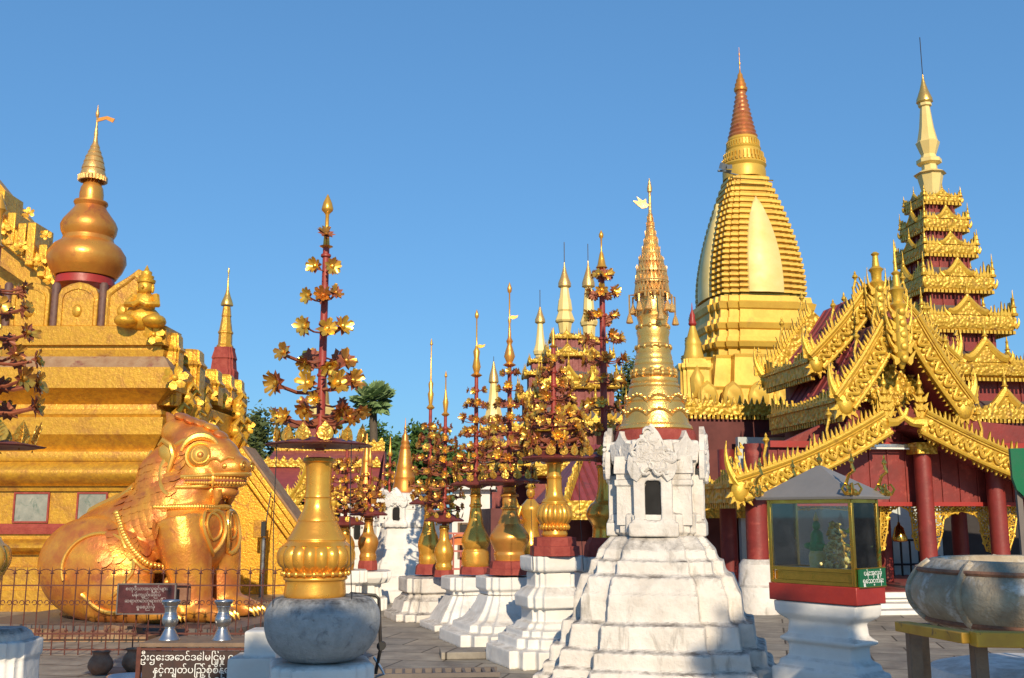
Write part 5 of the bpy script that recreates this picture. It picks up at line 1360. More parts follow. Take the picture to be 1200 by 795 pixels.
# 1: the near tree on the stone pot
ex = []
for fx, fy, fr_, t in ((386, 279, 8, .9), (373, 316, 7, .1), (394, 317, 7.5, .1), (364, 351, 7, -.1), (382, 350, 8.5, .1), (399, 349, 7, .2), (362, 387, 9, -.1), (388, 389, 9.5, .0), (407, 388, 8, .1), (340, 419, 8.5, .1), (360, 416, 9.5, .0), (392, 415, 9, .1), (413, 429, 8.5, .2),
    (391, 433, 9, -.9), (362, 429, 8, -.9), (334, 454, 10, -.2), (365, 452, 10, .0), (401, 453, 11, .1), (419, 451, 9, .3), (316, 486, 9, .2), (332, 488, 9, -.3), (342, 492, 11, .1), (362, 484, 10, -.8), (382, 492, 13, .0), (405, 484, 10, -.8), (416, 492, 11, .1), (429, 487, 10, -.5), (372, 470, 8, .2), (395, 470, 8, .2), (350, 470, 7, .2)):
    ex.append((fx - (376 - (fy - 480) * .035), fy, fr_, t))
metal_tree('tall near metal flower tree in a fluted gold vase on the grey stone pot', 369, 7.5,
    [(700, 33), (697, 35), (681, 34), (679, 36), (676, 36), (674, 33), (668, 36), (660, 43), (650, 44.5), (643, 42), (637, 36), (634, 33), (632, 33.5), (624, 29), (612, 23), (611, 22), (609, 22), (596, 16.5), (585, 15), (583, 16), (581, 15), (560, 14.6), (548, 15.2), (541, 17)],
    (520, 62), 291, [(291, 4.5), (289, 8), (288, 4), (278, 3.2), (276, 4.4), (274, 3), (270, 2.4), (252, 2.2), (250, 3.4), (247, 6.5), (245, 7), (238, 5.2), (228, .3)],
    [(300, 0, 0, 0), (343, 0, 0, 0), (380, 0, 0, 0), (440, 0, 0, 0)], leaves=13, seed=5, flute=(670, 640), explicit=ex, fl=(0, 2, 4, 1, 3, 4, 5), trunk_r=4.6, wires=2, leafpx=13)
# far left, partly out of the frame
metal_tree('metal flower tree whose large gilt flowers hang before the gold terrace wall', -42, 6.6,
    [(720, 33), (697, 35), (680, 35), (660, 44), (643, 42), (634, 33), (611, 22), (590, 15.5), (541, 17)], (521, 70), 291,
    [(291, 4), (289, 8), (286, 4), (270, 2.4), (250, 3.4), (246, 7), (228, .3)],
    [(335, 34, 6, 11), (362, 42, 7, 12), (392, 48, 8, 12), (418, 54, 8, 13), (446, 60, 9, 14), (474, 62, 8, 13)], leaves=13, seed=13, flute=(670, 640), fl=(0, 1), trunk_r=5.5, leafpx=17)
# the row on white plinths, from near to far
metal_tree('metal flower tree with a ribbed gold vase on the tall stepped plinth', 650, 11.4,
    [(629, 14), (626, 15), (620, 13.5), (616, 15), (608, 20.5), (603, 21.2), (597, 20), (592, 17), (590, 15), (588, 15), (584, 11.5), (580, 9.8), (572, 8.8), (562, 8.6), (560, 9.6), (558, 8.2), (548, 8), (543, 9)],
    (536, 40), 408, [(408, 3), (406, 5), (404, 2.5), (398, 1.8), (392, 2.4), (384, .2)],
    [(420, 9, 5, 6), (436, 15, 7, 6.5), (452, 22, 8, 6.5), (468, 27, 10, 7), (484, 30, 11, 7), (498, 34, 12, 7), (512, 36, 12, 7), (522, 36, 12, 6.5)], leaves=14, seed=21, flute=(617, 592), redbase=[(651, 27), (640, 26.5), (639.5, 23.5), (630, 23), (629, 17)], trunk_r=3.2, wires=2, leafpx=8)
metal_tree('metal flower tree on a plain orange gold vase, second plinth of the row', 597, 13.2,
    [(657, 17), (650, 18), (646, 17.5), (640, 20), (633, 23), (627, 22.5), (620, 18), (616, 15), (614, 13.5), (612, 13), (602, 9.4), (598, 8.6), (597, 10.4), (595, 10.4), (594, 8.6), (588, 8.6), (583, 8.4), (582, 10.6), (580, 10.8), (578, 8), (573, 6.8)],
    (563, 38), 430, [(430, 4), (428, 8), (425, 3.5), (418, 6.5), (412, 5), (404, 2.5), (400, 4), (396, 2), (380, 1.2), (376, 2), (372, 1), (344, .8), (342, 2.4), (338, 2.8), (331, .2)],
    [(437, 10, 5, 5.2), (455, 15, 6, 5.4), (474, 18, 7, 5.6), (491, 22, 8, 5.6), (507, 25, 10, 5.8), (522, 28, 11, 6), (536, 30, 12, 6), (549, 32, 12, 6)], leaves=14, seed=31, vmat='vase_orange', redbase=[(673, 25), (666, 24.5), (665.5, 22), (658, 21), (657, 18)], trunk_r=2.8, vane=372, leafpx=7)
metal_tree('metal flower tree on a slim gold vase, third plinth of the row', 557, 14.8,
    [(664, 15), (660, 16), (648, 15.5), (644, 14), (640, 15.5), (634, 16.5), (628, 15), (620, 11), (612, 8.4), (600, 6.8), (595, 6.2), (594, 7.4), (592, 7.4), (590, 6.2), (583, 6), (581, 7.4), (579, 6), (574, 5)],
    (566, 30), 442, [(442, 4), (440, 7), (437, 3), (430, 5), (420, 3), (412, 4), (408, 2), (404, 1), (374, .7), (372, 2.2), (369, 2.4), (363, .2)],
    [(458, 10, 5, 4.6), (474, 13, 6, 4.6), (492, 16, 7, 4.8), (507, 19, 8, 5), (522, 22, 9, 5), (537, 25, 10, 5), (551, 26, 11, 5)], leaves=12, seed=41, redbase=[(673, 17), (668, 17), (664, 15.5)], trunk_r=2.6, vane=406, leafpx=7)
metal_tree('metal flower tree with the highest spear tip on the weathered wide plinth', 502, 16.4,
    [(661, 11), (656, 11.5), (650, 11), (645, 12), (638, 12.6), (630, 11), (622, 8), (614, 6.4), (606, 5.6), (604, 6.8), (602, 5.4), (596, 5)],
    (588, 24), 480, [(480, 3), (478, 5), (474, 2), (462, 3.6), (458, 2), (450, 3), (446, 1), (405, .6), (404, 1.8), (397, .2)],
    [(498, 8, 5, 4.6), (511, 11, 6, 4.8), (524, 15, 7, 5), (538, 18, 8, 5), (552, 20, 8, 5), (566, 22, 9, 5), (578, 22, 9, 5)], leaves=9, seed=51, redbase=[(673, 15), (664, 14), (661, 12)], trunk_r=2.2, fl=(1, 5), leafpx=5)
metal_tree('metal flower tree on the smallest vase of the weathered wide plinth', 520, 15.6,
    [(668, 9.4), (664, 10), (660, 9), (655, 10.4), (648, 11.4), (641, 10), (634, 6.6), (628, 5.4), (622, 5.2), (620, 6.4), (618, 5)],
    (608, 24), 488, [(488, 2.6), (486, 5), (483, 2), (472, 3.4), (466, 2), (458, 1), (443, .6), (441, 1.8), (435, .2)],
    [(502, 7, 5, 4.2), (515, 11, 6, 4.6), (528, 14, 7, 4.8), (542, 17, 8, 5), (556, 19, 8, 5), (570, 21, 9, 5), (584, 22, 9, 5), (596, 22, 8, 5)], leaves=9, seed=61, redbase=[(676, 11.5), (668, 10)], trunk_r=2.2, fl=(1, 5), leafpx=5)
metal_tree('metal flower tree with a bare red pole just left of the big stupa spire', 710, 12.0,
    [(630, 16), (622, 15), (616, 16), (606, 22), (600, 22), (592, 18), (586, 12), (572, 8.6), (560, 8.4), (548, 9)],
    (536, 34), 316, [(316, 4), (314, 7), (311, 5), (304, 3.6), (298, 2.4), (294, .9), (280, 1), (278, 2.6), (275, 2.8), (270, .3)],
    [(322, 10, 5, 7.2), (346, 16, 6, 7.4), (370, 17, 6, 7.4), (397, 22, 6, 7.6), (421, 21, 7, 7.6), (445, 23, 7, 7.8), (476, 24, 8, 7.8), (503, 26, 9, 7.8)], leaves=12, seed=73, redbase=[(652, 24), (640, 23), (630, 18)], trunk_r=3.8, leafpx=8)
metal_tree('small metal flower tree on an orange gold vase left of the small white stupa', 431, 17.6,
    [(657, 9.5), (652, 10), (648, 9), (642, 11), (636, 12), (630, 10.5), (625, 7), (618, 5.4), (612, 5), (610, 6), (608, 4.6)],
    (601, 22), 548, [(548, 2), (546, 4), (543, 2), (536, 3), (532, 1.5), (524, .4)],
    [(560, 10, 6, 3.6), (571, 13, 8, 3.8), (582, 16, 9, 4), (592, 18, 10, 4)], leaves=10, seed=81, vmat='vase_orange', redbase=[(668, 11), (662, 11), (657, 10)], trunk_r=2, leafpx=4)
metal_tree('dense metal flower tree close right of the near gold vase, low down', 403, 16.8,
    [(668, 11), (660, 12), (650, 11), (640, 12), (632, 10), (626, 6), (620, 5)],
    (612, 24), 528, [(528, 2), (526, 4), (523, 2), (516, 3), (508, .4)],
    [(540, 10, 7, 4), (551, 14, 9, 4), (562, 17, 11, 4), (573, 19, 12, 4), (584, 21, 13, 4), (596, 22, 13, 4)], leaves=10, seed=91, trunk_r=2, leafpx=4)
metal_tree('slim far metal flower tree just left of the small white stupa spire', 455, 21,
    [(640, 6), (630, 7), (620, 6), (612, 4)],
    (604, 14), 535, [(535, 2), (532, 3), (528, 1.5), (520, 1), (512, .3)],
    [(545, 6, 5, 3.2), (556, 8, 6, 3.2), (567, 10, 7, 3.2), (578, 11, 8, 3.2), (590, 12, 8, 3.2)], leaves=8, seed=95, redbase=[(705, 9), (640, 8)], trunk_r=1.6, leafpx=4)

# ------------------------------------------------------------------ white plinths under the row
def lump(o, voxel, strength, scale=.25, it=1):
    """uneven hand laid plaster"""
    rm = o.modifiers.new('remesh', 'REMESH'); rm.mode = 'VOXEL'; rm.voxel_size = voxel
    sm = o.modifiers.new('smooth', 'SMOOTH'); sm.factor = .5; sm.iterations = it
    tx = bpy.data.textures.new('plaster', 'CLOUDS'); tx.noise_scale = scale; tx.noise_depth = 3
    d = o.modifiers.new('displace', 'DISPLACE'); d.texture = tx; d.strength = strength; d.mid_level = .5; d.texture_coords = 'GLOBAL'
    bpy.context.view_layer.update(); dg = bpy.context.evaluated_depsgraph_get()
    me = bpy.data.meshes.new_from_object(o.evaluated_get(dg)); o.modifiers.clear(); o.data = me
    me.polygons.foreach_set('use_smooth', [True] * len(me.polygons)); me.set_sharp_from_angle(angle=R(50))
def plinth(label, px, Y, rows, rz, m='white', outline=RD1, vox=.013, st=.012):
    """rows: (py, half width px) from the ground up"""
    X = at(px, rows[-1][0], Y).x
    r = thing('plinth', label, 'plinth', (X, Y, 0), 0, 'white plinths under the metal trees')
    q = MB(); k = 1 / (abs(math.cos(rz)) * .5 + abs(math.sin(rz)) * .35 + .5)
    lv = []
    for py, h in rows:
        z = max(0.0, at(600, py, Y).z) if py < 760 or Y > 11.2 else 0.0
        lv.append((z, h * mpp(py, Y) * k))
    lv[0] = (0.0, lv[0][1])
    for i in range(1, len(lv)):
        if lv[i][0] <= lv[i - 1][0]: lv[i] = (lv[i - 1][0] + .002, lv[i][1])
    cut = max(i for i in range(len(lv)) if lv[i][0] < lv[-1][0] - 17 * mpp(660, Y)) + 1
    q.stack(outline, lv[:cut], rz=rz); o = q.build('shaft', m, r, local=True, smooth=0); lump(o, vox, st)
    q = MB(); q.stack(outline, [(lv[cut - 1][0] + .001, lv[cut - 1][1])] + lv[cut:], rz=rz); o = q.build('top_slab', m, r, local=True, smooth=0); lump(o, vox, st)
    return r
plinth('tall stepped white plinth with moulded neck, nearest in the row', 645, 11.5, [(772, 73), (755, 73), (754, 60), (743, 59), (742, 50), (735, 50), (734, 42), (727, 38), (726, 33), (711, 33), (710, 40), (697, 41), (694, 38), (688, 31), (687, 27), (670, 27), (668, 33), (664, 34), (651, 34)], R(20), 'white_clean')
plinth('white plinth with smooth concave neck, second in the row', 594, 13.3, [(752, 76), (737, 76), (736, 62), (728, 61), (724, 50), (714, 41), (704, 35), (696, 32), (692, 31), (689, 35), (675, 35)], R(20), 'white_clean')
plinth('white plinth with shaded concave neck, third in the row', 552, 14.9, [(742, 58), (728, 58), (726, 48), (715, 42), (704, 34), (696, 29), (692, 28), (690, 34), (675, 34)], R(20))
plinth('weathered wide plinth under two small vases, farthest in the row', 506, 16.2, [(728, 54), (716, 54), (714, 46), (702, 42), (698, 36), (694, 34), (692, 38), (676, 38)], R(20), 'white_worn')
plinth('white moulded plinth under the small vase, left of the row behind the stone pot', 425, 17.6, [(712, 30), (700, 30), (699, 24), (684, 22), (682, 30), (676, 34), (669, 34)], R(12), 'white_clean')
plinth('white plinth mostly hidden behind the big stupa, under the red pole tree', 705, 12.1, [(760, 60), (740, 60), (738, 45), (700, 38), (690, 30), (670, 30), (668, 36), (652, 36)], R(20))
plinth('low white block under the dense metal tree behind the near gold vase', 403, 16.9, [(718, 30), (700, 30), (698, 22), (684, 22), (682, 28), (668, 28)], R(12))

# ------------------------------------------------------------------ the white stupa with a gold spire in the foreground
PET = [(-.48, -.06), (-.66, .02), (-.78, .2), (-.76, .42), (-.66, .6), (-.56, .52), (-.46, .62), (-.36, .80), (-.22, .98), (-.1, 1.08), (0, 1.16), (.1, 1.08), (.22, .98), (.36, .80), (.46, .62), (.56, .52), (.66, .6), (.76, .42), (.78, .2), (.66, .02), (.48, -.06), (.3, .06), (.12, .17), (0, .2), (-.12, .17), (-.3, .06)]
def white_stupa(name, label, px, Y, rz, steps, shrine, cone, hti, wm, k=1.0, big=True):
    def z(py): return at(600, py, Y).z
    def w(h, py): return h * mpp(py, Y)
    X = at(px, shrine[0][0], Y).x
    r = thing(name, label, 'stupa', (X, Y, 0), 0)
    m = MB(); lv = []
    for py, h in steps: lv.append((max(0, z(py)), w(h, py) * (.87 if big else .88)))
    lv[0] = (0, lv[0][1])
    m.stack(redent([1, .85], [.52, .85]) if big else RD2, lv, rz=rz); o = m.build('stepped_base', wm, r, local=True, smooth=0); lump(o, .019 if big else .03, .035 if big else .015, .3)
    m = MB(); SK = .80 if big else .9
    lv = [(z(py), w(h, py) * SK) for py, h in shrine]
    m.stack(RD2, lv, rz=rz); sh = m.build('shrine', wm, r, local=True, smooth=0); lump(sh, .014 if big else .025, .012, .2)
    zb, zt = z(shrine[1][0]), z(shrine[-1][0]); hw = w(shrine[3][1], shrine[3][0]) * SK * .93
    hh = zt - zb
    for q4 in range(4):
        R3 = Matrix.Rotation(rz + q4 * PI / 2, 3, 'Z'); ux = R3 @ Vector((1, 0, 0)); n = R3 @ Vector((0, -1, 0))
        # niche frame, flat plate painted dark as the shaded opening, carved pediment
        g = MB(); wd = hw * .44; pz = zb + hh * .13
        oh = hh * .50
        def slab(x0, x1, z0, z1, d0, d1):
            c = ux * ((x0 + x1) / 2) + n * (hw * 1.0 + (d0 + d1) / 2) + Vector((0, 0, (z0 + z1) / 2)); g.box(c, (x1 - x0, d1 - d0, z1 - z0), rz + q4 * PI / 2)
        D = hw * .13
        slab(-wd * 1.0, -wd * .42, pz, pz + oh, -.05, D); slab(wd * .42, wd * 1.0, pz, pz + oh, -.05, D)
        slab(-wd * .43, wd * .43, pz + oh * .86, pz + oh * 1.15, -.05, D * .98)
        slab(-wd * 1.3, wd * 1.3, pz - hh * .15, pz - hh * .01, -.05, D * 1.35); slab(-wd * 1.15, wd * 1.15, pz - hh * .005, pz + hh * .02, -.05, D * 1.2)
        no = g.build('niche_frame', wm, r, local=True, smooth=0); lump(no, .014 if big else .03, .01, .15)
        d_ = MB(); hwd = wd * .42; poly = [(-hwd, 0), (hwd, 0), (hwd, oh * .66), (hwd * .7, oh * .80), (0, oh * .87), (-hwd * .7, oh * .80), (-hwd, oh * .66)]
        d_.prism(poly, n * (hw + .012) + Vector((0, 0, pz + hh * .025)), ux, (0, 0, 1), .02); d_.build('niche', 'niche_shade', no, local=True)
        p_ = MB(); s_ = hw * .74; p_.relief([(x * s_, y * hh * .50) for x, y in PET], n * (hw + D * .9) + Vector((0, 0, pz + oh * .90)), ux, (0, 0, 1), D * .9, D * .45, .7)
        rn = random.Random(q4)
        for k_ in range(46):
            t = rn.random() ** .6; i = rn.randrange(len(PET)); x, y = PET[i]; x *= t * .85; y = .5 + (y - .5) * t * .85
            b0 = n * (hw + D * 1.62) + ux * (x * s_) + Vector((0, 0, pz + oh * .90 + y * hh * .50)); r_ = .028 * hh / .7; a0 = rn.uniform(0, 6.28)
            p_.tube([b0 + ux * (r_ * (1 + .1 * q_) * math.cos(a0 + .7 * q_)) + Vector((0, 0, r_ * (1 + .1 * q_) * math.sin(a0 + .7 * q_))) for q_ in range(6)], [r_ * .55, r_ * .6, r_ * .55, r_ * .5, r_ * .4, r_ * .2], 6)
        po_ = p_.build('pediment', wm, r, local=True, smooth=30)

        # corner petals at the crown of the shrine
        c_ = MB(); di = (R3 @ Vector((1, -1, 0))).normalized(); tx = Vector((-di.y, di.x, 0)); s2 = hw * .36
        c_.relief([(x * s2, y * hh * .30) for x, y in ((-.9, 0), (-1.1, .55), (-.6, .62), (-.25, .8), (0, 1.05), (.25, .8), (.6, .62), (1.1, .55), (.9, 0))], di * hw * 1.0 + Vector((0, 0, zb + hh * .78)), -tx, (0, 0, 1), .1 * hh, .07 * hh, .6)
        c_.build('corner_petal', wm, r, local=True, smooth=30)
        c_ = MB(); c_.stack(square(), [(zb + hh * .10, s2 * .62), (zb + hh * .5, s2 * .60), (zb + hh * .52, s2 * .72), (zb + hh * .57, s2 * .72), (zb + hh * .58, s2 * .62), (zb + hh * .63, s2 * .62), (zb + hh * .64, s2 * .76), (zb + hh * .70, s2 * .76), (zb + hh * .82, s2 * .70)], c=di * hw * .92, rz=rz); c_.build('corner_capital', wm, r, local=True, smooth=0)
    # drum and gold bell spire
    m = MB(); zc = z(cone[0][0]); rc = w(cone[0][1], cone[0][0])
    m.lathe([(zt - hh * .22, rc * 1.12), (zt - .01, rc * 1.12), (zt + (zc - zt) * .55, rc * 1.12), (zc, rc * 1.08)], n=40); o = m.build('red_drum', 'red_drum', r, local=True)
    m = MB(); pr = [(z(py), w(h, py)) for py, h in cone]; m.lathe(pr, n=48); cb = m.build('gold_bell', 'spire_gold' if big else 'bell_gold', r, local=True, smooth=28)
    # swag relief on the bell
    if big:
        def rad(zq):
            for i in range(len(pr) - 1):
                if pr[i][0] <= zq <= pr[i + 1][0]: t = (zq - pr[i][0]) / max(1e-6, pr[i + 1][0] - pr[i][0]); return pr[i][1] + (pr[i + 1][1] - pr[i][1]) * t
            return pr[0][1]
        g = MB()
        for (pyl, amp, n) in ((487, 7, 8), (471, 8, 8)):
            pts = []
            for k_ in range(n * 10 + 1):
                a = 2 * PI * k_ / (n * 10); zq = z(pyl - amp * abs(math.cos(a * n / 2)) ** .7 + amp * .4); rr = rad(zq) + .004; pts.append((rr * math.cos(a), rr * math.sin(a), zq))
                if k_ % 2 == 0: g.ball(((rr + .006) * math.cos(a), (rr + .01) * math.sin(a), zq + .014), .014, 6, 5)
            g.tube(pts, .013, 5)
            g.build('swag_relief', 'spire_gold', cb, local=True); g = MB()
        for py, n, s in ((437, 14, .028), (441, 14, .02), (384, 10, .022), (408, 14, .02)):
            for k_ in range(n):
                a = 2 * PI * k_ / n; zq = z(py); rr = rad(zq); g.ball((rr * math.cos(a), rr * math.sin(a), zq), (s, s, s * 1.3), 7, 6)
            g.tube([(rr * math.cos(a_ * PI / 20), rr * math.sin(a_ * PI / 20), zq) for a_ in range(41)], .012, 5)
            g.build('bead_band', 'spire_gold', cb, local=True); g = MB()
    # umbrella crown
    m = MB(); hp = [(z(py), w(h, py)) for py, h in hti]
    m.lathe(hp, n=28); hc = m.build('finial', 'hti_gold' if big else 'bell_gold', r, local=True, smooth=30)
    if big:
        tiers = [(345, 20, 13), (331, 18.5, 12), (318, 15, 11), (306, 11, 9), (295, 8.5, 8), (285, 6.5, 7), (275, 4.6, 6), (266, 3.6, 5)]
        for py, h, dy in tiers:
            t = MB(); R0 = w(h, py); z0 = z(py); z1 = z(py - dy); n = 24
            t.tube([(R0 * math.cos(2 * PI * k_ / 24), R0 * math.sin(2 * PI * k_ / 24), z0) for k_ in range(25)], .014, 5)
            t.tube([(R0 * .9 * math.cos(2 * PI * k_ / 24), R0 * .9 * math.sin(2 * PI * k_ / 24), z1) for k_ in range(25)], .010, 5)
            for k_ in range(n):
                a = 2 * PI * k_ / n; b = a + PI / n
                t.tube([(R0 * math.cos(a), R0 * math.sin(a), z0), (R0 * .9 * math.cos(b), R0 * .9 * math.sin(b), z1)], .010, 4)
                t.tube([(R0 * math.cos(a), R0 * math.sin(a), z0), (R0 * .9 * math.cos(a - PI / n), R0 * .9 * math.sin(a - PI / n), z1)], .010, 4)
                flame(t, (R0 * .95 * math.cos(b), R0 * .95 * math.sin(b), z1 - .01), (-math.sin(b), math.cos(b), 0), (0, 0, 1), R0 * .24, .07, .008)
                if py == 345 and k_ % 2 == 0: t.tube([(R0 * 1.0 * math.cos(a), R0 * 1.0 * math.sin(a), z0), (R0 * 1.02 * math.cos(a), R0 * 1.02 * math.sin(a), z0 - .05)], .012, 5)
            t.build('pierced_tier', 'hti_gold', hc, local=True)
        for k_ in range(12):
            a = 2 * PI * k_ / 12 + .2; t = MB(); R0 = w(21, 346); R1 = w(28, 346) if k_ % 3 == 0 else w(23, 346)
            L = w(22, 346) if k_ % 3 == 0 else w(9, 346)
            t.tube([(R0 * math.cos(a), R0 * math.sin(a), z(347)), (R1 * math.cos(a), R1 * math.sin(a), z(345) - .02), (R1 * math.cos(a), R1 * math.sin(a), z(347) - L)], .009, 4)
            t.lathe([(-.10, .03), (-.09, .036), (-.04, .024), (0, .008)], (R1 * math.cos(a), R1 * math.sin(a), z(347) - L), 8); t.build('hanging_bell', 'hti_gold', hc, local=True)
        t = MB(); zz = z(239); t.prism([(0, -.01), (-.04, -.045), (-.08, -.05), (-.12, -.02), (-.17, .03), (-.11, .025), (-.13, .07), (-.07, .03), (-.04, .05), (-.035, .0)], (0, 0, zz), (1, 0, 0), (0, 0, 1), .016); t.build('bird_vane', 'hti_gold', hc, local=True)
        for zz_ in (225, 255):
            pass
    return r
white_stupa('white_stupa', 'biggest whitewashed stupa with worn stepped base and tall gold spire', 771, 9.7, R(-13),
    [(808, 162), (784, 160), (783, 148), (771, 147), (770, 139), (751, 138), (750, 126), (723, 123), (722, 111), (692, 107), (690, 105), (672, 98), (671, 88), (655, 86), (654, 79), (643, 76), (628, 60)],
    [(630, 58), (626, 60), (624, 65), (603, 65), (601, 57), (553, 57), (546, 58), (544, 62), (530, 64), (519, 62), (518, 57)],
    [(506, 42), (504, 43.5), (501, 43), (498, 40), (488, 37), (478, 35), (474, 35), (473, 33.5), (471, 34), (462, 31.5), (456, 29), (454, 29.6), (452, 29), (450, 27), (448, 27.6), (445, 27), (443, 25), (441, 26), (438, 26), (436, 24.2), (434, 24.6), (431, 24), (429, 22.6), (427, 23), (424, 22.6), (422, 21.4), (420, 21.6), (417, 21), (415, 20), (412, 20.3), (406, 20), (404, 18.4), (396, 18), (390, 19.5), (386, 18.6), (378, 17), (372, 18.6), (368, 17.4), (364, 15), (352, 14.3), (342, 13.5)],
    [(345, 13.4), (330, 10), (316, 9), (300, 7), (285, 5.5), (272, 4), (262, 3), (254, 2.6), (252, 3.2), (250, 2), (226, 1.4), (225, 2.6), (221, 3), (215, 1.6), (209, .3)], 'white_worn')
white_stupa('white_stupa', 'smaller clean white stupa with an orange gold spire further back behind the row', 473, 19.5, R(-14),
    [(704, 52), (690, 50), (689, 46), (675, 44), (674, 41), (660, 39), (659, 37), (644, 35), (643, 33), (629, 31), (628, 30), (618, 28)],
    [(619, 27), (617, 28), (615, 29), (610, 29), (609, 26), (588, 25), (586, 26), (584, 28), (582, 28), (579, 27), (578, 25)],
    [(580, 15), (577, 15.6), (575, 14.6), (570, 13.6), (566, 12.6), (562, 12), (560, 12.4), (556, 11), (550, 9.6), (548, 10), (542, 8.4), (536, 7.4), (530, 6.8), (525, 5)],
    [(527, 5.6), (524, 6), (521, 4.6), (518, 5), (515, 3.6), (512, 3.8), (508, 2), (504, 1), (502, 1.6), (498, .6), (490, .2)], 'white_clean', big=False)
white_stupa('white_stupa', 'distant white stupa with a stubby orange gold cone, left of the smaller white stupa', 427, 24, R(-14),
    [(690, 42), (670, 40), (669, 36), (655, 34), (654, 31), (640, 28)],
    [(641, 24), (639, 25), (637, 26), (632, 26), (631, 23), (604, 22), (602, 23), (601, 25), (599, 25), (596, 24), (595, 22)],
    [(594, 14), (590, 15), (586, 14.4), (580, 13.6), (574, 11.6), (566, 9), (556, 7.4), (548, 6), (540, 5)],
    [(542, 5.4), (538, 5.6), (534, 4), (528, 3.6), (522, 2), (514, 1), (508, .3)], 'white', big=False)
# ------------------------------------------------------------------ foreground left: stone pot, plinth blocks, fence, stand
def stone_pot():
    o, pr = pxprof(378, 7.5, [(800, 36), (772, 40), (764, 52), (752, 61), (740, 65.5), (728, 67), (716, 66), (708, 62), (702, 57), (699.5, 50), (699, 20)])
    zb = at(378, 774, 7.5).z
    r = thing('stone_pot', 'squat grey stained stone pot carrying the fluted gold vase', 'stone pot', (o.x, 7.5, zb))
    q = MB(); q.lathe(smoothprof([(z - zb, rr) for z, rr in pr if z >= zb - .002], 4), n=64); q.build('bowl', 'stone_pot', r, local=True, smooth=60)
    q = MB(); q.lathe([(at(378, 702, 7.5).z - zb, 56.5 * mpp(702, 7.5)), (at(378, 700.5, 7.5).z - zb, 55 * mpp(702, 7.5)), (at(378, 699.2, 7.5).z - zb, 51 * mpp(702, 7.5)), (at(378, 701, 7.5).z - zb, 48 * mpp(702, 7.5))], n=64); q.build('rim', 'stone_pot', r, local=True)
    b = MB(); k = mpp(780, 7.5); b.stack(RD1, [(0, 66 * k), (zb - .16, 66 * k), (zb - .15, 58 * k), (zb - .02, 58 * k), (zb, 54 * k)], rz=R(14))
    pl = thing('plinth', 'whitewashed block under the grey stained stone pot', 'plinth', (o.x, 7.5, 0)); oo = b.build('block', 'white_clean', pl, local=True, smooth=0); lump(oo, .015, .01)
    # white post left of the pot
    p = at(298, 740, 8.6); b = MB(); k = mpp(740, 8.6)
    b.bb(-.16, .22, -.2, .2, 0, at(298, 768, 8.6).z); b.bb(-.05, .22, -.12, .2, at(298, 768, 8.6).z, at(298, 738, 8.6).z)
    b2 = b.build('post', 'white_clean', None, smooth=0, loc=None); b2.location = (p.x, 8.6, 0); lump(b2, .015, .008); tag(b2, 'stepped white block just left of the grey stone pot', 'block')
    # white plinth in the lower left corner
    Y = 7.4; p = at(4, 740, Y); r = thing('plinth', 'lumpy white plinth beside the low iron fence, nearest to the brown clay pots', 'plinth', (p.x, Y, 0))
    zt = at(4, 749, Y).z; k = mpp(760, Y)
    b = MB(); b.stack(RD1, [(0, 40 * k), (at(4, 772, Y).z, 36 * k), (at(4, 768, Y).z, 38 * k), (zt, 38 * k)]); o2 = b.build('block', 'white', r, local=True, smooth=0); lump(o2, .014, .012)
    b = MB(); b.stack(RD1, [(zt - .02, 30 * k), (at(4, 742, Y).z, 27 * k), (at(4, 736, Y).z, 20 * k)]); o2 = b.build('mound', 'white_worn', r, local=True, smooth=0); lump(o2, .014, .03)
stone_pot()

def folding_trolley():
    Y = 8.3; p = at(425, 750, Y); r = thing('hand_trolley', 'black tube frame of a hand trolley behind the grey stone pot', 'trolley', (p.x, Y, 0))
    def P(px, py, dy=0): v = at(px, py, Y + dy); return (v.x - p.x, dy, v.z)
    q = MB(); q.tube([P(408, 720), P(408, 698), P(411, 696), P(440, 698), P(444, 702), P(446, 760), P(440, 790)], .014, 8); q.build('handle', 'iron_dark', r, local=True)
    q = MB(); q.bb(P(412, 0)[0], P(444, 0)[0], -.02, .0, P(430, 775)[2], P(430, 703)[2]); q.build('back_panel', 'roof_dark', r, local=True)
    q = MB(); q.tube([P(438, 770), P(446, 782), P(450, 790), P(440, 793)], .012, 6); q.build('foot_bar', 'alu', r, local=True)
    q = MB(); v = P(447, 757); q.tube([(v[0], -.03, v[2]), (v[0], .03, v[2])], .035, 14); q.build('castor', 'black', r, local=True)
folding_trolley()

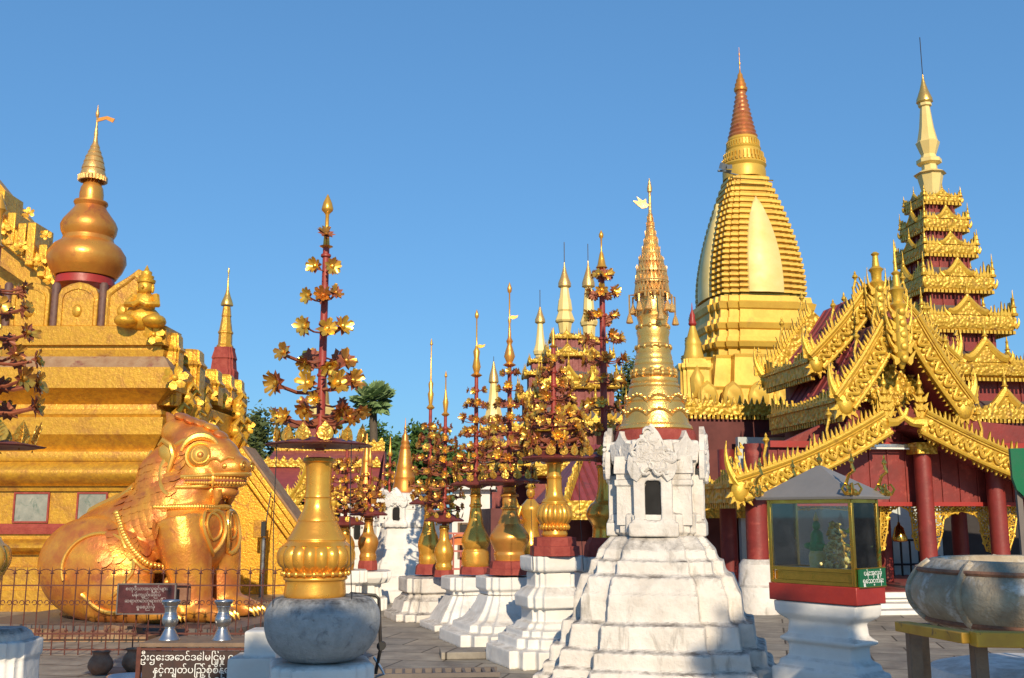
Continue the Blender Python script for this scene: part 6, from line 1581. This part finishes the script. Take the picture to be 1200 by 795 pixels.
def fence(name, label, Y, x0, x1, ztop, zbot, step, zr, scroll=None):
    X0, X1 = at(x0, 700, Y).x, at(x1, 700, Y).x
    r = thing(name, label, 'fence', ((X0 + X1) / 2, Y, 0)); cx = (X0 + X1) / 2
    m = MB(); m.tube([(0, 0, zbot), (0, 0, ztop - .06)], .0075, 6); m.lathe([(0, .008), (.012, .022), (.03, .01), (.09, .001)], (0, 0, ztop - .08), 6)
    m.box((0, 0, ztop - .075), (.05, .012, .01)); pk = m.mesh('picket', 'iron')
    n = int((X1 - X0) / step)
    for k in range(n + 1): inst(pk, 'picket', r, Matrix.Translation((X0 + k * (X1 - X0) / n - cx, 0, 0)))
    for z in zr:
        q = MB(); q.bb(X0 - cx - .02, X1 - cx + .02, -.006, .006, z - .008, z + .008); q.build('rail', 'iron', r, local=True)
    if scroll:
        q = MB()
        for k in range(n):
            xa = X0 + (k + .5) * (X1 - X0) / n - cx; s = step * .36
            for sg in (-1, 1): q.tube([(xa + sg * s * (1.15 - .9 * math.sin(t * PI / 9 * 1.0) * .0) * math.cos(R(80 + 0)) + sg * (s * .55 + .5 * s * math.cos(R(200 - 40 * t))), -.008, scroll + .5 * s * math.sin(R(200 - 40 * t))) for t in range(9)], .006, 5)
        q.build('scrollwork', 'iron', r, local=True)
        q = MB()
        for k in range(n):
            xa = X0 + k * (X1 - X0) / n - cx; q.tube([(xa + (X1 - X0) / n * t / 6, 0, ztop - .05 + .03 * math.sin(t / 6 * PI)) for t in range(7)], .006, 5)
        q.build('arch_links', 'iron', r, local=True)
    return r
fence('iron_fence', 'tall rusty iron picket fence with spear tips in front of the lion', 13.0, -14, 336, .93, .04, .155, (.71, .12), .50)
fence('iron_fence', 'low rusty iron picket fence in front of the tall one', 12.0, -14, 300, .34, .0, .15, (.24, .06))

def signs():
    Y = 12.85; p = at(172, 700, Y); r = thing('notice_board', 'small dark maroon board with white writing hung on the iron fence', 'sign', (p.x, Y, p.z), R(1))
    k = mpp(700, Y); q = MB(); q.box((0, 0, -.02), (66 * k, .03, 33 * k), ry=R(1.5)); b = q.build('panel', 'sign_dark', r, local=True)
    q = MB()
    for s in (-1, 1): q.box((s * 33.5 * k, -.004, -.02), (.018, .04, 34 * k))
    for s in (-1, 1): q.box((0, -.004, -.02 + s * 17 * k), (68 * k, .04, .014))
    q.build('frame', 'roof_dark', r, local=True)
    text_mesh('writing', 'စတုဒီသာအလှူရှင်များ\nမန်ကျည်းခြံရပ်\nဆရာတော်ဘုရားကြီးမှ\nရွှေစည်းခုံ', .056, 'grey_paint', b, (0, -.020, .085), (PI / 2, 0, 0), .001, spacing=1.3)
    r = thing('sign_board', 'rounded red brown board fixed to the iron fence behind the small maroon notice', 'sign', (p.x, Y + .22, p.z))
    q = MB(); q.box((.02, 0, .02), (86 * k, .05, 25 * k)); q.build('board', 'bowl_rib', r, local=True, bevel=.06, seg=4)
    # stand with white writing and two spun metal vases
    Y = 9.0; k = mpp(750, Y); c = at(240, 750, Y); zt = at(240, 750, Y).z
    r = thing('offering_stand', 'low brown offering stand with white writing on its front, holding two aluminium vases', 'stand', (c.x, Y, 0)); wd = 66 * k
    q = MB(); q.bb(-wd, wd, -.22, .3, zt - .035, zt); q.build('shelf', 'wood', r, local=True, bevel=.006)
    q = MB(); q.bb(-wd + .03, wd - .03, -.20, -.18, .05, zt - .07); pn = q.build('front_panel', 'panel_brown', r, local=True)
    q = MB()
    for z in (.04, zt * .36, zt - .06): q.bb(-wd, wd, -.215, -.19, z, z + .018)
    q.build('rail', 'iron', r, local=True)
    for s in (-1, 1):
        for y in (-.2, .28): q = MB(); q.bb(s * wd - .018, s * wd + .018, y - .018, y + .018, 0, zt - .035); q.build('leg', 'iron', r, local=True)
    T = {1: 'ဦးဌေးအောင်ဒေါ်မြင့်မူ ေထွးမိ', 2: 'နှင့်ကျွတ်ပြည့်စုံစိန်ေသာ', 3: 'ရန်ကုန်မြို့'}
    for i, (py, xo, al) in enumerate(((774, 0, 'CENTER'), (789, .02, 'CENTER'), (800, wd * .62, 'CENTER'))):
        text_mesh('writing', T[i + 1], .078, 'white_paint', pn, (xo, -.2025, at(236, py, Y - .2).z), (PI / 2, 0, 0), .0012)
    for px, lab in ((199, 'left one of two spun aluminium vases on the brown offering stand'), (261, 'right one of two spun aluminium vases, near the grey stone pot')):
        x = at(px, 735, Y).x; v = thing('metal_vase', lab, 'vase', (x, Y, zt), 0, 'aluminium vases on the stand')
        q = MB(); q.lathe(smoothprof([(0, 11.5 * k), (.6 * k, 12 * k), (5 * k, 9.5 * k), (10 * k, 7 * k), (14 * k, 5.4 * k), (16 * k, 6.6 * k), (20 * k, 9 * k), (25 * k, 9.2 * k), (29 * k, 7.4 * k), (32 * k, 6.6 * k), (38 * k, 7.6 * k), (43 * k, 10.6 * k), (44.5 * k, 11 * k), (44 * k, 9.5 * k), (30 * k, 4 * k)], 4), n=40); vb = q.build('body', 'alu', v, local=True, smooth=60)
        for zz, rr in ((14, 6.2), (30, 7.6), (38, 8.2)):
            q = MB(); q.lathe([((zz - .8) * k, (rr - .6) * k), (zz * k, rr * k), ((zz + .8) * k, (rr - .6) * k)], n=32); q.build('ring', 'alu', vb, local=True)
    # steel bowl and red clay pots low at the left
    p = at(150, 782, 9.4); q = MB(); k = mpp(770, 9.4)
    q.lathe(smoothprof([(0, 10 * k), (4 * k, 14 * k), (12 * k, 20 * k), (20 * k, 23 * k), (22 * k, 23.5 * k), (21 * k, 21 * k), (8 * k, 9 * k)], 3), n=36)
    o = q.build('steel_bowl', 'alu', None, smooth=60); o.location = (p.x, 9.4, .0); tag(o, 'wide steel bowl on the ground left of the brown stand', 'bowl')
    for px, py, Y_, lab in ((118, 776, 10.6, 'brown clay pot behind the low fence, nearer to the white plinth'), (158, 772, 10.8, 'brown clay pot behind the low fence, nearer to the brown stand')):
        p = at(px, py, Y_); k = mpp(py, Y_); q = MB(); q.lathe(smoothprof([(0, 8 * k), (8 * k, 14 * k), (16 * k, 13 * k), (22 * k, 9 * k), (25 * k, 10 * k), (26 * k, 11 * k), (24 * k, 8 * k)], 3), n=28); o = q.build('clay_pot', 'bowl_rib', None); o.location = (p.x, Y_, 0); tag(o, lab, 'pot')
    # electric box on the stair flank
    Y = 20.2; p = at(307, 620, Y); r = thing('electric_box', 'small yellow electric box on a grey pipe against the gold stair flank', 'box', (p.x, Y, 0)); k = mpp(620, Y)
    q = MB(); q.box((-3 * k, .05, p.z), (11 * k, .3, 20 * k)); q.build('housing', 'wall_gold', r, local=True, bevel=.01)
    q = MB(); q.box((4 * k, -.12, p.z), (5 * k, .12, 17 * k)); q.build('cover', 'black', r, local=True)
    q = MB(); q.tube([(2 * k, 0, 0), (2 * k, 0, p.z - 10 * k)], .05, 8); q.build('pipe', 'alu', r, local=True)
    q = MB(); a = at(317, 577, 20.2); q.tube([(6 * k, -.1, p.z + 8 * k), (7 * k, -.1, p.z + .3), (a.x - p.x, .05, a.z), ], .012, 5); q.build('cable', 'cable', r, local=True)
signs()

# ------------------------------------------------------------------ glass case on its pedestal
def case():
    A, B = at(903, 690, 8.75), at(1003, 690, 8.1)
    ux = Vector((B.x - A.x, B.y - A.y, 0)); wd = ux.length; ang = math.atan2(ux.y, ux.x); ux.normalize(); uy = Vector((-ux.y, ux.x, 0))
    dp = .38; c = A.lerp(B, .5) + uy * dp / 2; c.z = 0
    hw, hd = wd / 2, dp / 2; Yb = B.y
    def z(py): return at(1003, py, Yb).z
    ped = thing('pedestal', 'moulded white pedestal under the glass offering case', 'pedestal', c, ang)
    q = MB(); a = hw
    prof = [(0, 1.0), (z(783), 1.0), (z(781), .80), (z(768), .78), (z(764), .66), (z(740), .64), (z(738), .80), (z(734), .82), (z(731), .74), (z(727), .68), (z(722), .64), (z(716), .64)]
    prof = [(0, 1.05), (z(795), 1.05), (z(793), .92), (z(785), .90), (z(780), .74), (z(763), .71), (z(761), .86), (z(757), .88), (z(752), .76), (z(749), .72), (z(735), .70), (z(732), .80), (z(727), .92), (z(718), .96), (z(711), .97)]
    vs = []
    q.stack([(hw, hd), (-hw, hd), (-hw, -hd), (hw, -hd)], prof); o = q.build('shaft', 'white_clean', ped, local=True, smooth=0); lump(o, .016, .006)
    zb = z(711) + .004
    r = thing('glass_case', 'glass and brass offering case with a grey hipped roof on a brick red base', 'display case', (c.x, c.y, zb), ang)
    def zz(py): return z(py) - zb
    q = MB(); q.bb(-hw - .01, hw + .01, -hd - .01, hd + .01, 0, zz(689)); q.build('red_base', 'case_red', r, local=True, bevel=.006)
    # brass frame
    t = .032; z0, z1 = zz(689) + .002, zz(585)
    for sx in (-1, 1):
        for sy in (-1, 1):
            q = MB(); q.bb(sx * (hw - t / 2) - t / 2, sx * (hw - t / 2) + t / 2, sy * (hd - t / 2) - t / 2, sy * (hd - t / 2) + t / 2, z0, z1); q.build('corner_post', 'brass', r, local=True, bevel=.004)
    zs = zz(668)
    for za, zb_ in ((z0 + .001, z0 + .028), (zs - .03, zs), (z1 - .03, z1)):
        q = MB()
        for sy in (-1, 1): q.bb(-hw + t * .5, hw - t * .5, sy * (hd - t / 2) - t * .4, sy * (hd - t / 2) + t * .4, za, zb_)
        for sx in (-1, 1): q.bb(sx * (hw - t / 2) - t * .4, sx * (hw - t / 2) + t * .4, -hd + t - .006, hd - t + .006, za + .001, zb_ - .001)
        q.build('frame_rail', 'brass', r, local=True)
    q = MB(); q.bb(-hw + t, hw - t, -hd + t, hd - t, z0 + .03, zs - .034); q.build('drawer', 'brass', r, local=True)
    q = MB(); q.bb(-hw + t * .6, hw - t * .6, -hd + t * .6, hd - t * .6, zs - .03, zs - .012); q.build('floor', 'interior', r, local=True)
    for nm, (x0, x1, y0, y1) in (('f', (-hw + t, hw - t, -hd + .012, -hd + .016)), ('b', (-hw + t, hw - t, hd - .016, hd - .012)), ('l', (-hw + .012, -hw + .016, -hd + t, hd - t)), ('r', (hw - .016, hw - .012, -hd + t, hd - t))):
        q = MB(); q.bb(x0, x1, y0, y1, zs, z1 - .03); q.build('glass_pane', 'glass', r, local=True, smooth=0)
    # roof
    ov = .07; zr0, zr1 = z1, zz(543)
    q = MB(); q.stack([(hw + ov, hd + ov), (-hw - ov, hd + ov), (-hw - ov, -hd - ov), (hw + ov, -hd - ov)], [(zr0 + .001, .98), (zr0 + .02, 1.0), (zr0 + .028, .99), (zr1, .04)]); q.build('hipped_roof', 'grey_roof', r, local=True, smooth=0)
    q = MB(); bud(q, (0, 0, zr1 - .01), .12, .03); q.build('roof_knob', 'brass', r, local=True)
    for sx in (-1, 1):
        for sy in (-1, 1):
            q = MB(); bx, by = sx * (hw + ov - .03), sy * (hd + ov - .03)
            q.ball((bx, by, zr0 + .05), (.05, .05, .035), 8, 6)
            for an in range(4):
                d = Vector((math.cos(an * PI / 2 + .7), math.sin(an * PI / 2 + .7), 0)); b0 = Vector((bx, by, zr0 + .03))
                q.tube([b0, b0 + d * .05 + Vector((0, 0, .01)), b0 + d * .075 + Vector((0, 0, .05)), b0 + d * .05 + Vector((0, 0, .09)), b0 + d * .02 + Vector((0, 0, .08))], [.014, .013, .011, .009, .004], 6)
            q.tube([(bx, by, zr0 + .04), (bx - .05, by, zr0 + .12), (bx - .02, by, zr0 + .19), (bx + .03, by, zr0 + .22), (bx + .01, by, zr0 + .28)], [.018, .015, .013, .014, .01], 6)
            bud(q, (bx + .01, by, zr0 + .24), .12, .022); q.build('corner_finial', 'brass', r, local=True)
    # small notice on the right pane
    n_ = thing('small_sign', 'small green sign with white writing on the side of the glass case', 'sign', c + ux * (hw + .013) + Vector((0, 0, z(678))), ang + PI / 2)
    q = MB(); q.box((.02, 0, 0), (.36, .016, .15)); g = q.build('plate', 'green_sign', n_, local=True)
    q = MB(); q.box((.02, 0, .073), (.37, .022, .008)); q.box((.02, 0, -.073), (.37, .022, .008)); q.build('edge', 'brass', g, local=True)
    text_mesh('writing', 'ပန်းအလှူခံ', .056, 'white_paint', g, (.02, -.0095, .018), (PI / 2, 0, 0), .0008)
    text_mesh('writing', 'ရွှေသင်္ကန်း', .056, 'white_paint', g, (.02, -.0095, -.042), (PI / 2, 0, 0), .0008)
    # offerings inside
    def inside(name, label, cat, x, y): p = c + ux * x + uy * y; return thing(name, label, cat, (p.x, p.y, zb + zs - .01), ang)
    o = inside('green_figure', 'small green glazed seated figure on a cream base inside the glass case', 'figurine', -.06, .0)
    q = MB(); q.lathe([(0, .07), (.1, .075), (.14, .06)], n=14); q.build('base', 'cream', o, local=True)
    q = MB(); q.lathe(smoothprof([(.14, .06), (.17, .075), (.22, .055), (.28, .05), (.31, .025)], 3), n=16); q.ball((0, 0, .345), (.032, .032, .042), 10, 8); q.ball((.05, -.03, .18), (.06, .04, .03), 8, 6); q.ball((-.05, -.03, .18), (.06, .04, .03), 8, 6); q.build('body', 'green_cloth', o, local=True)
    q = MB(); q.lathe([(.385, .02), (.40, .024), (.46, .003)], n=8); q.build('crown', 'board_gold', o, local=True)
    o = inside('offering_bouquet', 'pile of cream and yellow flower offerings with tinsel inside the glass case', 'bouquet', .13, -.02)
    rn = random.Random(7); q = MB(); q2 = MB()
    for k in range(330):
        t = rn.random() ** 1.3; rr = .15 * (1 - t * .75) * (1 + .25 * math.sin(t * 20)); an = rn.uniform(0, 6.28); (q if k % 3 else q2).ball((rr * math.cos(an) * rn.uniform(.3, 1), rr * math.sin(an) * rn.uniform(.3, 1), .02 + t * .36), (rn.uniform(.010, .020), rn.uniform(.010, .02), rn.uniform(.008, .024)), 6, 5, Matrix.Rotation(rn.uniform(0, 3), 3, 'X'))
    q.build('cream_petals', 'cream', o, local=True); q2.build('gold_tinsel', 'board_gold', o, local=True)
    o = inside('leafy_sprig', 'dark green leafy sprig in a pot inside the glass case', 'plant', .27, .08); q = MB()
    for k in range(70):
        p = Vector((rn.gauss(0, .06), rn.gauss(0, .05), rn.uniform(.05, .30))); d = Vector((rn.gauss(0, 1), rn.gauss(0, 1), rn.uniform(.2, 1.2))).normalized(); s = d.orthogonal().normalized()
        q.add([p - s * .012, p + s * .012, p + d * .06 + s * .008, p + d * .08], [(0, 1, 2, 3)])
    q.build('leaves', 'leaf', o, local=True); q = MB(); q.lathe([(0, .04), (.06, .05)], n=12); q.build('pot', 'green_cloth', o, local=True)
    o = inside('blue_bottle', 'tiny blue bottle at the right end inside the glass case', 'bottle', hw - .1, .1); q = MB(); q.lathe([(0, .025), (.08, .025), (.1, .012), (.13, .012)], n=12); q.build('body', 'blue', o, local=True)
case()

# ------------------------------------------------------------------ stone bowl on a timber stand at the right edge
def stone_bowl():
    Y = 6.2; c = at(1224, 700, Y); k = mpp(700, Y)
    def z(py): return at(1200, py, Y).z
    zb = z(745)
    r = thing('stone_bowl', 'huge weathered ribbed stone bowl on the yellow beam stand', 'stone bowl', (c.x, Y, zb))
    prof = [(z(746) - zb, 96 * k), (z(740) - zb, 108 * k), (z(726) - zb, 131 * k), (z(710) - zb, 145 * k), (z(696) - zb, 149 * k), (z(682) - zb, 146 * k), (z(668) - zb, 136 * k), (z(659) - zb, 125 * k), (z(656) - zb, 121 * k), (z(655.5) - zb, 112 * k), (z(664) - zb, 108 * k), (z(700) - zb, 90 * k)]
    sp = smoothprof(prof, 4); q = MB(); q.lathe(sp, n=72); q.build('bowl', 'bowl', r, local=True, smooth=60)
    outer = [p for p in sp[:33]]
    for kk in range(9):
        a = R(-152 + 40 * kk); q = MB(); q.tube([((rr + .004) * math.cos(a), (rr + .004) * math.sin(a), zz) for zz, rr in outer[6:30]], .022, 7); q.build('rib', 'bowl_rib' if kk % 2 else 'bowl', r, local=True)
    q = MB()
    for py, rr in ((668, 137), (727, 131)):
        q.tube([(rr * k * 1.005 * math.cos(R(5 * i)), rr * k * 1.005 * math.sin(R(5 * i)), z(py) - zb) for i in range(73)], .016, 6)
    q.build('hoop', 'bowl_rib', r, local=True)
    # stand
    s = thing('timber_stand', 'rough timber stand with worn yellow beams carrying the huge stone bowl', 'stand', (c.x, Y, 0))
    def P(px, py, Yq): v = at(px, py, Yq); return Vector((v.x - c.x, v.y - Y, v.z))
    a, b, e = P(1057, 734, 6.0), P(1137, 748, 5.3), P(1340, 752, 5.3)
    def beam(p0, p1, hgt, wd, name, m):
        d = (p1 - p0); L = d.length; q = MB(); q.box((L / 2, 0, 0), (L, wd, hgt)); o = q.build(name, m, s, local=True, bevel=.006); o.location = p0; o.rotation_euler = (0, -math.asin(d.z / L), math.atan2(d.y, d.x)); return o
    beam(a, b, .055, .09, 'beam', 'yellow_beam'); beam(b + Vector((.0, -.03, .0)), e, .075, .08, 'beam', 'yellow_beam')
    beam(P(1070, 736, 7.0), P(1340, 738, 7.0), .06, .08, 'beam', 'wood')
    for px, Yq, top in ((1070, 6.02, 740), (1146, 5.42, 754), (1330, 5.4, 754), (1080, 6.95, 742)):
        p = P(px, top, Yq); q = MB(); q.bb(p.x - .035, p.x + .035, p.y - .035, p.y + .035, 0, p.z); q.build('leg', 'wood', s, local=True, bevel=.006)
    w_ = thing('pedestal', 'low broad whitewashed mound behind the timber stand at the right', 'pedestal', (at(1190, 760, 7.2).x + .3, 7.5, 0)); q = MB()
    q.lathe([(0, 1.0), (.12, 1.0), (.3, .85), (.5, .72), (.55, .5)], n=40); q.build('mound', 'white_clean', w_, local=True)
    # green sign on a post
    Y2 = 7.6; p = at(1197, 555, Y2); g = thing('round_sign', 'green sign with a yellow emblem on a grey post, above the stone bowl', 'sign', (p.x + .09, Y2, 0)); k2 = mpp(555, Y2)
    def zz(py): return at(1190, py, Y2).z
    q = MB(); hw = 26 * k2; q.prism([(-hw, zz(526)), (hw, zz(524)), (hw, zz(566)), (hw * .8, zz(578)), (hw * .45, zz(584)), (0, zz(586)), (-hw * .5, zz(583)), (-hw * .85, zz(574)), (-hw, zz(560))], (0, 0, 0), (1, 0, 0), (0, 0, 1), .03); pl = q.build('plate', 'green_sign', g, local=True)
    q = MB(); q.relief([(hw * .62 * math.cos(t * PI / 9) * 1.0 + .06, zz(556) + hw * .6 * math.sin(t * PI / 9)) for t in range(18)], (0, -.017, 0), (1, 0, 0), (0, 0, 1), .006, .008, .8)
    for t in range(7): q.tube([(.06 + hw * .5 * math.cos(t * .8), -.03, zz(556) + hw * .5 * math.sin(t * .8)), (.06 + hw * .2 * math.cos(t * .8 + 1), -.034, zz(556) + hw * .2 * math.sin(t * .8 + 1))], .014, 5)
    q.build('emblem', 'leaf_gold', pl, local=True)
    q = MB(); q.bb(-hw + .04, -hw + .08, .02, .05, 0, zz(530)); q.build('post', 'roof_dark', g, local=True)
stone_bowl()

# loose slabs on the paving
for (px, py, sx, sy, rz, lab) in ((548, 770, .62, .42, .12, 'thick loose paving slab lying raised left of the nearest plinth'), (470, 722, .5, .34, .3, 'thin loose paving slab lying near the far plinth')):
    p = ground(px, py); q = MB(); q.box((0, 0, .04), (sx, sy, .08)); o = q.build('paving_slab', 'paving', None, bevel=.01); o.location = (p.x, p.y, 0); o.rotation_euler = (0, 0, rz); tag(o, lab, 'slab')
p = ground(520, 792); q = MB()
for k in range(15): q.box((-.9 + k * .1, 0, .03), (.03, .36, .04))
for y in (-.17, .17): q.box((-.2, y, .03), (1.5, .03, .045))
o = q.build('drain_grate', 'roof_dark', None); o.location = (p.x, p.y, 0); o.rotation_euler = (0, 0, .1); tag(o, 'dark metal drain grate on the paving at the bottom edge', 'grate')

# ------------------------------------------------------------------ trees
def crown(mb, c, r, n, leaf, rnd, clumps=18):
    cl = []
    for i in range(clumps):
        d = Vector((rnd.gauss(0, 1), rnd.gauss(0, 1), rnd.gauss(0, 1))).normalized() * rnd.uniform(.35, 1.0)
        cl.append((Vector(c) + Vector((d.x * r[0], d.y * r[1], d.z * r[2])), rnd.uniform(.18, .36)))
    for i in range(n):
        cc, s = rnd.choice(cl); p = cc + Vector((rnd.gauss(0, .6) * r[0] * s, rnd.gauss(0, .6) * r[1] * s, rnd.gauss(0, .55) * r[2] * s))
        d = Vector((rnd.gauss(0, 1), rnd.gauss(0, 1), rnd.gauss(0, .7))).normalized(); u = d.orthogonal().normalized(); L = leaf * rnd.uniform(.6, 1.3)
        mb.add([p, p + d * L * .5 + u * L * .28, p + d * L, p + d * L * .5 - u * L * .28], [(0, 1, 2, 3)])
    return cl
def tree(label, px, py_top, py_mid, Y, wpx, leaf_m='leaf', seed=1, n=5000, leaf=.32):
    rnd = random.Random(seed); p = at(px, py_mid, Y); top = at(px, py_top, Y).z; r = wpx * mpp(py_mid, Y)
    t = thing('broadleaf_tree', label, 'tree', (p.x, Y, 0), 0, 'trees behind the stupas')
    cz = p.z; rz_ = top - cz
    q = MB(); cl = crown(q, (0, 0, cz), (r, r * .8, rz_), n, leaf, rnd, 22); q.build('crown', leaf_m, t, local=True, smooth=0)
    q = MB(); q.tube([(0, 0, 0), (.1, 0, cz * .5), (0, .1, cz)], [r * .09, r * .07, r * .04], 8)
    for c_, s in cl[:9]: q.tube([(0, 0, cz * .55), Vector((0, 0, cz * .55)).lerp(c_, .5) + Vector((0, 0, .2)), c_], [r * .045, r * .03, r * .01], 6)
    q.build('trunk', 'bark', t, local=True)
tree('olive green tree behind the gold stair flank, left of the near flower tree', 310, 476, 535, 60, 40, 'leaf_olive', 3, 7000)
tree('low olive tree just right of the terrace corner', 292, 498, 545, 52, 20, 'leaf_olive', 33, 3500)
tree('leafy green tree behind the small white stupa', 496, 497, 545, 52, 38, 'leaf', 4, 8000)
tree('leafy green tree behind the bronze flower tree pair', 542, 520, 560, 56, 34, 'leaf', 5, 6000)
tree('dark tree low beneath the palm', 450, 498, 548, 58, 38, 'leaf', 6, 7000)
tree('broad green tree glimpsed between the red pavilion and the white stupa spire', 752, 392, 470, 70, 26, 'leaf_olive', 9, 4500, .45)
tree('green tree behind the tiered tower at the right', 1215, 430, 520, 48, 30, 'leaf', 10, 4000)
def palm():
    Y = 46; p = at(437, 470, Y); t = thing('palm_tree', 'palmyra palm with a round crown of fan leaves behind the near flower tree', 'palm', (p.x, Y, 0)); rnd = random.Random(2)
    k = mpp(470, Y); q = MB(); q.tube([(0, 0, 0), (.15, 0, p.z * .5), (0, 0, p.z)], [.26, .2, .17], 10); q.build('trunk', 'bark', t, local=True)
    q = MB()
    for i in range(60):
        d = Vector((rnd.gauss(0, 1), rnd.gauss(0, 1), rnd.gauss(.35, .8))).normalized(); s = 15 * k * rnd.uniform(.75, 1.1); base = Vector((0, 0, p.z)); tip = base + d * s
        q.tube([base, tip], .02, 4); u = d.cross(Vector((0, 0, 1))); u = u.normalized() if u.length > .1 else Vector((1, 0, 0)); v = u.cross(d)
        for j in range(15):
            a = R(-105 + 15 * j); dd = (d * math.cos(a) + u * math.sin(a) + v * rnd.uniform(-.12, .12)).normalized(); e = d.cross(dd); e = (e.normalized() if e.length > .05 else u).cross(dd).normalized() if False else dd.orthogonal().normalized(); L = 13.5 * k * (.75 + .25 * math.cos(a)) * rnd.uniform(.85, 1.1)
            q.add([tip, tip + dd * L * .5 + e * .15, tip + dd * L, tip + dd * L * .5 - e * .15], [(0, 1, 2, 3)])
    q.build('fan_crown', 'leaf_palm', t, local=True, smooth=0)
palm()
# hazy low tree line far away
def treeline():
    rnd = random.Random(77); q = MB()
    for i in range(26):
        x = -130 + i * 11 + rnd.uniform(-3, 3); h = rnd.uniform(4, 7.5)
        crown(q, (x, 150 + rnd.uniform(-8, 8), h * .5), (7.5, 4, h * .5), 420, 1.0, rnd, 10)
    tag(q.build('far_wood', 'leaf_olive', None, smooth=0), kind='stuff')
treeline()
# ------------------------------------------------------------------ small things seen between the row of trees
def between():
    Y = 19.5; p = at(622, 620, Y); k = mpp(600, Y)
    r = thing('gold_figure', 'ornate standing gold figure half hidden between two vases of the row', 'statue', (p.x, Y, 0))
    z0 = at(622, 650, Y).z; q = MB(); q.stack(RD1, [(0, .32), (z0 * .5, .32), (z0 * .55, .26), (z0, .24)]); q.build('base', 'red_drum', r, local=True, smooth=25)
    q = MB(); h = at(622, 560, Y).z - z0
    q.lathe(smoothprof([(z0, .2), (z0 + h * .12, .22), (z0 + h * .3, .15), (z0 + h * .45, .17), (z0 + h * .6, .2), (z0 + h * .68, .12), (z0 + h * .72, .07)], 4), n=18)
    q.ball((0, -.02, z0 + h * .8), (.085, .09, .11), 12, 10)
    for s in (-1, 1): q.tube([(s * .18, 0, z0 + h * .62), (s * .27, -.05, z0 + h * .45), (s * .16, -.16, z0 + h * .42)], [.06, .05, .04], 8)
    q.build('body', 'vase_gold', r, local=True, smooth=60)
    q = MB(); q.lathe([(z0 + h * .86, .09), (z0 + h * .88, .11), (z0 + h * .9, .07), (z0 + h * .94, .06), (z0 + h * .95, .08), (z0 + h, .01)], n=12)
    for s in (-1, 1): horn(q, (s * .1, 0, z0 + h * .5), (s * .8, 0, 0), h * .42, .05)
    q.build('crown_and_wings', 'hall_gold', r, local=True)
    Y = 24; p = at(540, 640, Y); r = thing('parasol', 'small orange parasol over a stall seen between the small vases', 'parasol', (p.x, Y, 0)); zt = at(540, 624, Y).z; w = 20 * mpp(630, Y)
    q = MB(); q.lathe([(zt - .28, w), (zt - .25, w * .98), (zt - .05, w * .3), (zt, .03)], n=10); q.build('canopy', 'orange_cloth', r, local=True, smooth=20)
    q = MB(); q.tube([(0, 0, 0), (0, 0, zt)], .025, 8); q.build('pole', 'pink', r, local=True)
    Y = 23.6; r = thing('stall_frame', 'pink painted steel stall frame under the small orange parasol', 'stall', (p.x, Y, 0)); w = .45
    for x in (-w, -w / 3, w / 3, w):
        q = MB(); q.tube([(x, 0, 0), (x, 0, 1.15)], .02, 8); q.build('post', 'pink', r, local=True)
    for z in (.35, .75, 1.15):
        q = MB(); q.bb(-w, w, -.02, .02, z - .02, z + .02); q.build('rail', 'pink', r, local=True)
    Y = 27; a, b = at(530, 600, Y), at(574, 600, Y); zt = at(560, 574, Y).z
    r = thing('low_building', 'low cream walled building behind the small vases', 'building', ((a.x + b.x) / 2, Y, 0)); w = (b.x - a.x) / 2
    q = MB(); q.bb(-w, w, 0, 3, 0, zt); q.build('wall', 'white_clean', r, local=True)
    q = MB(); q.bb(-w - .15, w + .15, -.25, 3.2, zt + .002, zt + .12); q.build('roof', 'white', r, local=True)
    for x in (-.1,):
        q = MB(); q.bb(x - .2, x + .2, -.02, .05, .5, 1.3); f = q.build('window', 'interior_dark', r, local=True)
        q = MB()
        for xx in (x - .22, x + .22): q.bb(xx - .025, xx + .025, -.04, .02, .46, 1.34)
        for zz in (.46, 1.34): q.bb(x - .245, x + .245, -.045, .02, zz - .025, zz + .025)
        q.build('frame', 'wood', f, local=True)
    # low kerb and rubble under the lion's fence
    p = at(60, 742, 13.4); q = MB(); rn = random.Random(4)
    for i in range(26): q.box((rn.uniform(-.9, 1.1), rn.uniform(-.25, .25), .05 + rn.uniform(0, .05)), (rn.uniform(.08, .2), rn.uniform(.08, .16), rn.uniform(.06, .14)), rn.uniform(0, 3), rn.uniform(-.3, .3))
    q.bb(-1.1, 1.3, -.3, .3, 0, .06); o = q.build('rubble_heap', 'dusty', None); o.location = (p.x, 13.5, 0); tag(o, 'heap of dusty rubble on the ground behind the iron fence left of the lion paws', 'rubble')
between()
# ------------------------------------------------------------------ unseen trees added behind the camera to shade the foreground
def shade_tree(label, target, k, r, n, seed, leaf=.2, clumps=16):
    rnd = random.Random(seed); c = Vector(target) + sdir * k
    t = thing('broadleaf_tree', label, 'tree', (c.x, c.y, 0), 0, 'unseen trees added behind the camera')
    q = MB(); cl = crown(q, (0, 0, c.z), r, n, leaf, rnd, clumps); q.build('crown', 'leaf', t, local=True, smooth=0)
    q = MB(); q.tube([(.2, 0, 0), (.1, .1, c.z * .5), (0, 0, c.z)], [.22, .16, .08], 8)
    for c_, s in cl[:8]: q.tube([(0, 0, c.z * .6), Vector((0, 0, c.z * .62)).lerp(c_, .5), c_], [.09, .06, .02], 6)
    q.build('trunk', 'bark', t, local=True)
shade_tree('unseen leafy tree added behind the camera to shade the stone pot', (-1.55, 7.6, .28), 13, (1.25, .55, .30), 4200, 101, .13, 26)
shade_tree('unseen small tree added behind the camera to shade the right foot of the big stupa', (2.1, 8.75, .42), 13, (.55, .45, .28), 1900, 104, .12, 12)
shade_tree('unseen slim tree added behind the camera to shade the white block by the pot', (-2.15, 8.35, .38), 13, (.30, .35, .28), 1100, 105, .12, 10)
